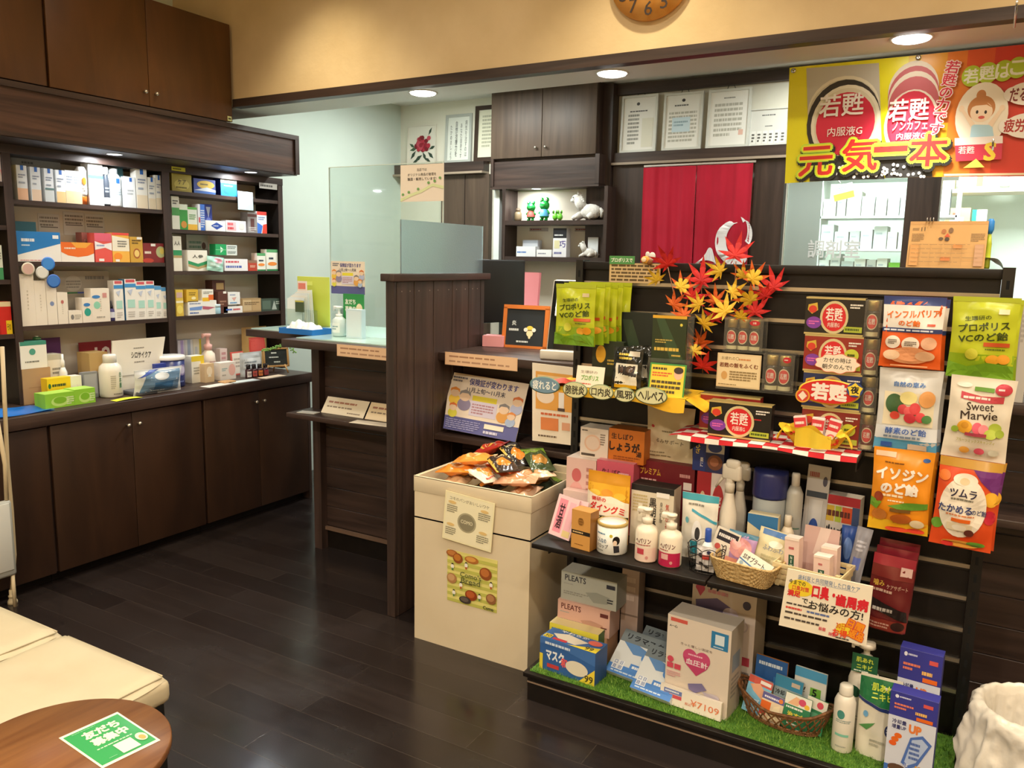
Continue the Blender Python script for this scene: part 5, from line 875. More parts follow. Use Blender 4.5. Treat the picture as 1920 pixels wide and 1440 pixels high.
# yellow banner under the lowered ceiling
bx0, bx1, bz0, bz1 = -.735, .52, 1.82, 2.258; bw_, bh_ = bx1-bx0, bz1-bz0
t = empty('shop_banner', 'large yellow and red advertising banner hanging from the lowered ceiling over the counter', 'banner', (bx0, 3.362, bz0))
wave = lambda u, v: .003*math.sin(6*u)+.0015*math.sin(11*u+3*v)
bf = lambda u, v, e: (u*bw_+.012*(1-v)*(u < .02), wave(u, v)-e, v*bh_+.008*math.sin(5*u)*(1-v)-.006*(u < .0))
def bcol(u, v):
    if u < .33: return PK('#e2dc1c')
    k = min(1, max(0, (u-.33)/.3)); return PK(['#d9b81e', '#d9981e', '#d8782a', '#d4562c', '#cc3a2c'][min(4, int(k*4.99+.35*(v)))])
mb = MB(); mb.surf(lambda u, v: bf(u, v, 0), 60, 16, None, colour=bcol); mb.surf(lambda u, v: (bf(1-u, v, 0)[0], wave(1-u, v)+.0015, bf(1-u, v, 0)[2]), 30, 8, C('#d8d4c8'))
def bp(px, py_): p = on('y', 3.362, px, py_); return ((p.x-bx0)/bw_, (p.z-bz0)/bh_)
def be(px, py_, rx, ry, col):
    u, v = bp(px, py_); return EE(u, v, abs(bp(px+rx, py_)[0]-u), abs(bp(px, py_-ry)[1]-v), col)
def bt(s, px, py_, hpx, col, wpx=None, rot=0, b=.02, o=None, vert=False):
    u, v = bp(px, py_); return TT(s, u, v, abs(bp(px, py_-hpx)[1]-v), col, None if wpx is None else abs(bp(px+wpx, py_)[0]-u), b, o, vert, rot)
def bpo(pts, col): return PP([bp(*q) for q in pts], col)
pr = [bpo([(1512, 128), (1648, 118), (1655, 338), (1518, 340)], '#b9b6a8')]
pr += [be(1580, 205+6*k, 68-k, 62, ['#d8d2bc', '#c2bca4'][k % 2]) for k in range(3)]
pr += [be(1580, 230, 70, 80, '#2c2824'), be(1584, 232, 66, 72, '#dcd6c0'), be(1584, 232, 60, 66, '#cfc8ae'), be(1584, 234, 56, 60, '#c81e3c')]
pr += [be(1712, 170+10*k, 48, 56, ['#dcd2c0', '#b85a60'][k % 2]) for k in range(4)]
pr += [be(1708, 235, 52, 66, '#dcd2c0'), be(1708, 232, 46, 60, '#c81e3c'), be(1710, 240, 42, 56, '#cf2844')]
pr += [bpo([(1520, 300), (1655, 285), (1658, 340), (1518, 342)], '#2b2a28'), bpo([(1655, 300), (1745, 280), (1748, 335), (1660, 338)], '#2b2a28')]
for k in range(46): a = random.Random(k); pr.append(be(a.uniform(1560, 1740), a.uniform(312, 336), 3, 3, '#d2cfc8'))
pr += [bt('若甦', 1578, 198, 42, '#f2ece4', 84, b=.02), bt('内服液G', 1584, 248, 17, '#f0e4dc', 66, b=.01), bt('若甦', 1704, 208, 42, '#f2ece4', 76, b=.02), bt('ノンカフェ', 1706, 238, 16, '#f0e4dc', 66, b=.02), bt('内服液G', 1708, 258, 13, '#f0e4dc', 56, b=.01)]
for s_, x, y, hh, ww in (('元', 1530, 304, 54, 62), ('気', 1612, 294, 60, 66), ('一', 1670, 283, 8, 62), ('本', 1741, 285, 60, 70)):
    pr += [bt(s_, x+2, y+4, hh, '#1f1d18', ww, b=.13), bt(s_, x, y, hh, '#b9e03c', ww, b=.10), bt(s_, x, y, hh, '#e8dc2c', ww, b=.065), bt(s_, x, y, hh, '#cf2a24', ww, b=.025)]
pr += [bt('若甦の力です', 1771, 186, 140, '#c8203c', 26, rot=-9, b=.02, o=('#f0d8d0', .09), vert=True)]
for s_, x, y in (('若', 1822, 144), ('甦', 1852, 138), ('は', 1882, 134), ('こ', 1908, 128)): pr += [be(x, y, 19, 20, '#a9c02c'), bt(s_, x, y, 26, '#eef0dc', b=.03)]
pr += [be(1840, 218, 50, 62, '#e6dcc8'), be(1840, 180, 9, 10, '#b97a44'), be(1840, 205, 26, 24, '#b97a44'), be(1840, 212, 21, 19, '#f0d6b8'), bpo([(1816, 206), (1826, 190), (1846, 190), (1862, 204), (1850, 198), (1830, 200)], '#b97a44'), be(1832, 212, 2.4, 3.4, '#2a221c'), be(1848, 212, 2.4, 3.4, '#2a221c'), be(1840, 222, 6, 3, '#c8544a'), bpo([(1822, 236), (1860, 236), (1864, 262), (1818, 262)], '#a9cbd8'), bpo([(1820, 240), (1802, 210), (1806, 206), (1828, 234)], '#f0d6b8'), bpo([(1860, 240), (1880, 208), (1876, 204), (1852, 234)], '#f0d6b8'), be(1803, 206, 5, 6, '#f0d6b8'), be(1879, 204, 5, 6, '#f0d6b8')]
pr += [bpo([(1790, 262), (1880, 256), (1878, 300), (1792, 306)], '#c8344a'), bpo([(1790, 262), (1880, 256), (1880, 270), (1790, 276)], '#e8dcd4'), bt('S', 1856, 286, 32, '#e8c83c', b=.04), bpo([(1806, 318), (1830, 300), (1846, 316)], '#e2d85a'), bt('若甦', 1812, 284, 14, '#f2d8d0', 30)]
pr += [be(1930, 176, 44, 22, '#ece4d8'), be(1900, 178, 18, 14, '#ece4d8'), bt('だるい', 1920, 178, 24, '#7a2a24', 54, b=.03), be(1930, 236, 50, 24, '#ece4d8'), be(1890, 238, 18, 14, '#ece4d8'), bt('疲労に', 1912, 236, 24, '#a82a24', 60, b=.03), bpo([(1770, 330), (1990, 322), (1990, 326), (1770, 334)], '#ecdcb4')]
print_on(mb, bf, bw_, bh_, pr, step=.0001, e0=.0012, sub=16); mb.build('banner_sheet', t)
for px, py_ in ((1488, 133), (1722, 108)): u, v = bp(px, py_); MB().lathe([(.003, 0), (.009, -.002), (.009, .002), (.003, .002)], STEEL, 14, caps=False, M=Matrix.Translation((u*bw_, -.004, v*bh_)) @ Matrix.Rotation(R_(90), 4, 'X')).build('eyelet', t)
# dispensary beyond the window
DS = C('#eceeee', .4); 
t = empty('dispensary_shelving', 'white dispensary shelving packed with white cartons behind the glass', 'shelf unit', (-.62, 6.0, 0))
for x in (-.42, .42): MB().box(x-.01, 0, 0, x+.01, .3, 2.3, DS).build('upright', t)
for z in (1.2, 1.42, 1.62, 1.84, 2.1): MB().box(-.42, 0, z-.015, .42, .3, z, DS).build('shelf', t)
rn = random.Random(5); n = 0
zone = {1.2: 'lowest visible', 1.42: 'second', 1.62: 'third', 1.84: 'fourth', 2.1: 'top'}
for z in (1.2, 1.42, 1.62, 1.84):
    x = -1.025; k = 0
    while x < -.31:
        w = rn.uniform(.05, .09); h = rn.uniform(.11, .178); c = rn.choice(['#eceef0', '#e4e8ea', '#dfe6ec', '#f0eeea'])
        b = [LL(.15, .6, .85, .75, 1, '#a9b4c0')]
        if k == 6 and z == 1.42: c, b = '#7ccc3c', [RR(.3, .1, .6, .3, '#2f5a3c')]
        if z < 1.63 and k == 7: c, b = '#e8eef4', [RR(0, .62, 1, .92, '#2b6fd0')]
        tag(carton_mesh(w, .2, h, c, b).build('stock_carton', None, (x+w/2, 6.02+rn.uniform(0, .03), z+.0005)), f'white stock carton on the {zone[z]} shelf of the dispensary behind the glass' if c not in ('#7ccc3c', '#e8eef4') else ('bright green stock carton among white ones behind the glass' if c == '#7ccc3c' else f'white stock carton with a blue band on the {zone[z]} dispensary shelf'), 'carton', f'stock cartons on the {zone[z]} dispensary shelf'); x += w+.008; k += 1
t = empty('hanging_tag', 'tilted white and yellow slip hanging inside the dispensary window', 'tag', (-.88, 5.96, 1.95), (0, R_(-14), 0))
carton_mesh(.13, .004, .1, '#e4e8ea', [RR(0, .0, 1, .45, '#d9b83c'), LL(.2, .6, .9, .85, 2, '#8a94a0')]).build('card', t); MB().tube([(0, .002, .1), (-.03, .02, .16)], .0015, STEEL).build('cord', t)
t = empty('dispensary_cabinet', 'long pale shelf of cartons across the right opening of the dispensary', 'shelf unit', (.2, 6.5, 0))
MB().box(-.5, 0, 2.02, .9, .3, 2.045, C('#d9d0b8')).build('shelf', t); MB().box(-.5, 0, 1.02, .9, .35, 1.5, C('#dfe8ea')).build('cupboard', t)
for i, (x, w, c, l) in enumerate([(-.33, .16, '#e6dcb8', 'cream carton at the left of the high dispensary shelf'), (-.1, .24, '#e9e6d6', 'wide white carton with a yellow mark on the high dispensary shelf'), (.2, .24, '#ece8d4', 'wide white carton with an orange mark at the right of the high dispensary shelf')]):
    tag(carton_mesh(w, .2, .16, c, [RR(.42, .1, .58, .9, '#dcbc5c' if i == 1 else '#e0a850' if i == 2 else '#dfd2a8'), LL(.1, .5, .35, .7, 2, '#a9a08a')]).build('stock_carton', None, (x, 6.52, 2.0455)), l, 'carton')
for (a, b, y, c, pr, l) in [(1768, 1815, 390, '#cdb98c', [RR(.2, .1, .75, .85, '#eceae0'), LL(.3, .8, .6, .95, 1, '#b05a4a')], 'tan carton with white label seen above the tabletop calendar'), (1818, 1846, 393, '#e4ecea', [RR(0, 0, .3, 1, '#2fa88a')], 'small white and teal carton seen above the tabletop calendar')]:
    carton('stock_carton', l, 'carton', ('y', 6.52, a, b, y, 1.5005), .15, c, pr)
# ================================================================== seating, side table, stick
for i, (x0, x1, l) in enumerate([(-2.70, -2.215, 'cream cushioned stool block, left of two, cut by the left edge of the photo'), (-2.20, -1.742, 'cream cushioned stool block nearest the round side table')]):
    cx = (x0+x1)/2; t = empty('cushioned_stool', l, 'stool', (cx, 1.02, 0), group='cream cushioned stools'); w = (x1-x0)/2; d = .235
    mb = MB(); n = 16
    def top(u, v):
        X = -w+2*w*u; Y = -d+2*d*v; ed = min(u, 1-u, v, 1-v); cu, cv = abs(2*u-1), abs(2*v-1); pull = 1-.035*max(0, cu+cv-1.72)**1.2*6; X *= pull; Y *= pull; z = .42-.022*(1-min(1, ed*11))**2.4+.005*math.sin(math.pi*u)*math.sin(math.pi*v)-.004*math.exp(-((v-.55-.2*u)*9)**2); return (X, Y, z)
    mb.box(-w, -d, .335, w, d, .402, CREAM, .02, seg=3); mb.surf(lambda u, v: tuple(Vector(top(u, v))-Vector((0, 0, .0))), 20, 20, CREAM); 
    mb.tube([(-w+.02, d-.014, .4085), (w-.02, d-.014, .4085)], .002, CREAM, 6); mb.tube([(w-.014, -d+.02, .4085), (w-.014, d-.02, .4085)], .002, CREAM, 6)
    mb.build('cushion', t)
    MB().box(-w+.015, -d+.015, .27, w-.015, d-.015, .335, BLACK, .003).build('frame', t)
    for sx in (-1, 1):
        for sy in (-1, 1): MB().box(sx*(w-.015)-.02*sx, sy*(d-.015)-.02*sy, 0, sx*(w-.015)+.02*sx-.02*sx, sy*(d-.015), .27, BLACK).build('leg', t)
t = empty('side_table', 'small round orange-brown side table in the lower left corner', 'table', (-1.37, .748, 0))
MB().lathe([(.0001, .582), (.186, .582), (.189, .586), (.189, .597), (.187, .6), (.0001, .6)], TABLE, 64).build('tabletop', t)
MB().lathe([(.02, .02), (.02, .582)], BLACK, 20).build('pedestal', t); MB().lathe([(.0001, 0), (.14, 0), (.14, .012), (.02, .022)], BLACK, 32).build('base', t)
M4 = [on('z', .6015, *q) for q in ((110, 1383), (220, 1334), (301, 1387), (192, 1440))]
c = (M4[0]+M4[2])/2
mb = MB(); M4 = [Vector((q.x, q.y, .6008)) for q in M4]; mb.quad(M4[0], M4[3], M4[2], M4[1], C('#e6e0cc', .2)); mb.add([q-Vector((0, 0, .0004)) for q in M4], [(0, 1, 2, 3)], C('#e6e0cc'))
fw = lambda u, v, e: M4[0].lerp(M4[3], 1-v).lerp(M4[1].lerp(M4[2], 1-v), u)+Vector((0, 0, e))
w_, h_ = (M4[1]-M4[0]).length, (M4[3]-M4[0]).length
GS = lambda h: C(h, .15)
print_on(mb, fw, w_, h_, [RR(.035, .05, .965, .95, '#3c9a58'), TT('友だち', .54, .77, .17, '#eee6d0', w=.58, b=.05), TT('募集中', .54, .55, .17, '#eee6d0', w=.58, b=.05), LL(.15, .9, .6, .92, 1, '#8cc49a'), LL(.2, .36, .9, .4, 1, '#bfdcc0'), RR(.42, .08, .72, .33, '#e6dccb'), LL(.2, .1, .38, .12, 1, '#8cc49a'), EE(.85, .24, .085, .1, '#ecdcc0'), EE(.85, .22, .05, .06, '#e0a05c')], mk=GS)
tag(mb.build('flyer', None), 'green flyer with white lettering lying on the round side table', 'flyer')
t = empty('walking_stick', 'thin beige walking stick with a ribbed rubber tip at the left edge of the photo', 'walking stick', on('z', 0, 24, 1131))
p0 = on('z', 0, 24, 1131); IV = C('#cdbb98', .4)
pts = [Vector((0, 0, .05))]+[on('x', p0.x+.012*k, x, y)-p0 for k, x, y in ((0, 27, 1040), (0, 22, 960), (1, 14, 870), (2, 9, 760), (3, 4, 650))]
MB().tube(pts, .0085, IV, 10).build('shaft', t)
MB().lathe([(.02, 0), (.019, .012), (.013, .022), (.013, .03), (.015, .031), (.015, .036), (.011, .038), (.011, .06), (.009, .062)], C('#d6c6a2', .6), 18).build('rubber_tip', t)
t = empty('folded_chair', 'pale grey rounded plastic panel of folded equipment at the left edge of the photo', 'folded equipment', (p0.x+.055, p0.y-.062, 0))
mb = MB(); mb.box(-.03, -.16, .14, .0, .02+.045, .47, C('#a9aaa4', .4), .02); mb.box(.0, -.14, .17, .004, .05, .46, C('#cfd0cb', .4), .015); mb.build('panel', t)
MB().tube([(-.015, .05, 0), (-.015, .05, .16)], .008, IV).build('leg', t); MB().tube([(-.015, -.13, 0), (-.015, -.13, .16)], .008, IV).build('leg', t)
MB().tube([(-.015, .05, .47), (-.015, .055, .62), (-.015, .03, .9)], .009, IV).build('tube', t)
# ================================================================== white bread box beside the gondola
bx0, bx1, by0, by1, bh = -1.842, -1.325, 2.43, 2.79, .665
t = empty('bread_box', 'tall white open-topped board box full of packaged breads, with two posters on its front', 'box', ((bx0+bx1)/2, by0, 0), group=None)
w = (bx1-bx0)/2; d = by1-by0
mb = MB()
for a in ((-w, 0, 0, w, .006, bh), (-w, d-.006, 0, w, d, bh), (-w, .006, 0, -w+.006, d-.006, bh), (w-.006, .006, 0, w, d-.006, bh), (-w, 0, .5, w, d, .506)): mb.box(*a, WHBOX)
mb.build('box_body', t)
mb = MB(); mb.box(-w-.003, -.0016, bh-.058, w+.003, .0005, bh+.003, WHBOX, .0015); mb.box(-w-.003, -.0016, bh+.0, w+.003, .008, bh+.003, WHBOX); mb.box(w-.0005, -.0016, bh-.058, w+.003, d, bh+.003, WHBOX, .0015); mb.box(-w-.003, -.0016, bh-.058, -w+.0005, d, bh+.003, WHBOX, .0015); mb.box(-w, d-.006, bh, w, d, bh+.003, WHBOX); mb.box(w-.1, d-.003, bh, w-.03, d+.02, bh+.03, WHBOX); mb.build('rim_band', t)
def bxp(px, py_): return on('y', by0-.006, px, py_)
a, b = bxp(831, 921), bxp(922, 1022)
w1_, h1_ = b.x-a.x, a.z-b.z+.02
tag(carton_mesh(w1_, .002, h1_, '#e8dfb6', [RR(.03, .03, .97, .97, '#ece4c2'), TT('コモのパンがおいしいワケ', .5, .88, .07, '#5a5648', w=.8, b=.0), EE(.48, .45, .19, .2, '#a39c80'), EE(.48, .45, .16, .17, '#857e66'), TT('COMO', .48, .46, .07, '#d9d2b4', w=.24, b=.02), LL(.06, .58, .27, .74, 4, '#8a8570'), LL(.7, .58, .94, .74, 4, '#8a8570'), LL(.06, .12, .27, .28, 4, '#8a8570'), LL(.7, .12, .94, .28, 4, '#8a8570'), EE(.16, .8, .08, .03, '#d8b878'), EE(.82, .78, .08, .03, '#d8b878'), EE(.16, .34, .08, .03, '#d8b878'), EE(.82, .34, .08, .03, '#d8b878')]).build('poster', None, ((a.x+b.x)/2, by0-.012, a.z-h1_), (R_(-1.0), R_(4), 0)), 'cream leaflet with a round bread photo on the front of the white box', 'poster')
a, b = bxp(838, 1030), bxp(930, 1148); w1_, h1_ = b.x-a.x, .205
chef = lambda x, y, c: [EE(x, y+.045, .022, .02, '#2a2420'), EE(x, y, .034, .04, '#efeade'), RR(x-.014, y-.075, x+.014, y-.03, c)]
bread = lambda x, y, rx, ry, c1, c2: [EE(x, y, rx, ry, c1), EE(x-.1*rx, y+.15*ry, rx*.7, ry*.65, c2)]
tag(carton_mesh(w1_, .001, h1_, '#dcd37c', [RR(0, .125*k, 1, .125*k+.06, '#b9b858') for k in range(8)]+bread(.1, .94, .12, .07, '#9a5a2c', '#b9783c')+bread(.22, .87, .1, .1, '#8a4a1e', '#b8742c')+bread(.5, .9, .14, .07, '#a8682c', '#cf9448')+bread(.78, .7, .12, .12, '#8a4a1e', '#b46c34')+bread(.1, .46, .1, .1, '#a8784a', '#c39a6c')+bread(.5, .22, .12, .1, '#8a3a12', '#b0582a')+bread(.38, .1, .12, .07, '#3a322e', '#5c524a')+bread(.9, .25, .1, .1, '#8a5a34', '#ac7c50')+chef(.12, .7, '#4a7a4a')+chef(.4, .78, '#b04a2c')+chef(.9, .52, '#b04a2c')+chef(.3, .38, '#b04a2c')+chef(.16, .2, '#4a7a4a')+chef(.68, .24, '#4a7a4a')+[TT("Como's", .5, .6, .1, '#4f5a2c', w=.42, b=.01), TT('Bread', .5, .49, .1, '#4f5a2c', w=.38, b=.01), LL(.38, .42, .62, .45, 1, '#4a3a22'), TT('Como', .86, .07, .06, '#2f2a22', w=.2, b=.03)]).build('poster', None, ((a.x+b.x)/2, by0-.0015, a.z-h1_), (0, 0, 0)), 'square bread poster with cartoon bakers on yellow-green stripes, lower on the white box', 'poster')
rn = random.Random(11)
packs = [(-0.17, 0.09, 0.6, 10, 0, '#d9b48c', 'clear film bread pack deep at the left of the box', 1),
 (0, 0.09, 0.6, -12, 0, '#2a2420', 'black bread pack deep in the middle of the box', 3),
 (0.17, 0.09, 0.6, 8, 0, '#dcb89a', 'clear film pink bread pack deep at the right of the box', 7),
 (-0.17, 0.26, 0.6, -8, 0, '#a02c22', 'dark red bread pack deep at the back left of the box', 2),
 (0, 0.26, 0.6, 12, 0, '#3c4a2a', 'green bread pack deep at the back of the box', 5),
 (0.17, 0.26, 0.6, -5, 0, '#2f3a2c', 'dark green bread pack in the back right corner of the box', 5),
 (-0.165, 0.085, 0.645, -78, 0.02, '#e08a34', 'orange film bread pack at the front left of the pile', 0),
 (-0.02, 0.075, 0.645, 64, 0.04, '#e6dac6', 'pale film bread pack at the front middle of the pile', 4),
 (0.14, 0.075, 0.645, -70, 0.0, '#cf9a78', 'clear film brown bread pack at the front right of the pile', 7),
 (-0.15, 0.2, 0.65, -66, 0.03, '#d9b48c', 'clear film tan bread pack at the left of the pile', 1),
 (0.0, 0.19, 0.65, 58, 0.05, '#d95a2c', 'orange-red bread pack in the heart of the pile', 6),
 (0.16, 0.19, 0.645, -50, 0.02, '#dcb89a', 'clear film rosy bread pack at the right of the pile', 7),
 (-0.1, 0.12, 0.69, -72, 0.05, '#e8923c', 'big orange film bread pack on top at the left of the pile', 0),
 (0.045, 0.11, 0.69, 52, 0.08, '#3a2d26', 'black and orange bread pack on top in the middle of the pile', 3),
 (-0.12, 0.265, 0.7, -80, 0.35, '#a02c22', 'dark red film bread pack leaning up highest at the back of the pile', 2),
 (0.03, 0.25, 0.7, 62, 0.3, '#24201e', 'black bread pack with gold edge leaning up at the back of the pile', 3),
 (0.14, 0.26, 0.69, 50, 0.3, '#3c4a2a', 'black and green bread pack leaning up at the back right of the pile', 5)]
for i, (x, y, z, an, ti, c, l, kind) in enumerate(packs):
    pr = [[EE(.5, .5, .3, .22, '#e9c48a'), EE(.5, .5, .18, .14, '#c8823c'), RR(0, .9, 1, 1, '#d8c49a')], [EE(.5, .5, .4, .25, '#e0bc8c')], [EE(.5, .5, .28, .2, '#d8b04c'), EE(.5, .5, .2, .14, '#b8402c'), TT('パン', .5, .5, .1, '#f0e0b0')], [RR(0, 0, .08, 1, '#c8a84c'), EE(.5, .4, .3, .2, '#d9822c'), LL(.2, .68, .8, .85, 2, '#e0d0a0')], [EE(.5, .5, .3, .3, '#e0903c'), LL(.2, .1, .8, .2, 1, '#b0402c')], [RR(0, .7, 1, .95, '#7a9a3c'), EE(.5, .4, .32, .2, '#b8843c'), LL(.2, .75, .8, .9, 1, '#e8e4c0')], [EE(.5, .5, .34, .25, '#f0a83c'), TT('小', .5, .5, .12, '#f8f0e0')], [EE(.5, .5, .36, .3, '#c88a5c'), EE(.4, .6, .12, .1, '#f0e6dc')]][kind]
    o = bag_mesh(.10, .16, .036, c, pr, seal=.1, wr=.003, seed=i, mk=lambda h: C(h, .2)).build('bread_pack', None)
    o.location = (-1.583+x*.88, by0+.06+y*.9, z+.034); o.rotation_euler = (Matrix.Rotation(R_(an), 3, 'Z') @ Matrix.Rotation(R_(-86)+ti, 3, 'X') @ Matrix.Identity(3)).to_euler()
    o.location = Vector(o.location)-(o.rotation_euler.to_matrix() @ Vector((0, 0, .08))); tag(o, l, 'bread', 'packaged breads in the white box')
# ================================================================== the display gondola
GX0, GX1, GY = -1.235, .037, 2.63
t = empty('display_gondola', 'black-brown slatted display gondola with grassy base and shelves full of health goods', 'display stand', ((GX0+GX1)/2, 2.63, 0))
M = Matrix.Translation((-(GX0+GX1)/2, -2.63, 0))
RAILS = [1.43-.0985*k for k in range(13)]
MB().box(GX0, GY, .06, GX1, GY+.03, 1.49, DARK, M=M).build('slat_panel', t)
MB().box(GX0-.005, GY-.012, 1.472, GX1+.004, GY+.11, 1.5, DARK, .002, M=M).build('top_cap', t)
for z in RAILS: mb = MB(); mb.box(GX0, GY-.010, z-.010, GX1, GY-.0005, z+.002, ALU, M=M); mb.box(GX0, GY-.008, z-.016, GX1, GY-.0005, z-.010, C('#1a1512'), M=M); mb.build('rail', t)
for x0, x1 in ((GX0-.028, GX0-.001), (GX1+.001, GX1+.031)):
    mb = MB(); mb.box(x0, GY-.02, 0, x1, GY+.04, 1.505, C('#0f0d0d', .35), M=M)
    for k in range(26): z = .12+.053*k; mb.box((x0+x1)/2-.004, GY-.0206, z, (x0+x1)/2+.004, GY-.0199, z+.024, C('#000000', .9), M=M)
    mb.build('slotted_post', t)
mb = MB(); mb.box(GX0-.012, 2.256, .088, .05, GY, .104, DARK, .002, M=M); mb.box(GX0, 2.27, 0, .045, GY, .088, DARK, M=M); mb.box(GX0, 2.266, .066, .045, 2.270, .070, C('#8a7460', .4), M=M); mb.build('base_deck', t)
for x0, x1 in ((-1.222, -.602), (-.598, .035)):
    if x0 < -.6: pass
MB().box(-1.222, 2.25, .555, -.633, GY-.011, .572, DARK, .002, M=M).build('shelf', t)
MB().box(-.629, 2.25, .555, -.248, GY-.011, .572, DARK, .002, M=M).build('shelf', t)
for x in (-1.2, -.64, -.62, -.262): MB().box(x, 2.33, .515, x+.004, GY-.011, .555, C('#1a1614', .4), M=M).build('bracket', t)
MB().box(-.776, 2.385, .955, -.262, GY-.011, .971, C('#3a2f2a', .35), .002, M=M).build('shelf', t)
for x in (-.765, -.275): MB().box(x, 2.45, .915, x+.004, GY-.011, .955, C('#2a2522', .4), M=M).build('bracket', t)
MB().box(-1.225, 2.405, 1.07, -.80, GY-.011, 1.08, C('#5a4a3c', .4), .002, M=M).build('shelf', t)
MB().box(-.71, 2.505, 1.110, -.46, GY-.011, 1.116, ACR, M=M).build('acrylic_shelf', t)
MB().box(-.70, 2.525, 1.226, -.57, GY-.011, 1.231, ACR, M=M).build('acrylic_shelf', t)
HOOKS = []
def hook(x, z, L=.2):
    MB().tube([(x, GY-.011, z+.006), (x, GY-L, z), (x, GY-L-.004, z+.012)], .0025, STEEL, 6, M=M).build('hook', t)
# grass matting
g = MB(); gm = [noisy('artificial_turf', '#3f6a1e', '#5d8a2c', (60, 60, 60), .7), C('#6f9a34', .6), C('#4a7a26', .6), C('#87ac48', .6)]
g.box(GX0+.005, 2.275, .1045, .05, GY-.022, .107, gm[0])
rn = random.Random(3)
for k in range(15000):
    x = rn.uniform(GX0+.008, .048); y = 2.275+(GY-.024-2.275)*rn.random()**1.3; h = rn.uniform(.006, .017); a = rn.uniform(0, 6.28); wd = .0011; lx, ly = rn.uniform(-.008, .008), rn.uniform(-.011, .006)
    g.add([(x-wd*math.cos(a), y-wd*math.sin(a), .106), (x+wd*math.cos(a), y+wd*math.sin(a), .106), (x+lx, y+ly, .106+h)], [(0, 1, 2)], gm[1+k % 3])
tag(g.build('artificial_grass'), 'bright green artificial grass matting covering the gondola base', 'grass', kind='stuff')
# ---------------------------------------------------------------- calendar, sign and bottle on the top
t = empty('desk_calendar', 'tan tabletop calendar for November standing on top of the gondola', 'calendar', slot('y', 2.66, 1700, 1852, 412, 1.5005)[0])
p, w, h = slot('y', 2.66, 1702, 1850, 411, 1.5005)
MR = Matrix.Rotation(R_(-14), 4, 'X')
mb = MB(); KR = '#c99e66'; mb.box(-w/2, 0, 0, w/2, .002, h, C(KR, .7), M=MR)
pr = [RR(0, .93, 1, 1, '#bf925a'), TT('11', .18, .83, .08, '#4a3a24', b=.01), LL(.04, .8, .13, .86, 2, '#8a6e48'), LL(.04, .56, .2, .74, 5, '#8a6e48'), LL(.8, .56, .97, .74, 5, '#8a6e48'), EE(.45, .78, .03, .05, '#a86a3c'), EE(.54, .8, .03, .06, '#7a5a3c'), PP([(.46, .66), (.54, .66), (.5, .74)], '#c8502c'), EE(.42, .62, .03, .035, '#5a4632'), EE(.5, .61, .03, .04, '#4a3828'), RR(.03, .04, .145, .5, '#cf9a5c'), RR(.86, .04, .975, .5, '#bd9474'), RR(.585, .42, .7, .5, '#c98a4c'), RR(.44, .15, .56, .23, '#cc7c40')]
for k in range(8): pr.append(RR(.03+.118*k*1.14, .04, .033+.118*k*1.14, .5, '#b08a58'))
for k in range(6): pr.append(RR(.03, .04+.092*k, .975, .045+.092*k, '#b08a58'))
for j in range(5): pr.append(LL(.05, .11+.092*j, .97, .125+.092*j, 1, '#8a6e48'))
print_on(mb, lambda u, v, e: MR @ Vector((-w/2+u*w, -e, v*h)), w, h, pr); mb.box(-w/2, 0, .0005, w/2, .002, h*.99, C(KR, .7), M=Matrix.Translation((0, .082, 0)) @ Matrix.Rotation(R_(14), 4, 'X')); mb.build('pages', t)
mb = MB()
for k in range(3): x = -.28*w+.04*w*k; mb.tube([(x, -.004+.03*math.sin(a)*.3+.028, h+.0+.006*math.cos(a)) for a in [i*.628 for i in range(10)]], .0012, STEEL, 5, closed=True)
mb.build('ring_binding', t)
bottle('blue_capped_bottle', 'slim green bottle with a blue cap half hidden behind the tabletop calendar', 'bottle', ('y', 2.69, 1846, 1862, 410, 1.5005), [(.7, 0), (.8, .05), (.7, .5), (.4, .7)], [(.5, .7), (.9, .78), (.9, .95), (.5, 1)], '#2f86dc', '#b9c83c')
mb = MB(); mb.surf(lambda u, v: (-.04+.08*u, -.02+.05*v, .035*math.sin(math.pi*u)**.7*(1-.3*v)+.004*math.sin(9*u+4*v)), 14, 8, C('#dfe6e8', .2)); tag(mb.build('plastic_wrap', None, (.0, 2.70, 1.5005)), 'crumpled clear white plastic beside the calendar on the gondola top', 'plastic')
at = slot('y', 2.615, 1143, 1238, 497, 1.425); at = (Vector((at[0].x, 2.612, 1.43)), at[1], .067)
t = empty('propolis_sign', 'woven-look sign board with green heading and a bee, at the gondola top left', 'sign', at[0]); w, h = at[1], at[2]
mb = MB(); mb.box(-w/2, 0, 0, w/2, .004, h, C('#c9ad80', .7)); rb = random.Random(1)
print_on(mb, lambda u, v, e: (-w/2+u*w, -e, v*h), w, h, [LL(.04, .05, .98, .95, 5, '#5a4628')]); mb.build('board', t)
mb = MB(); mb.box(-w/2, -.003, h-.004, -w/2+w*.5, .0, h+.024, C('#4a8a4c')); print_on(mb, lambda u, v, e: (-w/2+u*w*.5, -.003-e, h-.004+.028*v), w*.5, .028, [TT('プロポリスで', .5, .5, .5, '#eef0e4', w=.85, b=.03)]); mb.build('heading', t)
mb = MB(); mb.ball((w*.22, -.006, h+.012), .016, .005, .013, C('#d99a3c')); mb.ball((w*.30, -.005, h+.005), .011, .005, .011, C('#7a4a20')); mb.ball((w*.20, -.012, h+.012), .009, .002, .008, C('#f0d8b0')); mb.ball((w*.34, -.002, h+.024), .012, .003, .014, C('#d8d8d4')); mb.ball((w*.25, -.002, h+.03), .008, .003, .010, C('#d0d0cc')); mb.build('bee_ornament', t)
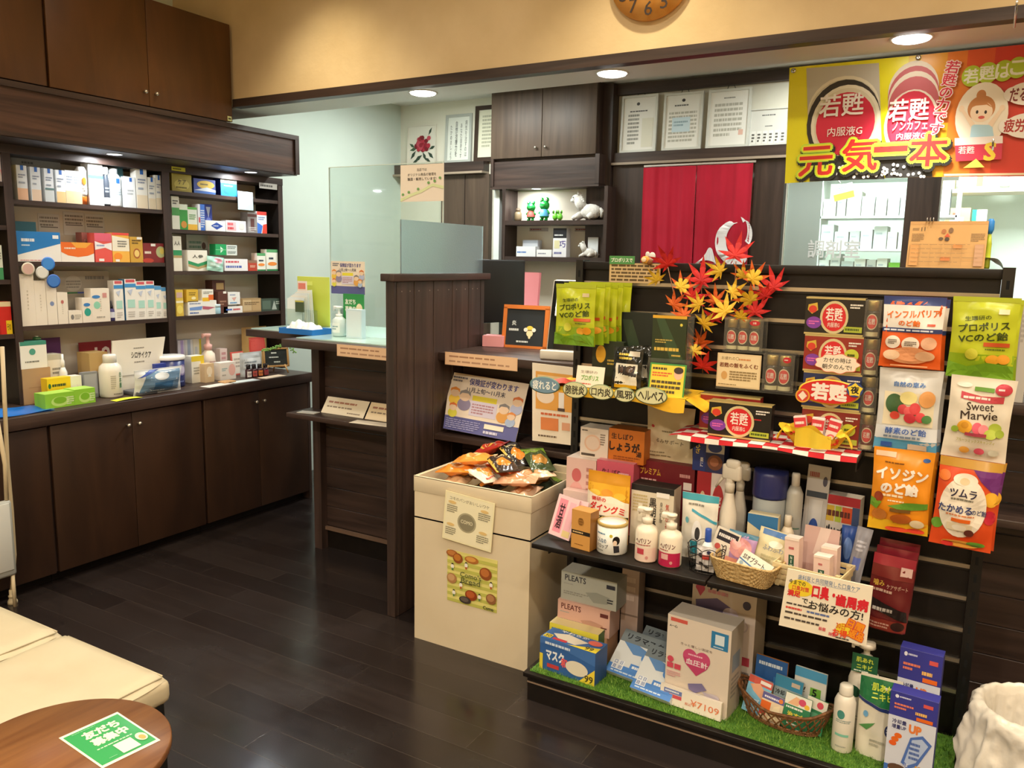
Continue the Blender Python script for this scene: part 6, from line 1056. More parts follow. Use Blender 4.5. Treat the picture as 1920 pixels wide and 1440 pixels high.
# ---------------------------------------------------------------- green throat-sweet bags on the left hook
GB = [RR(0, 0, 1, .3, '#8aa81e'), RR(0, .94, 1, 1, '#aab52a'), TT('生環研の', .4, .745, .055, '#3c4a14', w=.4, rot=6, b=.015), TT('プロポリス', .5, .64, .1, '#37440f', w=.78, rot=6, b=.03), TT('VCのど飴', .5, .51, .1, '#37440f', w=.76, rot=6, b=.03), RR(.52, .4, .92, .45, '#c8582c'), LL(.55, .35, .9, .38, 1, '#5a6a1c'), EE(.68, .24, .11, .06, '#e0a02c'), EE(.84, .25, .1, .06, '#dc9628'), EE(.35, .3, .1, .07, '#c2c03c'), RR(.7, .8, .86, .86, '#d8c8a0'), PP([(0, .0), (1, .0), (1, .17), (.6, .2), (.3, .14), (0, .2)], '#6d9a24')]
p, w, h = slot('y', 2.43, 1032, 1130, 533, 1.222)
for i in range(6):
    y = 2.425+.032*i; l = ['green and yellow throat-sweet bag hanging foremost on the left hook of the gondola', 'second throat-sweet bag from the front on the left hook', 'third throat-sweet bag from the front on the left hook', 'fourth throat-sweet bag from the front on the left hook', 'fifth throat-sweet bag from the front on the left hook', 'rearmost throat-sweet bag on the left hook, touching the panel side'][i]
    o = bag_mesh(.152, h, .02, '#b3bc22', GB if i < 1 else GB[:2]+[RR(.52, .4, .92, .45, '#c8582c'), EE(.8, .24, .16, .06, '#e0a02c')], seed=i, wr=.0022, mk=lambda q: C(q, .25)).build('sweet_bag', None, (p.x+.006*(i % 2)+.010*i, y, 1.222+.003*(i % 3)), (0, 0, .05*(i % 3-1)))
    tag(o, l, 'sweet bag', 'green throat-sweet bags on the left hook')
hook(-1.16, 1.4, .22)
# ---------------------------------------------------------------- propolis shelf with yellow cloth
zc = 1.0835
mb = MB()
def cl(u, v):
    x = -1.27+.50*u; y = 2.395+.208*v
    return (x, y, zc+.001*math.sin(14*u+9*v)-.0006)
mb.surf(cl, 30, 12, noisy('yellow_cloth', '#e0a814', '#e8b824', (9, 9, 9), .8))
mb.surf(lambda u, v: (-1.27+.50*u, 2.3948-.006*abs(math.sin(8*u))*v-.004*v, zc-.0005-.045*v*(.5+.5*math.sin(5.5*u-.4)**2)*(1 if u > .6 else .6)), 30, 6, noisy('yellow_cloth', '', '', 1))
mb.surf(lambda u, v: (-.77+.055*v, 2.395+.16*u, zc-.001-.03*v-.01*math.sin(6*u)*v), 10, 5, noisy('yellow_cloth', '', '', 1))
tag(mb.build('shelf_cloth'), 'golden yellow cloth spread over the small left shelf', 'cloth')
mb = MB(); mb.surf(lambda u, v: (-1.29+.16*u, 2.38+.12*v, zc+.0035+.012*abs(math.sin(7*u+3*v))*math.sin(math.pi*u)), 18, 10, C('#d8503c', .7)); tag(mb.build('folded_napkin'), 'crumpled red-pink napkin at the left end of the yellow cloth', 'napkin')
for (xa, xb, y, hh, s_, c, tc, l) in [(994, 1050, 722, 27, '疲れると', '#6f8ca0', '#eef0ea', 'blue-grey oval sign, leftmost under the yellow cloth'), (1056, 1102, 731, 27, '膀胱炎', '#d2d0a0', '#3a3424', 'cream oval sign second from left under the yellow cloth'), (1105, 1151, 735, 26, '口内炎', '#d2d0a0', '#3a3424', 'cream oval sign in the middle under the yellow cloth'), (1152, 1191, 740, 25, '風邪', '#d2d0a0', '#3a3424', 'cream oval sign fourth from left under the yellow cloth'), (1191, 1252, 742, 30, 'ヘルペス', '#d2d0a0', '#3a3424', 'widest cream oval sign, rightmost under the yellow cloth')]:
    a, b = on('y', 2.378, xa, y), on('y', 2.378, xb, y); w = b.x-a.x; h = w*hh/(xb-xa)*1.05; c0 = (a+b)/2
    mb = MB(); mb.lathe([(.0001, 0), (.5, 0), (.5, .004), (.0001, .004)], C('#5a7a70' if s_ == '疲れると' else '#6a7a52'), 40, M=Matrix.Diagonal((w, 1, h, 1)) @ Matrix.Rotation(R_(90), 4, 'X'))
    print_on(mb, lambda u, v, e: ((u-.5)*w, -.004-e, (v-.5)*h), w, h, [EE(.5, .5, .47, .45, c), TT(s_, .5, .5, .52, tc, w=.78, b=.03)])
    tag(mb.build('oval_sign', None, c0), l, 'sign', 'oval ailment signs under the yellow cloth')
def px_(xl, xr, yt, Y, z=zc+.003): return ('y', Y, xl, xr, yt, z)
carton('propolis_box', 'flat black-green box leaning at the back of the yellow cloth', 'box', px_(1150, 1224, 586, 2.57), .03, '#1c231a', [PP([(.2, .9), (.45, .9), (.95, .1), (.6, .1)], '#33442c'), LL(.1, .4, .35, .5, 1, '#6a7a5c'), RR(.72, .05, .9, .2, '#d8c8a8')])
carton('propolis_box', 'dark green pack with gold disc at the left of the yellow cloth', 'pack', px_(1110, 1168, 640, 2.50), .03, '#26301c', [EE(.28, .7, .16, .2, '#d8a82c'), LL(.5, .45, .95, .6, 2, '#c9b04c')])
for i in range(4):
    y = 2.43+.033*i; p, w, h = slot('y', 2.43, 1148, 1206, 652, zc+.003)
    o = bag_mesh(w, h, .02, '#23241f', [RR(.12, .12, .88, .62, '#d9d4c2'), RR(.2, .35, .8, .58, '#3a3230'), EE(.35, .48, .1, .07, '#55453a'), EE(.65, .48, .1, .07, '#55453a'), RR(.12, .05, .88, .13, '#c8a62c'), LL(.25, .7, .8, .88, 2, '#c9b04c'), RR(.55, .8, .92, .92, '#d8d0c0')] if i == 0 else [RR(.2, .3, .9, .6, '#9a968a')], seed=i, wr=.003, seal=.04, mk=lambda q: C(q, .15)).build('propolis_pouch', None, (p.x-.004+.018*i, y, zc+.003), (R_(-6), 0, .08*(i-1)))
    tag(o, ['clear-fronted black propolis pouch, foremost on the yellow cloth', 'second black propolis pouch behind the foremost', 'third black propolis pouch on the yellow cloth', 'rearmost black propolis pouch on the yellow cloth'][i], 'pouch', 'black propolis pouches')
t = empty('brochure_holder', 'clear acrylic holder with tall dark green brochures on the yellow cloth', 'brochure holder', slot(*px_(1222, 1296, 592, 2.47))[0], (0, 0, .06))
p, w, h = slot(*px_(1222, 1296, 592, 2.47))
mb = MB(); mb.box(-w/2, 0, .012, w/2-.02, .012, h, C('#27361f', .3)); print_on(mb, lambda u, v, e: (-w/2+u*(w-.02), -e, .012+v*(h-.012)), w-.02, h-.012, [RR(0, .96, 1, 1, '#d8a52c'), PP([(.1, .96), (.35, .96), (.95, .4), (.6, .35)], '#33492a'), LL(.1, .62, .6, .68, 2, '#b8a04c'), LL(.08, .5, .85, .58, 1, '#d8b44c'), LL(.6, .44, .9, .48, 1, '#d8b44c'), EE(.85, .88, .04, .02, '#d8c84c'), EE(.2, .32, .1, .05, '#151c12'), EE(.4, .28, .1, .05, '#151c12')]); mb.build('brochure', t)
mb = MB(); mb.box(-w/2-.003, -.02, 0, w/2, -.017, h*.45, ACR); mb.box(w/2-.012, -.02, 0, w/2-.009, .035, h*.98, ACR); mb.box(-w/2-.003, .014, 0, w/2, .017, h, ACR); mb.box(-w/2-.003, -.02, 0, w/2, .035, .004, ACR); mb.build('holder', t)
p, w, h = slot(*px_(1216, 1284, 684, 2.425, zc-.01))
sheet('note_card', 'yellow handwritten card with green border and a woman portrait on the yellow cloth', 'card', (Vector((p.x, 2.418, zc-.006)), w, h, 0), '#3f8a3c', [RR(.04, .05, .96, .95, '#e6c83c'), LL(.08, .78, .6, .9, 1, '#4a3a20'), LL(.08, .6, .62, .75, 2, '#cf5a2c'), EE(.8, .72, .12, .17, '#e8b090'), EE(.8, .82, .13, .1, '#3a2a22'), LL(.08, .1, .9, .52, 3, '#4a4020')], tilt=R_(-10))
p, w, h = slot(*px_(1080, 1132, 686, 2.42))
sheet('name_card', 'small cream card reading propolis on the yellow cloth', 'card', (Vector((p.x, 2.415, zc+.002)), w, h, 0), '#e6ddc8', [TT('生環研の', .45, .72, .14, '#5a5444', w=.6, b=0), TT('プロポリス', .5, .45, .24, '#5a9a3c', w=.62, b=.04), LL(.15, .12, .85, .2, 1, '#c8503c')], tilt=R_(-12))
# ---------------------------------------------------------------- maple branch
LOBES = [(-34, .46), (6, .74), (48, .92), (90, 1.0), (132, .92), (174, .74), (214, .46)]
def leaf(mbx, c, s, rot, tilt, m_in, m_out, seed):
    rr = random.Random(seed); M = Matrix.Translation(c) @ Matrix.Rotation(R_(tilt), 4, 'Z') @ Matrix.Rotation(R_(rr.uniform(-25, 25)), 4, 'X') @ Matrix.Rotation(R_(rot), 4, 'Y')
    P = lambda a, l: (s*l*math.cos(R_(a)), -.16*s*l*l+.004, s*l*math.sin(R_(a)))
    inn, out = [(0, 0, 0)], []
    for i, (a, l) in enumerate(LOBES):
        b = LOBES[(i+1) % 7][0]+(360 if i == 6 else 0)
        inn += [P(a-14, .5*l), P(a, .56*l), P(a+14, .5*l), P((a+b)/2, .30 if i < 6 else .10)]; out.append(P(a, l))
    n = 28; mbx.add(inn, [(0, 1+k, 1+(k+1) % n) for k in range(n)], m_in, False, M)
    for i in range(7): mbx.add([inn[1+4*i], out[i], inn[2+4*i], inn[3+4*i]], [(0, 1, 2), (2, 1, 3)], m_out, False, M)
t = empty('maple_branch', 'artificial autumn maple branch with red, orange and yellow leaves in front of the gondola panel', 'artificial branch', (-.86, 2.58, 1.12))
RED, ORG, YEL = noisy('maple_red', '#b8141a', '#d8261e', (40, 40, 40), .6), noisy('maple_orange', '#d8561a', '#e8742a', (40, 40, 40), .6), noisy('maple_yellow', '#d8a81e', '#e8c43c', (40, 40, 40), .6)
ML = [(1252, 492, 34, 'r'), (1378, 475, 36, 'r'), (1232, 522, 24, 'y'), (1275, 535, 28, 'o'), (1314, 522, 38, 'r'), (1350, 505, 26, 'y'), (1392, 515, 26, 'y'), (1410, 520, 30, 'o'), (1450, 535, 34, 'r'), (1296, 555, 32, 'r'), (1262, 568, 26, 'o'), (1310, 568, 24, 'y'), (1340, 562, 28, 'o'), (1372, 545, 26, 'y'), (1360, 580, 32, 'y'), (1408, 560, 30, 'y'), (1415, 582, 32, 'r'), (1340, 595, 26, 'r'), (1282, 588, 26, 'o'), (1318, 604, 26, 'y'), (1312, 640, 28, 'o'), (1300, 655, 24, 'y'), (1318, 685, 32, 'r'), (1388, 592, 22, 'o'), (1434, 552, 24, 'r')]
mr_, mo_, my_ = MB(), MB(), MB(); rn = random.Random(21); cen = []
for i, (x, y, s, k) in enumerate(ML):
    Y = 2.575-.02*(i % 4); p = on('y', Y, x, y+4)-Vector((-.86, 2.58, 1.12)); cen.append(p)
    S = s/640*1.42
    if k == 'r': leaf(mr_, p, S, rn.uniform(-35, 35), rn.uniform(-15, 15), RED, RED, i)
    elif k == 'o': leaf(mo_, p, S, rn.uniform(-60, 60), rn.uniform(-15, 15), YEL if i % 2 else ORG, ORG, i)
    else: leaf(my_, p, S, rn.uniform(-60, 60), rn.uniform(-15, 15), YEL, YEL if i % 3 else ORG, i)
mr_.build('red_leaves', t); mo_.build('orange_leaves', t); my_.build('yellow_leaves', t)
mb = MB(); ST = C('#8a5a3a'); o0 = Vector((-.86, 2.58, 1.12))
for pts in ([(1318, 700), (1312, 640), (1318, 600), (1316, 560), (1314, 520)], [(1318, 600), (1350, 572), (1378, 540), (1380, 490)], [(1312, 640), (1270, 580), (1252, 500)], [(1350, 572), (1400, 555), (1450, 540)], [(1318, 600), (1360, 590), (1415, 585)]):
    mb.tube([on('y', 2.59, *q)-o0 for q in pts], .0016, ST, 5)
mb.build('twigs', t)
# ---------------------------------------------------------------- small tonic bottles in clear packs
def tonic(parent, x, y, z, h, r, body='#1c1a16', capc='#b9a468', rot=0):
    mb = MB(); MM = Matrix.Translation((x, y, z)); mb.lathe([(r*.95, 0), (r, .004), (r, h*.66), (r*.86, h*.72)], C(body, .15), 18, M=MM)
    print_on(mb, lambda u, v, e: (x+(r+e)*math.sin((u-.5)*2.6), y-(r+e)*math.cos((u-.5)*2.6), z+v*h), r*2.6, h, [RR(0, .02, 1, .14, '#c9c29a'), EE(.5, .42, .36, .22, '#d8ccb0'), EE(.5, .42, .3, .19, '#c8242c'), TT('若甦', .5, .43, .16, '#f0e4dc', w=.4)], sub=10)
    mb.build('tonic_bottle', parent); c = MB(); c.lathe([(r*.9, h*.72), (r*.9, h*.97), (r*.82, h)], C(capc, .3, .7), 18, M=MM); c.build('cap', parent)
def tonic_pack(name, label, xl, xr, yt, Y, z, n):
    p, w, h = slot('y', Y, xl, xr, yt, z); t = empty(name, label, 'tonic pack', p, group=None); r = w/n/2*.98
    for k in range(n): tonic(t, -w/2+w/n*(k+.5), r+.001, .001, h*.94, r)
    mb = MB(); mb.box(-w/2-.003, -.004, 0, w/2+.012, 2*r+.02, h, FILM); mb.build('clear_wrap', t)
    mb = MB(); mb.lathe([(.0001, 0), (.5, 0)], C('#b8202a'), 24, caps=False, M=Matrix.Translation((w*.36, -.0055, h*.86)) @ Matrix.Diagonal((w*.3, 1, h*.16, 1)) @ Matrix.Rotation(R_(90), 4, 'X')); print_on(mb, lambda u, v, e: (w*.24+u*w*.24, -.006-e, h*.82+v*h*.08), w*.24, h*.08, [TT('3本', .5, .5, .9, '#f0e0d0')] if n == 3 else [LL(.1, .2, .9, .8, 1, '#f0e0d0')]); mb.build('seal_sticker', t); return t
tonic_pack('tonic_trio', 'clear pack of three small gold-capped tonic bottles on the upper acrylic shelf', 1360, 1424, 596, 2.535, 1.2315, 3)
tonic_pack('tonic_duo', 'clear pack of two small gold-capped tonic bottles beside the cream notice', 1432, 1482, 664, 2.515, 1.1165, 2)
sheet('notice_card', 'cream handwritten notice in a clear frame below the tonic trio', 'notice', ('y', 2.515, 1344, 1426, 664, 1.1165), '#d8bf94', [RR(.03, .04, .97, .96, '#e0ca9e'), TT('お疲れの〇', .3, .86, .1, '#6a5434', w=.4, b=0), LL(.5, .8, .9, .88, 1, '#c8824c'), TT('若甦の飯をふくむ', .5, .66, .13, '#7a3f24', w=.88, b=.03), LL(.3, .2, .92, .5, 4, '#8a744c'), EE(.18, .35, .07, .12, '#c89a5c'), LL(.05, .06, .5, .1, 1, '#8a744c')], th=.004)
# tonic cartons stacked on the upper shelf (each with a bottle shown at its side)
def tonic_box(name, label, loc, w, h, base, extra=(), bottle_body='#1c1a16', side=True, wgrp=None):
    t = empty(name, label, 'tonic box', loc, group=wgrp); bw_ = w*.8 if side else w
    pr = [RR(0, .96, 1, 1, '#b9a468'), RR(0, 0, 1, .05, '#b9a468'), EE(.5, .48, .24, .44, '#c9b98a'), EE(.5, .48, .2, .37, '#c8222a'), TT('若甦', .5, .56, .34, '#f2e8dc', w=.28, b=.02), TT('内服液G', .5, .28, .13, '#f0dcd0', w=.2, b=.01), EE(.16, .32, .13, .16, '#7a3a9a'), LL(.07, .26, .25, .38, 2, '#e06ab0'), PP([(.05, .8), (.2, .86), (.22, .66), (.12, .55), (.04, .66)], '#c8a43c'), EE(.13, .68, .07, .1, '#c83a2c'), RR(.68, .1, .98, .25, '#a8b43c'), LL(.7, .12, .97, .23, 1, '#4a5a1c'), LL(.76, .72, .97, .86, 2, '#e6e0d4')]+list(extra)
    mb = MB(); x0 = -w/2; mb.box(x0, 0, 0, x0+bw_, .04, h, C(base, .3)); print_on(mb, lambda u, v, e: (x0+u*bw_, -e, v*h), bw_, h, pr, mk=PK); mb.box(x0, 0, h-.001, x0+bw_, .042, h+.0005, C('#b9a468', .3, .5)); mb.build('carton', t)
    if side:
        r = w*.085; tonic(t, w/2-r-.003, r+.002, .001, h*.95, r, bottle_body); mb = MB(); mb.box(x0+bw_+.0005, -.002, 0, w/2+.003, 2*r+.006, h*.98, FILM); mb.build('clear_window', t)
    return t
p, w, h = slot('y', 2.47, 1503, 1636, 700, .98); zt0 = on('y', 2.47, 1570, 558).z; hh = (zt0-.9765)/4-.001
for i, (c, bb, l) in enumerate([('#7a241e', '#5a1a14', 'red-brown tonic carton at the bottom of the stack behind the yellow bundle'), ('#23305a', '#2a2a3c', 'navy tonic carton hidden by the red oval sign, third from the top of the stack'), ('#8d2a20', '#5a1a14', 'red tonic carton second from the top of the stack'), ('#1a1816', '#1c1a16', 'black tonic carton on top of the stack of four')]):
    tonic_box('tonic_box', l, (p.x-.004*i+.006, 2.47, .9765+(hh+.001)*i), .2, hh, c, [EE(.82, .5, .12, .17, '#b9c03c'), LL(.75, .44, .9, .56, 1, '#3a4414')] if i in (0, 2) else (), bb, wgrp='stacked tonic cartons')
# checked cloth
mb = MB(); cc = [C('#c8202a', .8), C('#e8dcd2', .8)]
mb.surf(lambda u, v: (-.785+.52*u, 2.385+.225*v, .9722+.0012*math.sin(17*u)*math.sin(9*v)), 24, 10, None, colour=lambda u, v: cc[(int(u*12)+int(v*5)) % 2])
mb.surf(lambda u, v: (-.785+.52*u, 2.3835-.003*v-.002*math.sin(20*u)*v, .9715-.012*v*(1+.4*math.sin(9*u))), 24, 2, None, colour=lambda u, v: cc[(int(u*12)+1) % 2])
mb.surf(lambda u, v: (-.785-.03*v, 2.385+.18*u, .972-.006*v), 6, 2, None, colour=lambda u, v: cc[(int(u*5)) % 2])
tag(mb.build('checked_cloth'), 'red and white checked cloth on the upper right shelf of the gondola', 'cloth')
tonic_box('tonic_box', 'dark red tonic carton standing behind the front black one on the checked cloth', slot('y', 2.50, 1312, 1424, 742, .9745)[0], *slot('y', 2.50, 1312, 1424, 742, .9745)[1:], '#8d2420', side=False)
tonic_box('tonic_box', 'black tonic carton in front on the checked cloth', slot('y', 2.425, 1328, 1446, 756, .9745)[0], *slot('y', 2.425, 1328, 1446, 756, .9745)[1:], '#1a1816', [LL(.74, .56, .9, .62, 1, '#c8242c')], side=False)
# yellow bundle of little packs
p = slot('y', 2.41, 1450, 1606, 780, .9745)[0]
t = empty('yellow_bundle', 'yellow patterned kerchief tied around small packs on the checked cloth', 'bundle', (p.x, 2.445, .9745))
mb = MB(); YK = noisy('yellow_kerchief', '#e0b81e', '#e8c838', (8, 8, 8), .8); rn = random.Random(6)
def kn(u, v):
    a = 2*math.pi*u; r = (.045+.032*v)*(1+.10*math.sin(5*a)+.05*math.sin(9*a)*v); return (1.28*r*math.cos(a), (.42 if a < 3.1416 else .6)*r*math.sin(a), .002+.052*v+.014*v*math.sin(3*a+1)+.008*v*math.sin(7*a))
mb.surf(kn, 48, 8, YK)
for s_ in (-1, 1): mb.surf(lambda u, v: (s_*(.05+.055*u), -.022-.012*math.sin(3*u)+.03*(v-.5)*(1-.3*u)+.004*math.sin(9*v), .012+.05*math.sin(2.6*u+.4)*(1-.5*abs(v-.5))+.006*math.sin(11*u+7*v)), 12, 8, YK)
mb.surf(lambda u, v: (-.05+.1*u, -.047-.008*math.sin(math.pi*u)-.004*math.sin(12*u), .006+(.048+.01*math.sin(5*u))*v), 16, 5, YK)
for k in range(12): a = rn.uniform(3.4, 6.0); u = a/6.283; v = rn.uniform(.25, .85); q = kn(u, v); mb.ball((q[0]*1.03, q[1]*1.05-.001, q[2]), .005, .002, .004, C('#c8401e', .8), 8)
mb.build('kerchief', t)
for i, (x, y, r) in enumerate([(-.035, .0, -10), (.0, -.01, 4), (.035, .0, 12), (.01, .02, -6)]):
    o = carton_mesh(.034, .02, .085, '#e6d8d4', [RR(0, .6, 1, .95, '#c83a44'), EE(.5, .35, .35, .14, '#d86a70'), LL(.1, .68, .9, .85, 1, '#f0e4e0'), EE(.5, .35, .2, .08, '#f0dcd8')]).build('sample_pack', None, (p.x+x, 2.445+y, .9765), (0, R_(r), 0))
    tag(o, ['leftmost red and white sample pack in the yellow bundle', 'front middle red and white sample pack in the yellow bundle', 'right tilted red and white sample pack in the yellow bundle', 'rear red and white sample pack in the yellow bundle'][i], 'sample pack', 'sample packs in the yellow bundle')
# pop signs in front of the stacked cartons
def yq(px, py_, Y=2.448): return on('y', Y, px, py_)
def cloud(n, r): return [(.5+r[0]*math.cos(2*math.pi*k/n)*(1+.06*math.cos(9*2*math.pi*k/n)), .5+r[1]*math.sin(2*math.pi*k/n)*(1+.08*math.cos(9*2*math.pi*k/n))) for k in range(n)]
a, b = yq(1530, 660), yq(1610, 704); w, h = b.x-a.x, a.z-b.z; mb = MB()
print_on(mb, lambda u, v, e: (u*w, -e, v*h), w, h, [PP(cloud(72, (.5, .48)), '#d8603c'), PP(cloud(72, (.485, .45)), '#ecdcc4'), TT('カゼの時は', .5, .66, .24, '#3a2e24', w=.62, b=.01), TT('朝夕のんで!', .5, .34, .24, '#3a2e24', w=.66, b=.01)])
mb.add([(x, .002, z) for x, y, z in mb.v[:72]], [tuple(range(72))[::-1]], C('#d8d0c4')); tag(mb.build('speech_sign', None, (a.x, 2.446, b.z)), 'white cloud-shaped sign on the stack of tonic cartons', 'sign')
a, b = yq(1500, 706), yq(1612, 764); w, h = b.x-a.x, a.z-b.z
t = empty('oval_pop_sign', 'red oval sign with big white lettering in front of the stacked tonic cartons', 'sign', (a.x, 2.443, b.z))
mb = MB(); mb.lathe([(.0001, 0), (.5, 0), (.5, .003), (.0001, .003)], C('#dcae2c'), 48, M=Matrix.Translation((w/2, 0, h/2)) @ Matrix.Diagonal((w, 1, h, 1)) @ Matrix.Rotation(R_(90), 4, 'X'))
print_on(mb, lambda u, v, e: (u*w, -.003-e, v*h), w, h, [EE(.5, .5, .475, .45, '#c8201e'), TT('若甦', .5, .5, .62, '#f0e6d8', w=.56, b=.05)]); mb.build('oval_board', t)
mb = MB(); star = [(.5+(.5 if k % 2 == 0 else .36)*math.cos(R_(90+36*k)), .5+(.5 if k % 2 == 0 else .36)*math.sin(R_(90+36*k))) for k in range(10)]
print_on(mb, lambda u, v, e: (w*.78+u*w*.26, -.007-e, h*.4+v*h*.56), w*.26, h*.56, [EE(.5, .5, .5, .5, '#2c3f78'), PP(star, '#e6c83c'), TT('夜', .5, .5, .5, '#1c1a16', b=.04)]); mb.build('star_badge', t)
mb = MB(); print_on(mb, lambda u, v, e: (-w*.04+u*w*.24, -.007-e, h*.0+v*h*.55), w*.24, h*.55, [EE(.5, .5, .5, .5, '#d8982c'), EE(.5, .5, .4, .4, '#c83a2c'), PP([(.5, .85), (.8, .5), (.5, .15), (.2, .5)], '#f0dcc8')]); mb.build('round_badge', t)
# ---------------------------------------------------------------- bags on the right hooks
HB = 'sweet bags on the right hooks'
def hung(name, label, xl, xr, yt, yb, Y, d, base, pr, n=1, yaw=0, roll=0, lab2=(), **kw):
    c = on('y', Y, (xl+xr)/2, yb); p, w, h = slot('y', Y, xl, xr, yt, c.z); hook(p.x, c.z+h-.018, 2.63-Y+.03)
    for k in range(n-1, -1, -1):
        o = bag_mesh(w, h, d, base, pr if k == 0 else pr[:3], seed=k+len(label), mk=kw.get('mk', lambda q: C(q, .28)), wr=.002, seal=kw.get('seal', .06)).build(name, None, (p.x+.008*k, Y+(d+.008)*k, c.z-.006*k), (0, roll, yaw+.04*k)); tag(o, label if k == 0 else lab2[k-1], 'sweet bag', HB)
hung('sweet_bag', 'white, navy and orange throat-sweet bag, top left of the right hooks', 1652, 1770, 556, 690, 2.44, .03, '#d85a1e', [RR(0, .88, 1, 1, '#22356f'), RR(0, .56, 1, .88, '#e6e0d8'), RR(0, .5, 1, .56, '#2a3a6c'), TT('インフルバリア', .5, .76, .1, '#dc6a1e', w=.86, rot=3, b=.04), TT('のど飴', .45, .63, .08, '#dc6a1e', w=.36, b=.04), RR(.75, .6, .88, .63, '#c84a2c'), LL(.03, .51, .97, .55, 1, '#d8dce6'), EE(.2, .36, .13, .09, '#e8dccb'), EE(.5, .34, .15, .1, '#e8dccb'), EE(.8, .36, .13, .09, '#d8a888'), LL(.12, .33, .28, .4, 3, '#6a5a50'), LL(.4, .31, .6, .38, 3, '#6a5a50'), EE(.5, .18, .35, .12, '#e09a6c'), EE(.2, .18, .14, .07, '#e8c4a0'), EE(.75, .18, .16, .07, '#e8b890'), RR(.2, .02, .8, .04, '#e8a070')], 2, lab2=['second white and orange sweet bag behind the front one, top left of the right hooks'])
hung('sweet_bag', 'green and yellow throat-sweet bag, top right of the right hooks', 1780, 1908, 557, 709, 2.45, .034, '#b3bc22', GB, 2, lab2=['second green and yellow sweet bag behind the front one, top right of the right hooks'])
hung('sweet_bag', 'pale silvery sweet bag with vegetable picture, middle left of the right hooks', 1643, 1764, 692, 846, 2.45, .034, '#c9c8c4', [RR(0, 0, 1, .14, '#5aa0c8'), RR(.1, .32, .92, .72, '#d8ccae'), RR(.0, .14, 1, .3, '#d8dce0'), TT('自然の恵み', .5, .82, .06, '#3a6aa8', w=.5, b=.03), EE(.28, .58, .15, .12, '#3a5a34'), EE(.5, .66, .14, .08, '#dccf8c'), EE(.42, .52, .08, .06, '#c8444a'), EE(.52, .5, .08, .06, '#d85a5c'), EE(.62, .54, .09, .07, '#c83a40'), EE(.55, .42, .1, .06, '#c83a44'), EE(.72, .44, .08, .06, '#d84a50'), EE(.3, .44, .08, .05, '#cf4a3c'), EE(.8, .66, .13, .1, '#d89a5c'), EE(.82, .42, .08, .05, '#4a7a44'), TT('酵素のど飴', .5, .25, .08, '#2f5aa8', w=.66, b=.02), LL(.15, .15, .9, .2, 1, '#7a8aa0'), RR(.12, .04, .3, .1, '#3a5fb0'), RR(.55, .03, .85, .1, '#d8c4b0')], 2, lab2=['second silvery sweet bag peeping out behind the vegetable-picture bag'])
hung('sweet_bag', 'cream sweet bag with script lettering and fruit, middle right of the right hooks', 1770, 1895, 707, 862, 2.44, .036, '#d9cfbc', [TT('Sweet', .5, .66, .1, '#3a2a20', w=.42, rot=4, b=.01), TT('Marvie', .5, .55, .1, '#3a2a20', w=.58, rot=4, b=.01), PP([(.18, .82), (.5, .78), (.85, .8), (.85, .72), (.5, .7), (.18, .74)], '#b83a44'), LL(.22, .73, .82, .78, 1, '#f0dcd0'), RR(.38, .84, .68, .89, '#6a9a3c'), EE(.82, .88, .13, .07, '#b02a3a'), LL(.74, .86, .9, .9, 1, '#f0d8d4'), EE(.22, .9, .12, .03, '#e8e2d4'), EE(.3, .4, .12, .08, '#e0a22c'), EE(.3, .42, .06, .04, '#c88a1c'), EE(.5, .4, .08, .07, '#d8586a'), EE(.6, .39, .08, .06, '#e88a90'), EE(.78, .42, .1, .06, '#a8b83c'), EE(.72, .34, .1, .06, '#b8c850'), EE(.86, .36, .07, .05, '#9aac34'), EE(.15, .36, .06, .04, '#9ab83c'), RR(.32, .3, .66, .34, '#a83a4c'), TT('フルーツミックスキャンディ', .5, .24, .04, '#a8a03c', w=.6, b=.02), EE(.35, .12, .08, .04, '#d8983c'), EE(.58, .12, .08, .04, '#c84a5c'), EE(.8, .12, .08, .04, '#c9c4b0')], 1, roll=R_(2), mk=lambda q: C(q, .55))
hung('sweet_bag', 'orange throat-sweet bag with white lettering, lower left of the right hooks', 1632, 1748, 842, 998, 2.44, .034, '#dc8a1c', [RR(0, 0, 1, .14, '#e0b024'), RR(.04, .9, .38, .96, '#e0b898'), EE(.88, .9, .06, .025, '#3a62a0'), LL(.2, .82, .75, .85, 1, '#7a4a14'), TT('イソジン', .5, .71, .13, '#f4ece0', w=.86, b=.05), TT('のど飴', .48, .54, .13, '#f4ece0', w=.62, b=.06), LL(.2, .42, .85, .47, 1, '#f0dcb8'), LL(.3, .37, .7, .4, 1, '#f0dcb8'), PP([(.3, .32), (.6, .38), (.98, .4), (.98, .33), (.6, .28)], '#5a8a2c'), EE(.14, .42, .08, .06, '#8a3418'), PP([(0, .4), (.2, .36), (.12, .26), (0, .3)], '#6a9a2c'), EE(.18, .2, .13, .07, '#b8702c'), EE(.55, .18, .18, .06, '#a8581c'), RR(.35, .26, .7, .3, '#6a4a1c'), EE(.82, .14, .12, .05, '#d8c4a0'), EE(.5, .04, .2, .03, '#d84a2c'), EE(.8, .05, .15, .03, '#d8402c')], 2, lab2=['second orange throat-sweet bag behind the white-lettered one'])
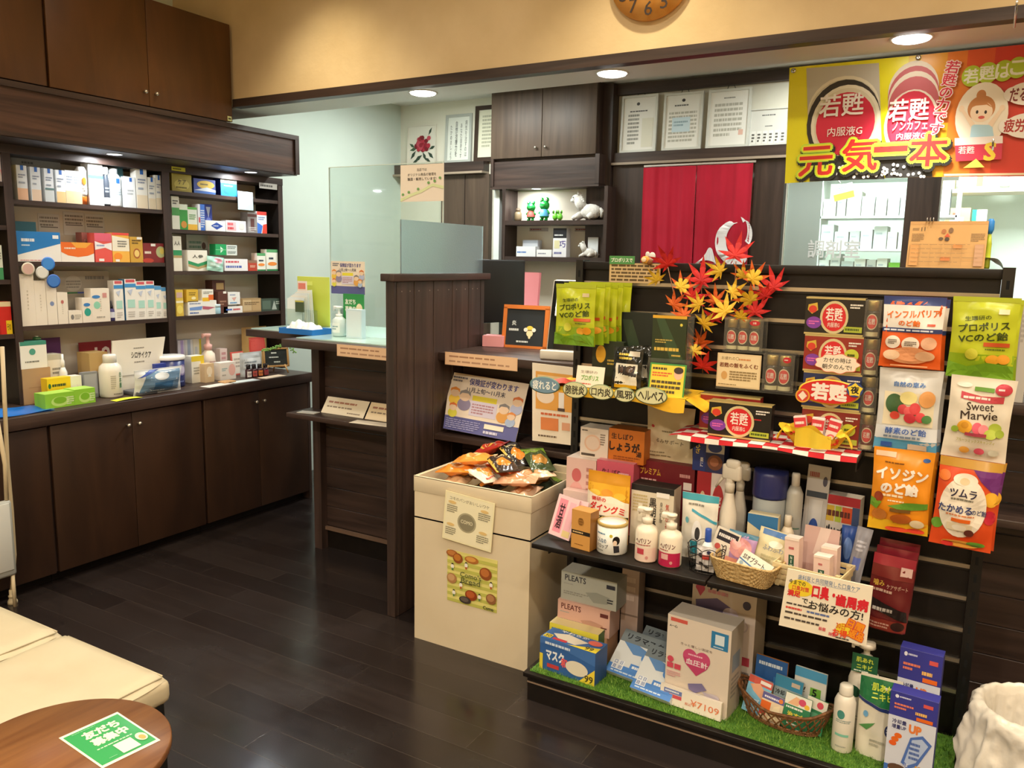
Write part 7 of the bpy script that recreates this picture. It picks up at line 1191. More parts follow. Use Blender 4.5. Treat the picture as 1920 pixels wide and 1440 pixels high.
hung('sweet_bag', 'red and orange sweet bag with white round panel, lowest right of the right hooks', 1748, 1868, 860, 1028, 2.43, .036, '#cf4a1e', [RR(0, .9, 1, 1, '#b88a34'), PP([(.55, .9), (1, .9), (1, .62), (.7, .78)], '#6a2a72'), EE(.9, .6, .12, .08, '#d8a02c'), EE(.92, .4, .1, .08, '#c02a3c'), EE(.08, .25, .1, .06, '#5a8a2c'), EE(.1, .8, .1, .06, '#d8702c'), EE(.46, .47, .39, .34, '#e4d9c6'), EE(.45, .78, .2, .07, '#e6dcc8'), EE(.44, .76, .08, .04, '#d8c49c'), TT('ツムラ', .44, .63, .09, '#2f2a44', w=.44, b=.03), LL(.25, .54, .66, .58, 1, '#7a7464'), TT('たかめる', .34, .45, .085, '#2f3a6a', w=.56, b=.03), TT('のど飴', .74, .44, .06, '#2f3a6a', w=.24, b=.02), LL(.2, .37, .74, .4, 1, '#c87a4c'), RR(.3, .31, .62, .35, '#d8641e'), RR(.24, .21, .66, .29, '#d8c8a8'), EE(.45, .25, .12, .035, '#e6dcc8'), EE(.62, .2, .08, .04, '#5a2a1e'), EE(.5, .06, .3, .04, '#d8983c'), EE(.75, .08, .15, .03, '#5a8a2c'), EE(.3, .04, .1, .03, '#c8302c')], 2, roll=R_(2), lab2=['second red and orange sweet bag behind the white-panelled one'])
# plum sweets on a low hook
c = on('y', 2.45, 1665, 1180)
for k in range(3):
    p, w, h = slot('y', 2.45+.05*k, 1625+6*k, 1705+4*k, 1040-14*k, c.z+.0+.012*k)
    o = bag_mesh(w, h, .04, '#5c1a1c', [RR(0, .86, 1, 1, '#8a2430'), RR(0, .7, 1, .86, '#6a2422'), RR(.68, .76, .95, .88, '#c8a8a0'), TT('噛み', .22, .62, .08, '#b8923c', w=.26, b=.02), TT('ケアサポート', .66, .6, .06, '#c8a890', w=.5, b=.0), LL(.08, .5, .8, .56, 1, '#a88878'), PP([(.05, .42), (.95, .3), (1, .16), (.0, .3)], '#1c1414'), LL(.15, .24, .8, .32, 1, '#a8a098'), RR(0, .02, 1, .16, '#7a2a20'), EE(.8, .1, .16, .06, '#2a1412'), LL(.1, .04, .6, .12, 2, '#b88a7c')] if k == 0 else [RR(0, .86, 1, 1, '#7a1c2a'), RR(.68, .7, .95, .8, '#c8a8a0')], seed=k, seal=.05, stand=True, mk=lambda q: C(q, .25)).build('chocolate_pouch', None, (p.x, 2.45+.05*k, c.z+.012*k), (0, R_(3), .03*k))
    tag(o, ['dark red supplement pouch with black band, foremost on the low right hook', 'second dark red pouch behind the black-banded one', 'rearmost dark red pouch on the low right hook'][k], 'pouch', 'dark red pouches on the low hook')
hook(on('y', 2.5, 1668, 1030).x, .69, .16)
# ================================================================== middle shelf of the gondola
ZM = .5725
def ms(xl, xr, yt, Y, z=ZM): return ('y', Y, xl, xr, yt, z)
pw, ph_ = .13, .0
p1 = slot(*ms(1060, 1117, 858, 2.50)); p2 = slot(*ms(1117, 1186, 866, 2.50))
carton('ginger_tea_box', 'pale pink ginger-drink carton base at the bottom of the stack at the shelf left end', 'box', ms(1055, 1112, 922, 2.46), .035, '#e0c4ba', [LL(.1, .5, .9, .8, 1, '#c8948c'), EE(.6, .4, .1, .2, '#d8a49c')])
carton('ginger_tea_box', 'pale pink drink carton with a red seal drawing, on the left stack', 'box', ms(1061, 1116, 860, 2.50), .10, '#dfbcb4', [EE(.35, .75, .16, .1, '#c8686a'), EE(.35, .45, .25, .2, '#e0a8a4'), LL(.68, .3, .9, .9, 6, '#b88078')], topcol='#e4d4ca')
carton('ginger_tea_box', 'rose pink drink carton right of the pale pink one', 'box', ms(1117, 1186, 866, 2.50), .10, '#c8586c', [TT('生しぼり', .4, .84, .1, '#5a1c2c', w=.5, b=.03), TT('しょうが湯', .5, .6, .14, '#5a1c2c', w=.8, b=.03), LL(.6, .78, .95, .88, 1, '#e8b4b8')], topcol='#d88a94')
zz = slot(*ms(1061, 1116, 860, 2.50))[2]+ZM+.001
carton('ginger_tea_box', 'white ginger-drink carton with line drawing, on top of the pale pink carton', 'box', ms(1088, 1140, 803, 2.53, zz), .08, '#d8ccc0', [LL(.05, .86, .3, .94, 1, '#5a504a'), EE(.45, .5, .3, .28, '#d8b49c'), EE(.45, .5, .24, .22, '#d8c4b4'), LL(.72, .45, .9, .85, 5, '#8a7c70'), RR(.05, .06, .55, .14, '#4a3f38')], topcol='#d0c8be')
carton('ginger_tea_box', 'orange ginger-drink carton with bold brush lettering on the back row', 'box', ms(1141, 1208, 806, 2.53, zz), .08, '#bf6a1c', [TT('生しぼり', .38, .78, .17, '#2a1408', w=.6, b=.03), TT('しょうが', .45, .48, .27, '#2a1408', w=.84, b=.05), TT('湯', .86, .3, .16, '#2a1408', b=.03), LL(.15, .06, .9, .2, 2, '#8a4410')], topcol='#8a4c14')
bag('care_pack', 'off-white flat paper pack with brush lettering at the back of the middle shelf', 'pack', ms(1212, 1302, 762, 2.59, ZM+slot(*ms(1192, 1300, 868, 2.555))[2]+.001), .02, '#cdbf9f', [EE(.14, .62, .035, .03, '#b03a3c'), LL(.35, .52, .75, .57, 1, '#8a7c60'), TT('るみサポート', .52, .36, .08, '#5a4c38', w=.6, rot=-3, b=0), LL(.1, .12, .6, .16, 1, '#8a7c60'), LL(.1, .06, .9, .1, 1, '#8a7c60')], mk=lambda q: C(q, .7), wr=.003)
carton('support_box', 'large dark red carton with yellow heading carrying the off-white pack', 'box', ms(1192, 1300, 868, 2.555), .05, '#6d1420', [TT('プレミアム', .24, .86, .09, '#d8b03c', w=.36, b=.02), LL(.08, .68, .55, .78, 1, '#d8a8a0'), LL(.08, .52, .4, .63, 1, '#e8d0c8'), RR(.82, .68, .96, .78, '#e0d4cc'), LL(.75, .82, .97, .9, 1, '#c89090'), PP([(0, 0), (1, 0), (1, .25), (.6, .12), (0, .3)], '#d8c49c')])
carton('curry_box', 'blue carton with a dish photograph standing on the red carton under the upper shelf', 'box', ms(1299, 1358, 826, 2.55, ZM+slot(*ms(1304, 1358, 886, 2.55))[2]+.001), .06, '#24357a', [RR(.42, .62, 1, 1, '#c8c4c0'), EE(.7, .8, .22, .16, '#3a4a8a'), RR(.42, .02, 1, .6, '#2a2f5a'), EE(.72, .32, .24, .24, '#7a4a34'), EE(.7, .34, .14, .14, '#a86a4c'), TT('ひざ', .16, .7, .3, '#e0c44c', vert=True, w=.14, b=.03), TT('楽に', .3, .3, .3, '#dfe0e6', vert=True, w=.1, b=.02)])
carton('curry_box', 'red and white carton with a yellow figure below the blue dish carton', 'box', ms(1304, 1358, 886, 2.55), .06, '#a8262e', [RR(.5, 0, 1, 1, '#e0d4d0'), EE(.76, .6, .2, .25, '#b83a3c'), TT('ひざ', .76, .62, .14, '#f0e0d8', w=.24), EE(.22, .62, .1, .12, '#e0c09c'), PP([(.12, .5), (.34, .5), (.38, .2), (.08, .2)], '#d8a83c')])
bag('gummy_pouch', 'standing yellow, white and green pouch with red lettering on the middle shelf', 'pouch', ms(1102, 1180, 886, 2.41), .06, '#c88a1c', [RR(0, .62, 1, .84, '#e0a82c'), EE(.2, .7, .14, .05, '#e8c04c'), EE(.5, .72, .14, .05, '#d8922c'), EE(.8, .69, .14, .05, '#e8b83c'), PP([(0, .72), (.3, .66), (.6, .68), (1, .6), (1, .36), (0, .36)], '#e8dfcc'), TT('健研の', .32, .62, .06, '#c8302c', w=.36, b=.03), TT('ダイングミ', .52, .5, .11, '#c8302c', w=.82, b=.04, rot=-4), RR(0, .36, 1, .4, '#3a3420'), LL(.06, .365, .95, .395, 1, '#d8c88c'), RR(0, 0, 1, .36, '#9ab82c')], stand=True)
carton('sesame_box', 'tall black-topped cream carton with vertical black lettering on the middle shelf', 'box', ms(1182, 1262, 912, 2.43), .07, '#d3c8b2', [RR(0, .9, 1, 1, '#1c1a1a'), TT('黒胡麻黒', .52, .5, .62, '#2a2622', vert=True, w=.17, b=.03), TT('気になる', .86, .55, .4, '#b83a2c', vert=True, w=.08, b=.02), TT('身の健康', .72, .6, .34, '#4a443c', vert=True, w=.07, b=0), LL(.05, .55, .4, .85, 6, '#b9a878'), RR(.18, .4, .28, .7, '#e0d8c4'), RR(.6, .84, .9, .92, '#e8e4dc')], topcol='#1c1a1a', sidecol='#cfc3ac')
for i, (xl, xr, y, Y, l, ro) in enumerate([(1028, 1068, 936, 2.33, 'pink flat pack with brush lettering leaning at the middle shelf left end', R_(9)), (1060, 1090, 944, 2.345, 'second pink flat pack tucked behind the first at the shelf left end', R_(5))]):
    p, w, h = slot(*ms(xl, xr, y, Y)); sheet('tea_pack', l, 'pack', (Vector((p.x, Y, ZM+.008)), w, h, 0), '#e8c4c8', [RR(.12, .1, .5, .92, '#e08a9c'), TT('甘酒', .32, .5, .6, '#3a1420', vert=True, w=.24, b=.04), RR(.62, .2, .9, .9, '#e8b0bc'), RR(.6, .05, .95, .2, '#dcc48a')], tilt=R_(-14), roll=ro, th=.008)
carton('herb_carton', 'kraft brown upright carton with a black band at the front left of the middle shelf', 'box', ms(1070, 1108, 958, 2.285), .05, '#c9924a', [RR(0, .38, 1, .48, '#1f1810'), LL(.08, .4, .92, .46, 1, '#d8b880'), EE(.5, .72, .16, .1, '#9a6a2c'), LL(.4, .62, .6, .82, 3, '#7a501c'), LL(.2, .1, .8, .14, 1, '#8a5c24')], yaw=R_(-8), topcol='#c08c48', sidecol='#8a5c24')
t = bottle('drop_tin', 'round white tin with gold rim and child drawing on the middle shelf', 'tin', ms(1110, 1164, 980, 2.285), [(.97, 0), (1, .02), (1, .84)], [(1.0, .84), (1.02, .86), (1.02, .92), (.98, .94), (.9, .94), (.9, .92), (.0001, .92)], '#b39a5c', '#d8d8d2', [TT('こんなの', .35, .5, .16, '#4a6a8a', w=.3, b=.03), TT('ドロップ', .38, .3, .15, '#4a4a4a', w=.34, b=.02), LL(.2, .7, .5, .8, 1, '#5a8ab0'), EE(.75, .55, .09, .16, '#1c1815'), EE(.72, .46, .05, .1, '#e0c8b0'), PP([(.68, .36), (.82, .36), (.84, .12), (.7, .1)], '#2a2a30'), LL(.2, .1, .55, .18, 1, '#8a8a84'), EE(.62, .72, .04, .06, '#c8b83c')], (0, .84), capname='rim')
MB().lathe([(.0001, .9), (.9, .9), (.86, .93), (.0001, .95)], C('#e6e4de', .4), 28, M=Matrix.Diagonal((slot(*ms(1110, 1164, 980, 2.285))[1]/2,)*2+(slot(*ms(1110, 1164, 980, 2.285))[2], 1))).build('lid', t)
for i, (xl, xr, y, low, l) in enumerate([(1185, 1226, 958, '#dfc4b4', 'cream pump bottle with a small red patch, left of two on the middle shelf'), (1230, 1272, 969, '#b0224a', 'cream pump bottle with crimson lower half, right of two on the middle shelf')]):
    bottle('lotion_pump', l, 'pump bottle', ms(xl, xr, y, 2.285), [(.93, 0), (1, .04), (1, .56), (.85, .64), (.4, .7), (.36, .74)], [(.45, .72), (.48, .82), (.2, .84), (.2, .95), (.45, .96), (.45, 1)], '#e2d8c6', '#e0d4c0', [RR(0, 0, 1, .5, low), TT('ヘパリン', .5, .74, .18, '#6a3a3c', w=.55, b=.03), LL(.2, .56, .8, .63, 1, '#a8605c'), RR(.3, .26, .55, .46, '#b8404c' if i == 0 else '#d8a8a0'), EE(.65, .16, .05, .06, '#c88a84')], (.02, .56), pump=True, group='lotion pump bottles')
# wire basket with blue-capped bottle and packs
p = on('z', ZM, 1312, 1080)
t = empty('wire_basket', 'small dark wire basket of pouches on the middle shelf', 'basket', (p.x, 2.335, ZM))
mb = MB(); WR = C('#2a2420', .35, .6)
for z, r in ((.002, .048), (.03, .052), (.06, .056)): mb.tube([(r*math.cos(a), r*.8*math.sin(a), z) for a in [i*.2618 for i in range(24)]], .0014, WR, 6, closed=True)
mb.tube([(.058*math.cos(a), .047*math.sin(a), .072+.010*abs(math.sin(4*a))) for a in [i*.1309 for i in range(48)]], .0014, WR, 6, closed=True)
for i in range(16): a = i*.3927; mb.tube([(.048*math.cos(a), .038*math.sin(a), .002), (.058*math.cos(a), .047*math.sin(a), .072)], .001, WR, 5)
for k in range(-3, 4): mb.tube([(.014*k, -.8*math.sqrt(max(0, .0023-(.014*k)**2)), .002), (.014*k, .8*math.sqrt(max(0, .0023-(.014*k)**2)), .002)], .001, WR, 5)
mb.build('wire_frame', t)
bag('foil_sachet', 'shiny black and white sachet with red label inside the wire basket', 'sachet', (Vector((p.x+.002, 2.318, ZM+.003)), .058, .075, 0), .014, '#b9b4b2', [EE(.3, .3, .14, .08, '#3a3432'), EE(.6, .2, .15, .06, '#4a4644'), EE(.25, .65, .1, .1, '#2f2c34'), RR(.35, .5, .75, .68, '#b83a34'), EE(.7, .8, .12, .08, '#3a3a5a'), EE(.45, .15, .1, .05, '#e0dcda')], tilt=R_(-6))
bottle('blue_capped_bottle', 'white bottle with a bright blue cap in the wire basket', 'bottle', (Vector((p.x, 2.327, ZM+.004)), .036, .125, 0), [(.9, 0), (1, .05), (1, .55), (.5, .68)], [(.52, .66), (.55, .68), (.55, .98), (.5, 1)], '#2a4fa8', '#dcdcd8', [LL(.2, .2, .8, .6, 3, '#a0a8b8')], (.05, .55))
bag('oral_care_pouch', 'tall white pouch with teal top standing behind the wire basket', 'pouch', ms(1277, 1346, 926, 2.41), .03, '#dcd8cc', [RR(0, .9, 1, 1, '#3f98a8'), PP([(.3, .78), (1, .62), (1, .58), (.3, .74)], '#3f98b0'), LL(.2, .82, .9, .87, 1, '#8a867c'), EE(.48, .42, .14, .2, '#e8e8e8'), EE(.5, .42, .07, .1, '#3a3a3c'), RR(.3, .08, .5, .3, '#3aa0b8'), EE(.18, .6, .05, .05, '#6ab0c0')])
sheet('denture_card', 'white card with black label tilted to the right of the wire basket', 'card', (Vector((on('z', ZM, 1350, 1060).x, 2.36, ZM+.012)), .075, .115, 0), '#d8d0c0', [RR(.1, .68, .95, .96, '#1e1c28'), LL(.15, .74, .9, .9, 1, '#d8d4d0'), EE(.25, .5, .12, .08, '#b84a44'), EE(.4, .38, .12, .08, '#a8a890'), LL(.2, .1, .8, .3, 3, '#b0a898')], tilt=R_(-10), roll=R_(14), th=.012)
for i, (xl, xr, y, Y, l) in enumerate([(1345, 1380, 862, 2.42, 'white trigger spray bottle, nearer of two on the middle shelf'), (1368, 1398, 866, 2.52, 'white trigger spray bottle half hidden behind the nearer one')]):
    p, w, h = slot(*ms(xl, xr, y, Y)); t = empty('spray_bottle', l, 'spray bottle', (p.x, Y+.02, ZM), (0, 0, R_(-15)), 'trigger spray bottles'); r = w/2
    mb = MB(); CB = C('#d2cabb', .4); mb.lathe([(.9*r, 0), (r, .006), (.92*r, h*.48), (.5*r, h*.66), (.42*r, h*.7)], CB, 22); cyl_print(mb, r*.97, h*.4, [LL(.25, .6, .7, .7, 1, '#9a9284'), LL(.25, .3, .7, .36, 1, '#a8a092'), RR(.2, .02, .8, .07, '#4a4640')], 120, .01); mb.build('bottle_body', t)
    mb = MB(); mb.lathe([(.5*r, h*.68), (.55*r, h*.76), (.4*r, h*.78)], CB, 16); mb.box(-r*.9, -r*.4, h*.80, r*1.3, r*.4, h*.95, CB, .008); mb.box(-r*.5, -r*.45, h*.9, r*1.1, r*.45, h*1.0, CB, .01); mb.box(-r*.35, -r*.35, h*.76, r*.4, r*.35, h*.84, CB, .004); mb.build('spray_head', t)
    mb = MB(); mb.tube([(-r*.6, 0, h*.84), (-r*1.1, 0, h*.78), (-r*1.7, 0, h*.70)], [.005, .005, .003], CB, 8); mb.build('trigger', t)
bottle('wipes_canister', 'pale blue canister with a navy lid on the middle shelf', 'canister', ms(1402, 1466, 886, 2.47), [(.9, 0), (.95, .04), (.98, .7), (1, .72)], [(1.03, .71), (1.05, .74), (1.04, .95), (1, 1)], '#262c62', '#a9b2b8', [EE(.4, .38, .2, .3, '#2a6a9c'), TT('CYCLE', .4, .46, .16, '#dfe6ea', w=.26, b=.04), TT('PLUS', .4, .27, .16, '#dfe6ea', w=.22, b=.04), EE(.68, .7, .05, .08, '#3a3430'), EE(.68, .6, .05, .06, '#e0c8a8'), RR(.64, .3, .74, .52, '#8a9a5c'), RR(.5, .1, .6, .3, '#e8e8e4')], (0, .7), capname='lid')
bottle('grey_bottle', 'pale grey bottle with white cap beside the navy-lidded canister', 'bottle', ms(1468, 1500, 889, 2.5), [(.93, 0), (1, .04), (1, .78), (.6, .86)], [(.5, .85), (.5, .98), (.42, 1)], '#cfcac0', '#a8a69e', [RR(.1, .5, .9, .52, '#5a7a6a'), LL(.2, .6, .8, .7, 1, '#7a786f')], (.05, .78))
t = empty('cream_tube_pack', 'white hang card with a blue-marked cream tube at the back of the middle shelf', 'pack', slot(*ms(1501, 1544, 874, 2.55))[0]+Vector((0, 0, .002)), (0, R_(2), 0)); p, w, h = slot(*ms(1501, 1544, 874, 2.55))
mb = MB(); mb.box(-w/2, .012, 0, w/2, .014, h, C('#b9b6b4', .4)); print_on(mb, lambda u, v, e: (-w/2+u*w, .012-e, v*h), w, h, [LL(.1, .86, .8, .95, 1, '#a05a54'), RR(.05, .68, .95, .74, '#3a4450'), EE(.8, .85, .1, .05, '#4a4a5a')]); mb.build('hang_card', t)
mb = MB(); mb.surf(lambda u, v: (-w*.3+w*.6*u+.0*v, .011-.016*math.sin(math.pi*u)*(1-.85*v), .0+h*.66*v), 14, 8, C('#c9c8c8', .35)); print_on(mb, lambda u, v, e: (-w*.3+w*.6*u, .011-.016*math.sin(math.pi*u)*(1-.85*v)-e, h*.66*v), w*.6, h*.66, [EE(.5, .5, .38, .22, '#2a4a94'), LL(.25, .44, .75, .56, 2, '#dfe4f0'), LL(.2, .12, .8, .22, 1, '#6a6a74')], sub=10); mb.build('tube', t)
carton('denture_cleaner_box', 'white box with red stripe and bold dark lettering, right end of the middle shelf', 'box', ms(1541, 1610, 930, 2.56, .60), .05, '#cfc6bc', [RR(0, .86, 1, 1, '#a82830'), RR(.05, .6, .3, .84, '#c8a83c'), RR(.33, .6, .5, .84, '#a8b83c'), RR(.52, .6, .8, .84, '#c8502c'), LL(.07, .64, .78, .8, 1, '#5a2a24'), TT('ポリデント', .45, .34, .36, '#22242c', w=.84, b=.05, rot=-4), RR(.8, .5, 1, .86, '#3a4a70')], yaw=R_(-6))
carton('cotton_pack', 'small cream pack with a blue top behind the wicker basket', 'pack', ms(1399, 1456, 966, 2.42), .04, '#cbbf9c', [PP([(0, 1), (1, 1), (1, .75), (.5, .7), (0, .85)], '#2f6a9c'), EE(.25, .4, .14, .2, '#d8d0b8'), EE(.6, .4, .16, .2, '#dcd4bc')])
bottle('white_lotion_bottle', 'cream bottle lying back behind the pink cartons', 'bottle', ms(1458, 1486, 968, 2.43), [(.9, 0), (1, .1), (.9, .7), (.5, .8)], [(.5, .8), (.5, .98), (.4, 1)], '#d8d0c0', '#c8bba4')
WK = noisy('straw_weave', '#b3915a', '#d0b27c', (140, 140, 160), .7, .5, .4, .6, bscale=150)
def woven(name, label, ctr, wx_, wy_, h, yaw, flare, mat, rows=9, cols=44, thick=.004):
    t = empty(name, label, 'basket', ctr, (0, 0, yaw)); mb = MB()
    def per(s_):     # rounded rectangle around the basket
        a = 2*math.pi*s_; c, s = math.cos(a), math.sin(a); e = .35
        return (math.copysign(abs(c)**e, c), math.copysign(abs(s)**e, s))
    def wall(s_, v, off=0):
        q = per(s_); k = 1+flare*(v-1); wv = .0022*math.sin(cols*math.pi*s_*2)*(1 if int(v*rows) % 2 else -1); return (q[0]*(wx_/2*k-off+wv), q[1]*(wy_/2*k-off+wv), v*h)
    n = 88
    mb.surf(lambda u, v: wall(u, v), n*2, rows*3, mat); mb.surf(lambda u, v: wall(1-u, v, thick), n, rows, mat)
    mb.add([(0, 0, .003)]+[wall(i/n, 0) for i in range(n)], [(0, 1+i, 1+(i+1) % n) for i in range(n)], mat); mb.build('woven_body', t)
    mb = MB(); mb.tube([wall(i/n, 1, thick*.5) for i in range(n)], thick*.9, mat, 8, closed=True); mb.build('rim', t); return t
c0 = (on('z', ZM, 1360, 1062)+on('z', ZM, 1455, 1112))/2
b1 = woven('wicker_basket', 'straw-coloured rectangular woven basket of pouches on the middle shelf', (-.535, 2.335, ZM+.001), .200, .135, .062, R_(-9), .22, WK)
bag('sweet_pouch', 'violet and pink pouch in the straw basket', 'pouch', (Vector((-.575, 2.36, ZM+.008)), .09, .118, 0), .022, '#a884b0', [RR(0, .88, 1, 1, '#3a7088'), EE(.5, .6, .4, .25, '#c88a8c'), EE(.35, .65, .18, .12, '#d8a09a'), EE(.65, .55, .18, .12, '#d0948e'), RR(.05, .1, .5, .3, '#d8907c'), EE(.25, .12, .12, .07, '#4a2a5a')], tilt=R_(-16), roll=R_(6))
bag('cotton_pouch', 'pale yellow pouch with blue lettering in the straw basket', 'pouch', (Vector((-.485, 2.372, ZM+.008)), .105, .138, 0), .026, '#cfc49c', [RR(.1, .86, .9, .98, '#3f6aa0'), TT('ふわふわ', .5, .6, .12, '#6a7a9a', w=.6, b=0), LL(.2, .3, .8, .45, 2, '#b0a880'), EE(.55, .7, .2, .08, '#e0dcc8')], tilt=R_(-14), roll=R_(8))
sheet('wafer_card', 'white wafer packet with black lettering lying at the front of the straw basket', 'packet', (Vector((-.525, 2.312, ZM+.02)), .105, .062, R_(-14)), '#dcd4c4', [TT('SSオブラート', .42, .72, .26, '#2a2a2e', w=.7, b=.03), PP([(.0, .55), (.6, .42), (1, .35), (1, .28), (.6, .36), (0, .48)], '#3a6a9c'), RR(.75, .6, .95, .68, '#8ab0b8'), EE(.72, .15, .16, .1, '#d8b86a'), EE(.12, .35, .06, .09, '#8aa0a8')], tilt=R_(-28), roll=R_(16), th=.01)
# cream slatted basket with pink cartons
b2 = empty('slatted_basket', 'cream slatted basket of tall pink cartons at the right end of the middle shelf', 'basket', (-.355, 2.375, ZM+.001), (0, 0, R_(-9)))
mb = MB(); SL = noisy('cream_slat', '#cdb888', '#d9c698', (20, 20, 40), .6)
for k in range(4):
    z = .004+.018*k; e = .004*k
    for a in ((-.085-e, -.055-e, z, .085+e, -.051-e, z+.014), (-.085-e, .051+e, z, .085+e, .055+e, z+.014), (-.085-e, -.051-e, z, -.081-e, .051+e, z+.014), (.081+e, -.051-e, z, .085+e, .051+e, z+.014)): mb.box(*a, SL, .001)
mb.build('slats', b2); mb = MB()
for x in (-.084, .084):
    for y in (-.05, .05): mb.box(x-.006, y-.006, 0, x+.006, y+.006, .072, SL)
mb.box(-.084, -.05, 0, .084, .05, .004, SL); mb.build('frame', b2)
for i, (x, y, h, w, l) in enumerate([(-.055, -.025, .135, .042, 'tall cream-pink carton with green band at the left of the slatted basket'), (.035, -.035, .105, .045, 'cream-pink carton with green band in front at the right of the slatted basket'), (.04, .012, .12, .045, 'cream-pink carton right behind the front one in the slatted basket')]):
    o = carton_mesh(w, .035, h, '#dcc0b4', [RR(.3, .06, .68, .62, '#24503c'), TT('NEW APE', .49, .34, .5, '#dfe6d8', vert=False, w=.0, b=.02) if 0 else TT('NEWAPE', .49, .34, .5, '#dfe6d8', vert=True, w=.2, b=.02), LL(.3, .72, .7, .82, 1, '#b85a5c'), RR(.0, .95, 1, 1, '#e8d8cc')], topcol='#e8dcd0').build('toothpaste_carton', None, b2.matrix_basis @ Vector((x, y, .006)), (0, R_(-2), R_(-9)))
    tag(o, l, 'carton', 'toothpaste cartons in the slatted basket')
tag(carton_mesh(.10, .004, .16, '#bd9c94', [PP([(.45, 1), (.75, 1), (.55, .4), (.3, .5)], '#cfb8ae'), RR(0, 0, 1, .3, '#b08c84')]).build('header_card', None, (-.35, 2.415, ZM+.006), (R_(-8), 0, R_(-6))), 'dusty pink header card standing at the back of the slatted basket', 'card')
bag('refill_pouch', 'blue refill pouch behind the slatted basket', 'pouch', ms(1575, 1604, 985, 2.50), .03, '#2f4f98', [EE(.5, .6, .3, .2, '#6a8ac8')])
bag('clear_refill_pouch', 'tall translucent greyish pouch at the right end of the middle shelf', 'pouch', ms(1586, 1616, 985, 2.44, ZM+.005), .02, '#8a8a94', [RR(.2, .3, .7, .5, '#5a6ab0'), LL(.2, .6, .8, .8, 3, '#b8b8c4')], roll=R_(8))
# big handwritten sign
P4 = [on('y', 2.225, *q) for q in ((1477, 1066), (1637, 1100), (1624, 1212), (1460, 1172))]
quad4('handwritten_sign', 'large handwritten white sign with red headline hanging in front of the slatted basket', 'sign', P4, '#e4d9c2', [TT('歯科医と共同開発した口臭ケア', .5, .9, .09, '#3f6a98', w=.72, b=.0), RR(.2, .845, .82, .85, '#6a8ab0'), EE(.19, .72, .15, .14, '#e0c42c'), TT('今までの', .14, .8, .08, '#2a2620', w=.2, b=.02), TT('口臭対策', .19, .71, .08, '#c83a2c', w=.2, b=.03), TT('満足', .12, .61, .1, '#c8302c', w=.15, b=.05), TT('口臭・', .46, .72, .21, '#c8202c', w=.26, b=.05), TT('歯周病', .79, .66, .19, '#c8202c', w=.36, b=.05), TT('で', .26, .52, .08, '#1e1a16', b=.02), TT('お悩みの方!', .62, .48, .15, '#1c1814', w=.62, b=.02), LL(.05, .4, .6, .45, 1, '#4a4038'), LL(.05, .32, .28, .38, 1, '#c8443c'), LL(.3, .32, .72, .38, 1, '#5a6a98'), LL(.05, .24, .62, .3, 1, '#4a4038'), EE(.74, .2, .09, .1, '#e0c42c'), TT('30日', .7, .24, .1, '#c85a1c', w=.1, b=.03), TT('日間', .86, .3, .14, '#e08a1c', w=.18, b=.05, o=('#c82a1c', .11), rot=-14), TT('返品', .88, .15, .14, '#e08a1c', w=.16, b=.05, o=('#c82a1c', .11), rot=-14), TT('お得', .7, .12, .12, '#d8401c', w=.16, b=.04), LL(.05, .14, .55, .2, 1, '#4a4038'), TT('殺菌', .5, .12, .06, '#c83a4c', w=.08), TT('除菌', .62, .07, .06, '#c83a4c', w=.08), LL(.66, .02, .88, .06, 1, '#4a4038')], th=.003)
# ================================================================== grassy base of the gondola
ZG = .1075
def gs(xl, xr, yt, Y, z=ZG): return ('y', Y, xl, xr, yt, z)
# mask cartons at the left
PLE = lambda c, band, dark: [RR(0, .05, 1, 1, c), TT('PLEATS', .26, .8, .2, dark, w=.38, b=.02), LL(.05, .55, .3, .62, 1, '#9a9a96'), LL(.05, .2, .5, .34, 2, '#8a8a84'), PP([(.45, .42), (.65, .5), (.88, .42), (.85, .18), (.6, .12)], band), RR(.82, .72, .97, .86, dark), LL(.84, .2, .95, .38, 2, dark)]
h1 = slot(*gs(1045, 1143, 1106, 2.45))
zs_ = on('y', 2.45, 1095, 1135).z
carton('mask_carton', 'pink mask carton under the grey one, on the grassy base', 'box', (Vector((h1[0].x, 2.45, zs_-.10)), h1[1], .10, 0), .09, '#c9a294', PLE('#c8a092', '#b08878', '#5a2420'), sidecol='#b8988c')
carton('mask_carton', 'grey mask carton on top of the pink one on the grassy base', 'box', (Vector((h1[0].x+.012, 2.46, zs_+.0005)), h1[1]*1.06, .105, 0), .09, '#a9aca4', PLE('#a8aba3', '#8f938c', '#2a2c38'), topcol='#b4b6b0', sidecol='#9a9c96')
carton('mask_carton', 'plain kraft shipping carton carrying the two pleated-mask cartons', 'carton', (Vector((h1[0].x-.008, 2.45, ZG)), h1[1], zs_-.10-ZG-.0005, 0), .10, '#b58a6c', [])
for i, (xl, y, z0) in enumerate([(1168, 1062, 0), ]):
    q = slot(*gs(1166, 1196, 1062, 2.58)); carton('mask_carton', 'narrow grey-pink carton column standing behind the pleated-mask cartons', 'box', gs(1164, 1196, 1062, 2.55), .06, '#a8958c', [RR(0, .45, 1, .47, '#7a6a62'), LL(.2, .6, .8, .9, 3, '#c8b8b0')])
q = slot(*gs(1010, 1118, 1208, 2.30)); zt_ = q[2]
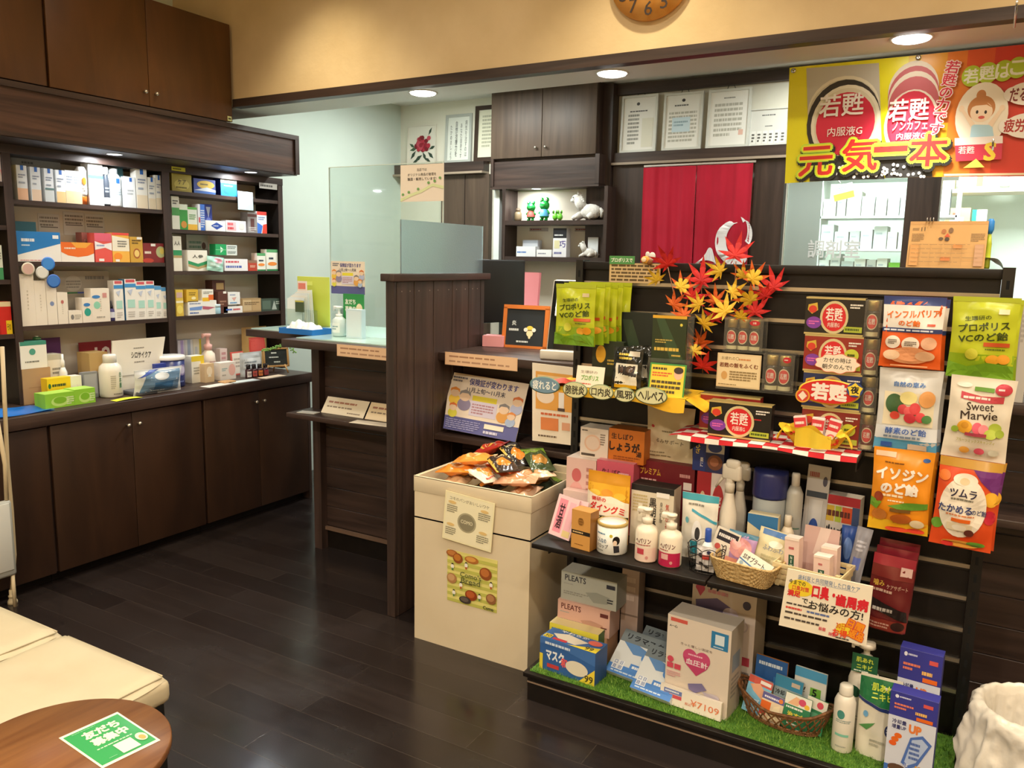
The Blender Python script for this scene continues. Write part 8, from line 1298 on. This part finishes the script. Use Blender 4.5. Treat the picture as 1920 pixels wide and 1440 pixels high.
carton('mask_carton', 'blue and yellow carton of masks in front at the left end of the grassy base', 'box', (Vector((q[0].x, 2.30, ZG)), q[1], zt_*.98, 0), .085, '#2f5a98', [PP([(0, .8), (.2, .9), (1, .6), (1, 1), (0, 1)], '#3f6aa8'), TT('マスク', .28, .52, .3, '#dfe4ea', w=.32, b=.05), TT('和', .45, .4, .26, '#d85a5c', w=.1, b=.05), RR(.14, .12, .36, .24, '#b83a3c'), EE(.68, .36, .2, .22, '#d8d0bc'), PP([(.72, .0), (1, .0), (1, .5)], '#e0c83c'), TT('99', .9, .16, .2, '#4a4420', b=.03), RR(0, 0, .06, .5, '#d8c43c'), LL(.1, .8, .6, .94, 1, '#c9d6e6')], top=[RR(0, 0, 1, 1, '#3a66a4'), PP([(.12, .55), (.35, .8), (.75, .6), (.6, .15), (.3, .2)], '#e0d8c8'), RR(.02, .1, .16, .4, '#e0cc4c'), TT('30', .09, .25, .22, '#6a5a1c', b=.02), RR(.2, .08, .45, .25, '#c8404c'), PP([(.5, 0), (1, .0), (1, .45)], '#e0cc3c'), TT('99', .85, .18, .26, '#4a4420', b=.03), TT('やわらか', .45, .88, .16, '#e8ecf0', w=.5, b=.03), EE(.85, .7, .12, .2, '#d8685c')], yaw=R_(-4), sidecol='#2f4f86')
qz = ZG+zt_*.98+.001
carton('mask_carton', 'yellow mask carton resting on the blue and yellow one', 'box', (Vector((slot(*gs(1030, 1122, 1175, 2.36))[0].x, 2.36, ZG+.0)), slot(*gs(1030, 1122, 1175, 2.36))[1], slot(*gs(1030, 1122, 1178, 2.36))[2], 0), .08, '#d8cc3c', [RR(0, .1, 1, 1, '#d8cc44'), TT('PLEATS', .25, .72, .24, '#3a6a44', w=.4, b=.02), EE(.6, .3, .18, .16, '#d8d4b8'), RR(.7, .5, .9, .74, '#3f7a4a'), LL(.05, .38, .4, .46, 1, '#5a7a3c')], topcol='#cfc08c', sidecol='#4a6a3c', yaw=R_(-3)).label if 0 else None
q2 = slot(*gs(1030, 1122, 1178, 2.40))
tag(carton_mesh(q2[1], .06, q2[2], '#d8cc3c', [RR(0, .1, 1, 1, '#d8cc44'), TT('PLEATS', .25, .80, .16, '#3a6a44', w=.4, b=.02), EE(.6, .5, .18, .12, '#d8d4b8'), RR(.7, .66, .9, .82, '#3f7a4a'), LL(.05, .6, .4, .66, 1, '#5a7a3c')], topcol='#cfc08c', sidecol='#4a6a3c').build('mask_carton', None, (q2[0].x, 2.398, ZG)), 'yellow mask carton standing between the blue one and the pink one', 'box')
# flat blue mask boxes leaning back
RM = lambda k: [RR(0, .72, 1, 1, '#6f7a80'), TT('リラマスク', .52, .85, .12, '#23262c', w=.8, b=.04, rot=-2), PP([(.1, .72), (.45, .72), (.95, .55), (.4, .5)], '#5a84b8'), EE(.72, .5, .13, .1, '#4f86c8'), EE(.72, .5, .07, .055, '#dfe6ee'), EE(.72, .5, .035, .03, '#4f86c8'), RR(0, 0, 1, .2, '#4a7fc4'), RR(.08, .1, .32, .3, '#dfe4ea'), TT('口', .14, .25, .07, '#3a62a0'), TT('日', .26, .25, .07, '#3a62a0'), TT('目', .14, .15, .07, '#3a62a0'), TT('回', .26, .15, .07, '#3a62a0'), RR(.45, .12, .92, .3, '#4a7fc4'), LL(.5, .18, .88, .28, 1, '#e4ecf4'), LL(.1, .03, .9, .08, 1, '#c9dcf0')]
for i, (xb, yb, l) in enumerate([((1132, 1222), 1262, 'blue and white mask box leaning back, left front of four'), ((1178, 1258), 1298, 'blue and white mask box with four dots leaning in front of the heart box'), ((1178, 1262), 1200, 'grey-topped mask box leaning behind the left front one'), ((1215, 1290), 1215, 'grey-topped mask box leaning at the back right, mostly hidden')]):
    Y = [2.37, 2.31, 2.465, 2.455][i]; a, b = on('y', Y, xb[0], yb), on('y', Y, xb[1], yb+8); w = (b.x-a.x); L = [.165, .165, .15, .15][i]
    sheet('mask_box', l, 'box', (Vector(((a.x+b.x)/2, Y, ZG+.020)), w, L, 0), '#cdd2d4', RM(i), th=.022, tilt=R_(-52), yaw=R_(-8), group='leaning blue mask boxes')
# blood pressure monitor cartons
BP = [LL(.05, .92, .35, .97, 1, '#c8503c'), RR(.05, .935, .32, .975, '#c8584c'), TT('Aー心', .1, .88, .03, '#4a4a4a'), RR(.7, .76, .96, .95, '#2f78a8'), RR(.76, .81, .9, .92, '#cfdce4'), LL(.74, .77, .92, .79, 1, '#cfe0ec'), TT('きっと優しい測定を', .48, .71, .03, '#7a6a66', w=.5, b=0), EE(.39, .59, .115, .085, '#c04a74'), EE(.59, .59, .115, .085, '#c04a74'), PP([(.28, .57), (.7, .57), (.66, .5), (.5, .39), (.32, .5)], '#b8406a'), RR(.36, .5, .62, .62, '#c04a74'), LL(.36, .6, .62, .63, 1, '#e8b8c8'), TT('血圧計', .5, .535, .065, '#f0e0e4', w=.34, b=.03), EE(.08, .5, .05, .035, '#c8485c'), RR(.03, .4, .13, .46, '#c8485c'), RR(.15, .4, .25, .46, '#c8485c'), LL(.03, .3, .25, .37, 3, '#d8a0a4'), PP([(.38, .28), (.6, .33), (.68, .27), (.5, .2), (.4, .22)], '#77709a'), EE(.78, .22, .1, .03, '#b8b0bc'), PP([(.6, .25), (.85, .22), (.9, .18), (.66, .2)], '#a8a0b0')]
q = slot(*gs(1246, 1370, 1166, 2.33))
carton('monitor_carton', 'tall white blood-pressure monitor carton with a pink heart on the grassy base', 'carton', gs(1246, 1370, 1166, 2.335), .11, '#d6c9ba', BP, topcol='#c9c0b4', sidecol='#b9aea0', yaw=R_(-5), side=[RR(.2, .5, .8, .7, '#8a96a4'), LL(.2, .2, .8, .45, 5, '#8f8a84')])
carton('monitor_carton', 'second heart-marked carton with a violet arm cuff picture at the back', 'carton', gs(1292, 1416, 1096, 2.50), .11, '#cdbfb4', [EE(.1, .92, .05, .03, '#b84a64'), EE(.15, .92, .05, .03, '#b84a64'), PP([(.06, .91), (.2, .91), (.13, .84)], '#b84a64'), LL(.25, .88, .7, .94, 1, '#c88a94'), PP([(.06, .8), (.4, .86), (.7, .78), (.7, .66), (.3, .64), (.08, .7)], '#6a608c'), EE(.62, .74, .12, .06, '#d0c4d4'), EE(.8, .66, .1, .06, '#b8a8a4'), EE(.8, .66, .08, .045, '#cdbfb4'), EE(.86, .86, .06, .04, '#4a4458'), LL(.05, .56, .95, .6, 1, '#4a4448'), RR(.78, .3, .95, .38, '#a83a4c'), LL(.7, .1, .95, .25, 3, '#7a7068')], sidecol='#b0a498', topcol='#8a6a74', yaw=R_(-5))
q = slot(*gs(1232, 1352, 1296, 2.30))
sheet('price_sign', 'white price sign reading 7109 yen at the foot of the heart carton', 'sign', (Vector((q[0].x, 2.312, ZG+.004)), q[1], .058, R_(-5)), '#e8dfd0', [RR(.06, .62, .36, .86, '#6a7ab0'), LL(.08, .66, .34, .82, 1, '#e8ecf4'), RR(.05, .4, .36, .6, '#c8505c'), LL(.08, .2, .3, .3, 1, '#b0705c'), TT('税込', .47, .34, .16, '#d07a5c', w=.1, b=.01), TT('¥7109', .74, .48, .36, '#d8784c', w=.46, b=-.0)], tilt=R_(-6), th=.012)
# oval brown basket
BK = noisy('brown_wicker', '#5c3a1e', '#8a5c34', (90, 90, 90), .6, .4, bscale=140)
oc = (-.415, 2.415, ZG+.001)
t = empty('oval_basket', 'brown oval open-weave wicker basket of plaster packs on the grass', 'basket', oc, (0, 0, R_(-8)))
mb = MB(); n = 72; A_, B_ = .145, .075
ew = lambda s_, v: (A_*(.78+.22*v)*math.cos(2*math.pi*s_), B_*(.74+.26*v)*math.sin(2*math.pi*s_), .004+(.055+.035*abs(math.cos(2*math.pi*s_))**2)*v)
for v in (0, .08, .16, .9, 1.0): mb.tube([ew(i/n, v) for i in range(n)], .0035 if v > .5 else .003, BK, 6, closed=True)
for d_ in (1, -1):
    for k in range(30): mb.tube([ew(k/30+d_*.055*v, v) for v in (.1, .35, .6, .95)], .0024, BK, 5)
mb.add([(0, 0, .003)]+[ew(i/n, 0) for i in range(n)], [(0, 1+i, 1+(i+1) % n) for i in range(n)], BK); mb.build('woven_body', t)
mb = MB(); mb.tube([Vector(ew(i/n, 1.02))+Vector((0, 0, .003*math.sin(40*i/n*6.28/6))) for i in range(n)], .0045, BK, 7, closed=True); mb.build('rim', t)
def ok(x, y, w, h, base, pr, l, tilt=-12, roll=0, th=.006, name='plaster_pack', z=.006):
    c = Matrix.Rotation(R_(-8), 3, 'Z') @ Vector((x, y, z)); return sheet(name, l, 'pack', (Vector(oc)+c, w, h, R_(-8)), base, pr, tilt=R_(tilt), roll=R_(roll), th=th)
ok(-.085, -.03, .075, .115, '#7ab8d8', [RR(0, .8, 1, 1, '#c8584c'), PP([(.1, .75), (.5, .85), (.9, .6), (.7, .45), (.3, .6)], '#e0a888'), TT('カブリ', .5, .35, .14, '#eef4f6', w=.7, b=.02), LL(.1, .1, .9, .2, 2, '#d8ecf4'), RR(.5, .86, .95, .95, '#e8e4e0')], 'light blue plaster pack with a hand picture at the left of the oval basket', -14, 6)
ok(-.03, -.045, .068, .085, '#dcc8a8', [RR(0, .76, 1, 1, '#5a5a94'), LL(.1, .8, .9, .92, 1, '#e0dce8'), RR(.0, .38, .45, .7, '#d8641e'), RR(.0, .2, .3, .32, '#c83a3c'), PP([(.4, .1), (.9, .1), (.85, .7), (.6, .6)], '#e6d4ae'), EE(.85, .88, .1, .08, '#d87a3c')], 'orange and cream plaster pack leaning at the front of the oval basket', -16, 4)
ok(.045, -.038, .078, .105, '#2f7a50', [RR(0, .68, 1, 1, '#dfe0d4'), PP([(.1, .7), (.4, .95), (.7, .9), (.5, .7)], '#e0b088'), EE(.66, .84, .14, .1, '#c84a6a'), EE(.85, .76, .1, .07, '#e0b43c'), LL(.08, .56, .92, .66, 1, '#e0e6dc'), TT('治す力', .5, .42, .15, '#e6d048', w=.66, b=.04), LL(.2, .24, .85, .32, 1, '#dfe6dc'), LL(.2, .12, .7, .2, 1, '#dfe6dc'), RR(.6, .0, 1, .06, '#e8e4dc')], 'green and white plaster pack with yellow lettering in the oval basket', -13, 2)
ok(.09, -.015, .06, .105, '#2f7a50', [RR(0, .68, 1, 1, '#dcd8c8'), EE(.66, .84, .16, .1, '#c84a5a'), EE(.5, .5, .3, .1, '#5a9a74')], 'second green plaster pack behind at the right of the oval basket', -10, 5)
ok(.0, .005, .085, .13, '#8fa0a4', [RR(0, .72, 1, 1, '#3a88b0'), TT('冷却日焼止', .5, .6, .12, '#1f2428', w=.86, b=.03), LL(.1, .42, .9, .5, 1, '#4a5458'), RR(.6, .82, .9, .92, '#c8b8a8')], 'grey pack with a blue header in the middle of the oval basket', -8, 2)
ok(-.06, .03, .10, .165, '#b87a3c', [RR(0, .55, 1, 1, '#2a5a9c'), RR(.6, .5, 1, .66, '#3a7ab8'), LL(.1, .8, .9, .92, 1, '#c8d8e8'), EE(.4, .25, .3, .18, '#d89a5c')], 'large blue and orange pouch at the back left of the oval basket', -4, 0, .008, 'bandage_pouch')
ok(.06, .035, .095, .165, '#c8ccc8', [RR(0, .82, 1, 1, '#4a94c0'), RR(.04, .5, 1, .8, '#d2d2cc'), TT('ーゼ', .22, .6, .1, '#2a2c30', w=.3, b=.03), RR(.52, .5, .86, .68, '#6aa83c'), TT('5', .66, .59, .13, '#1c2418', b=.04), RR(0, .4, 1, .44, '#7ab0cc'), LL(.1, .1, .9, .3, 3, '#a8b0b0')], 'white gauze pouch with a green figure five at the back of the oval basket', -4, 0, .008, 'gauze_pouch')
# bottles and boxes at the right end
bottle('white_lotion_bottle', 'slim white lotion bottle with green emblem on the grass at the front', 'bottle', ('y', 2.335, 1559, 1601, 1290, ZG), [(.95, 0), (1, .02), (1, .74), (.8, .82), (.62, .85)], [(.64, .85), (.66, .87), (.62, .98), (.5, 1)], '#d8d2c4', '#dad3c4', [EE(.42, .72, .14, .09, '#4a8a80'), LL(.25, .55, .8, .62, 2, '#8a9a94'), RR(.25, .28, .75, .33, '#7ab8a4'), LL(.3, .05, .7, .1, 1, '#a8a89c')], (.05, .8))
t = bottle('body_wash_pump', 'large white pump bottle with green skin-care label at the right of the grassy base', 'pump bottle', ('y', 2.43, 1586, 1648, 1210, ZG), [(.95, 0), (1, .03), (1, .6), (.85, .68), (.35, .72), (.33, .78)], [(.38, .76), (.4, .86), (.2, .88), (.2, .94), (.55, .95), (.5, 1)], '#dcd4c4', '#d8d0c0', [EE(.3, .8, .16, .1, '#1f4a34'), LL(.2, .3, .6, .4, 2, '#a8a498')], (.03, .62), flat=.7, pump=True)
q = slot('y', 2.43, 1586, 1648, 1210, ZG); mb = MB(); hh = q[2]
print_on(mb, lambda u, v, e: (-.035+.07*u, -q[1]*.36-e, hh*(.72+.19*v)), .07, hh*.19, [RR(0, 0, 1, 1, '#1f5a3a'), TT('肌あれ', .5, .7, .26, '#c9d84c', w=.66, b=.03), TT('ニキビ', .5, .34, .26, '#c9d84c', w=.6, b=.03), LL(.1, .04, .9, .14, 1, '#dfe6dc')]); mb.box(-.035, -q[1]*.36, hh*.72, .035, -q[1]*.36+.001, hh*.91, C('#1f5a3a')); mb.build('neck_tag', t)
bag('body_wash_refill', 'white and green refill pouch with an aloe leaf beside the pump bottle', 'pouch', ('y', 2.385, 1608, 1688, 1268, ZG), .05, '#d8d2c0', [PP([(.0, .97), (1, .97), (1, .62), (.55, .64), (0, .72)], '#1f6a40'), TT('肌あれ', .55, .87, .09, '#c9d84c', w=.5, b=.04), TT('ニキビ', .56, .77, .09, '#c9d84c', w=.5, b=.04), PP([(0, .72), (.55, .64), (1, .62), (1, .57), (.55, .6), (0, .68)], '#24346a'), PP([(.05, .35), (.3, .42), (.45, .45), (.25, .33)], '#4f8a4c'), EE(.2, .52, .06, .04, '#6aa0c8'), EE(.82, .38, .14, .08, '#26305a'), LL(.72, .35, .92, .41, 2, '#c8ccdc'), LL(.35, .15, .7, .25, 2, '#b0ac9c')], stand=True)
UPB = [RR(0, .72, 1, 1, '#33348a'), EE(.14, .95, .04, .02, '#dfe0ec'), LL(.2, .935, .5, .965, 1, '#c8cce4'), RR(.7, .9, .9, .94, '#c8504c'), LL(.1, .80, .5, .88, 2, '#d8785c'), LL(.55, .78, .95, .84, 1, '#e0b060'), RR(.58, .73, .92, .77, '#d8641e'), RR(.0, 0, 1, .72, '#c9cdda'), TT('冷却量', .24, .66, .05, '#2a2c60', w=.3, b=.03), TT('増量UP', .24, .6, .05, '#2a2c60', w=.3, b=.03), TT('UP', .58, .62, .09, '#d87838', w=.24, b=.06), EE(.24, .5, .08, .03, '#d8641e'), EE(.18, .45, .08, .03, '#d8641e'), EE(.14, .4, .08, .03, '#d85a1e'), PP([(.35, .2), (.5, .52), (.75, .58), (.95, .5), (.7, .22), (.5, .14)], '#4a6ab0'), PP([(.42, .22), (.54, .5), (.74, .54), (.88, .48), (.66, .25), (.5, .19)], '#a8b8d8'), LL(.5, .26, .72, .48, 4, '#3f5a9c'), RR(0, 0, 1, .14, '#3f6ab8'), EE(.28, .07, .2, .08, '#e0c0a4'), EE(.28, .12, .2, .05, '#5a3f30'), EE(.76, .06, .2, .06, '#d8e4d0'), PP([(.6, .05), (.78, .13), (.92, .08), (.75, .02)], '#4f9a4c'), TT('10', .72, .19, .05, '#d8a03c', b=.05), TT('しっぽ', .38, .19, .04, '#e0e4f0', b=.02)]
q = slot('y', 2.30, 1662, 1756, 1302, ZG)
carton('cooling_sheet_box', 'violet-topped cooling-sheet box in front at the lower right of the grassy base', 'box', ('y', 2.30, 1662, 1754, 1304, ZG), .045, '#c9cdda', UPB, topcol='#33348a', sidecol='#3a3a80', yaw=R_(-4), group='cooling-sheet boxes')
carton('cooling_sheet_box', 'second violet-topped cooling-sheet box standing behind the front one', 'box', ('y', 2.42, 1678, 1760, 1220, ZG), .045, '#c9cdda', UPB, topcol='#33348a', sidecol='#3a3a80', yaw=R_(-4), group='cooling-sheet boxes')
tag(carton_mesh(.075, .1, .105, '#b0803c', [RR(0, .5, 1, 1, '#b98a48')], topcol='#b98c4c').build('cardboard_piece', None, (.113, 2.655, 0), (0, 0, R_(4))), 'small folded brown cardboard carton on the floor beside the gondola foot', 'carton')
# ================================================================== waste bin with white liner
bc = Vector((.222, 2.435, 0)); t = empty('waste_bin', 'dark bin lined with a crumpled white plastic bag in the lower right corner', 'bin', bc)
mb = MB(); mb.lathe([(.10, 0), (.128, .32), (.134, .325), (.134, .335), (.126, .335), (.098, .01), (.0001, .01)], C('#2a2018', .5), 40); mb.build('bin_body', t)
LINER = noisy('white_liner', '#d0c9bd', '#dcd5c8', (14, 14, 14), .25, .25, bscale=22)
rn = random.Random(9); ph = [rn.uniform(0, 6.28) for _ in range(8)]
def lin_(u, v):
    a = 2*math.pi*u; cr = (1-2*abs(math.sin(5.5*a+ph[0]-2*math.pi*.0)))*.0 + abs(math.sin(6*a+ph[0]))*.9-.5+.45*abs(math.sin(11*a+ph[1]+3*v))-.2+.25*math.sin(23*a+ph[2]+6*v)
    if v < .5:   # inside, from the depth up to the rim
        k = v/.5; r = .101+.020*k+.009*cr*(1-k*.7); z = .16+.185*k
        if k < .35: r = .108*(k/.35)**.5 if k > 0 else .001; z = .15+.07*k
    else:        # turned over the rim and hanging outside
        k = (v-.5)/.5; dr = .105+.075*abs(math.sin(1.5*a+2.0))**1.5+.03*abs(math.sin(4*a+ph[3]))+.02*math.sin(9*a+ph[4])
        r = .128+.010*math.sin(math.pi*min(1, k*2))+.04*k+.018*cr*k+.012*math.sin(3*a+ph[5])*k; z = .345+.010*math.sin(math.pi*k)*(1-k)-dr*k*k**.4
    nz_ = noise.noise(Vector((math.cos(a)*3.2, math.sin(a)*3.2, v*5))); n2_ = abs(noise.noise(Vector((math.cos(a)*7, math.sin(a)*7, v*9+3)))); q_ = .007*nz_-.013*n2_+.004; r += (min(q_, 0) if v < .5 else q_)*min(1, abs(v-.5)*5+.25)-(.004 if v < .45 else 0); z += .008*nz_*min(1, abs(v-.5)*4)
    return (r*math.cos(a), r*math.sin(a), max(z+.007*cr*(.4+v)*math.sin(math.pi*min(1, v*1.2+.2)), .02))
mb = MB(); mb.surf(lin_, 160, 48, LINER); mb.build('bin_liner', t)
# leaflets on the counter edge at the far right
for i in range(3):
    tag(carton_mesh(.05, .02, .30, ['#c9c4bc', '#b9b4ae', '#d2cec6'][i], [RR(.42, 0, .5, 1, '#a8a29a'), LL(.1, .6, .9, .9, 6, '#b0aaa2')]).build('leaflet_file', None, (.105+.055*i, 2.86+.012*i, 1.1005), (0, 0, R_(3))), ['pale grey leaflet file beside the gondola post, leftmost at the right edge', 'middle pale leaflet file at the right edge of the photo', 'rightmost pale leaflet file at the right edge of the photo'][i], 'file', 'leaflet files on the service counter')
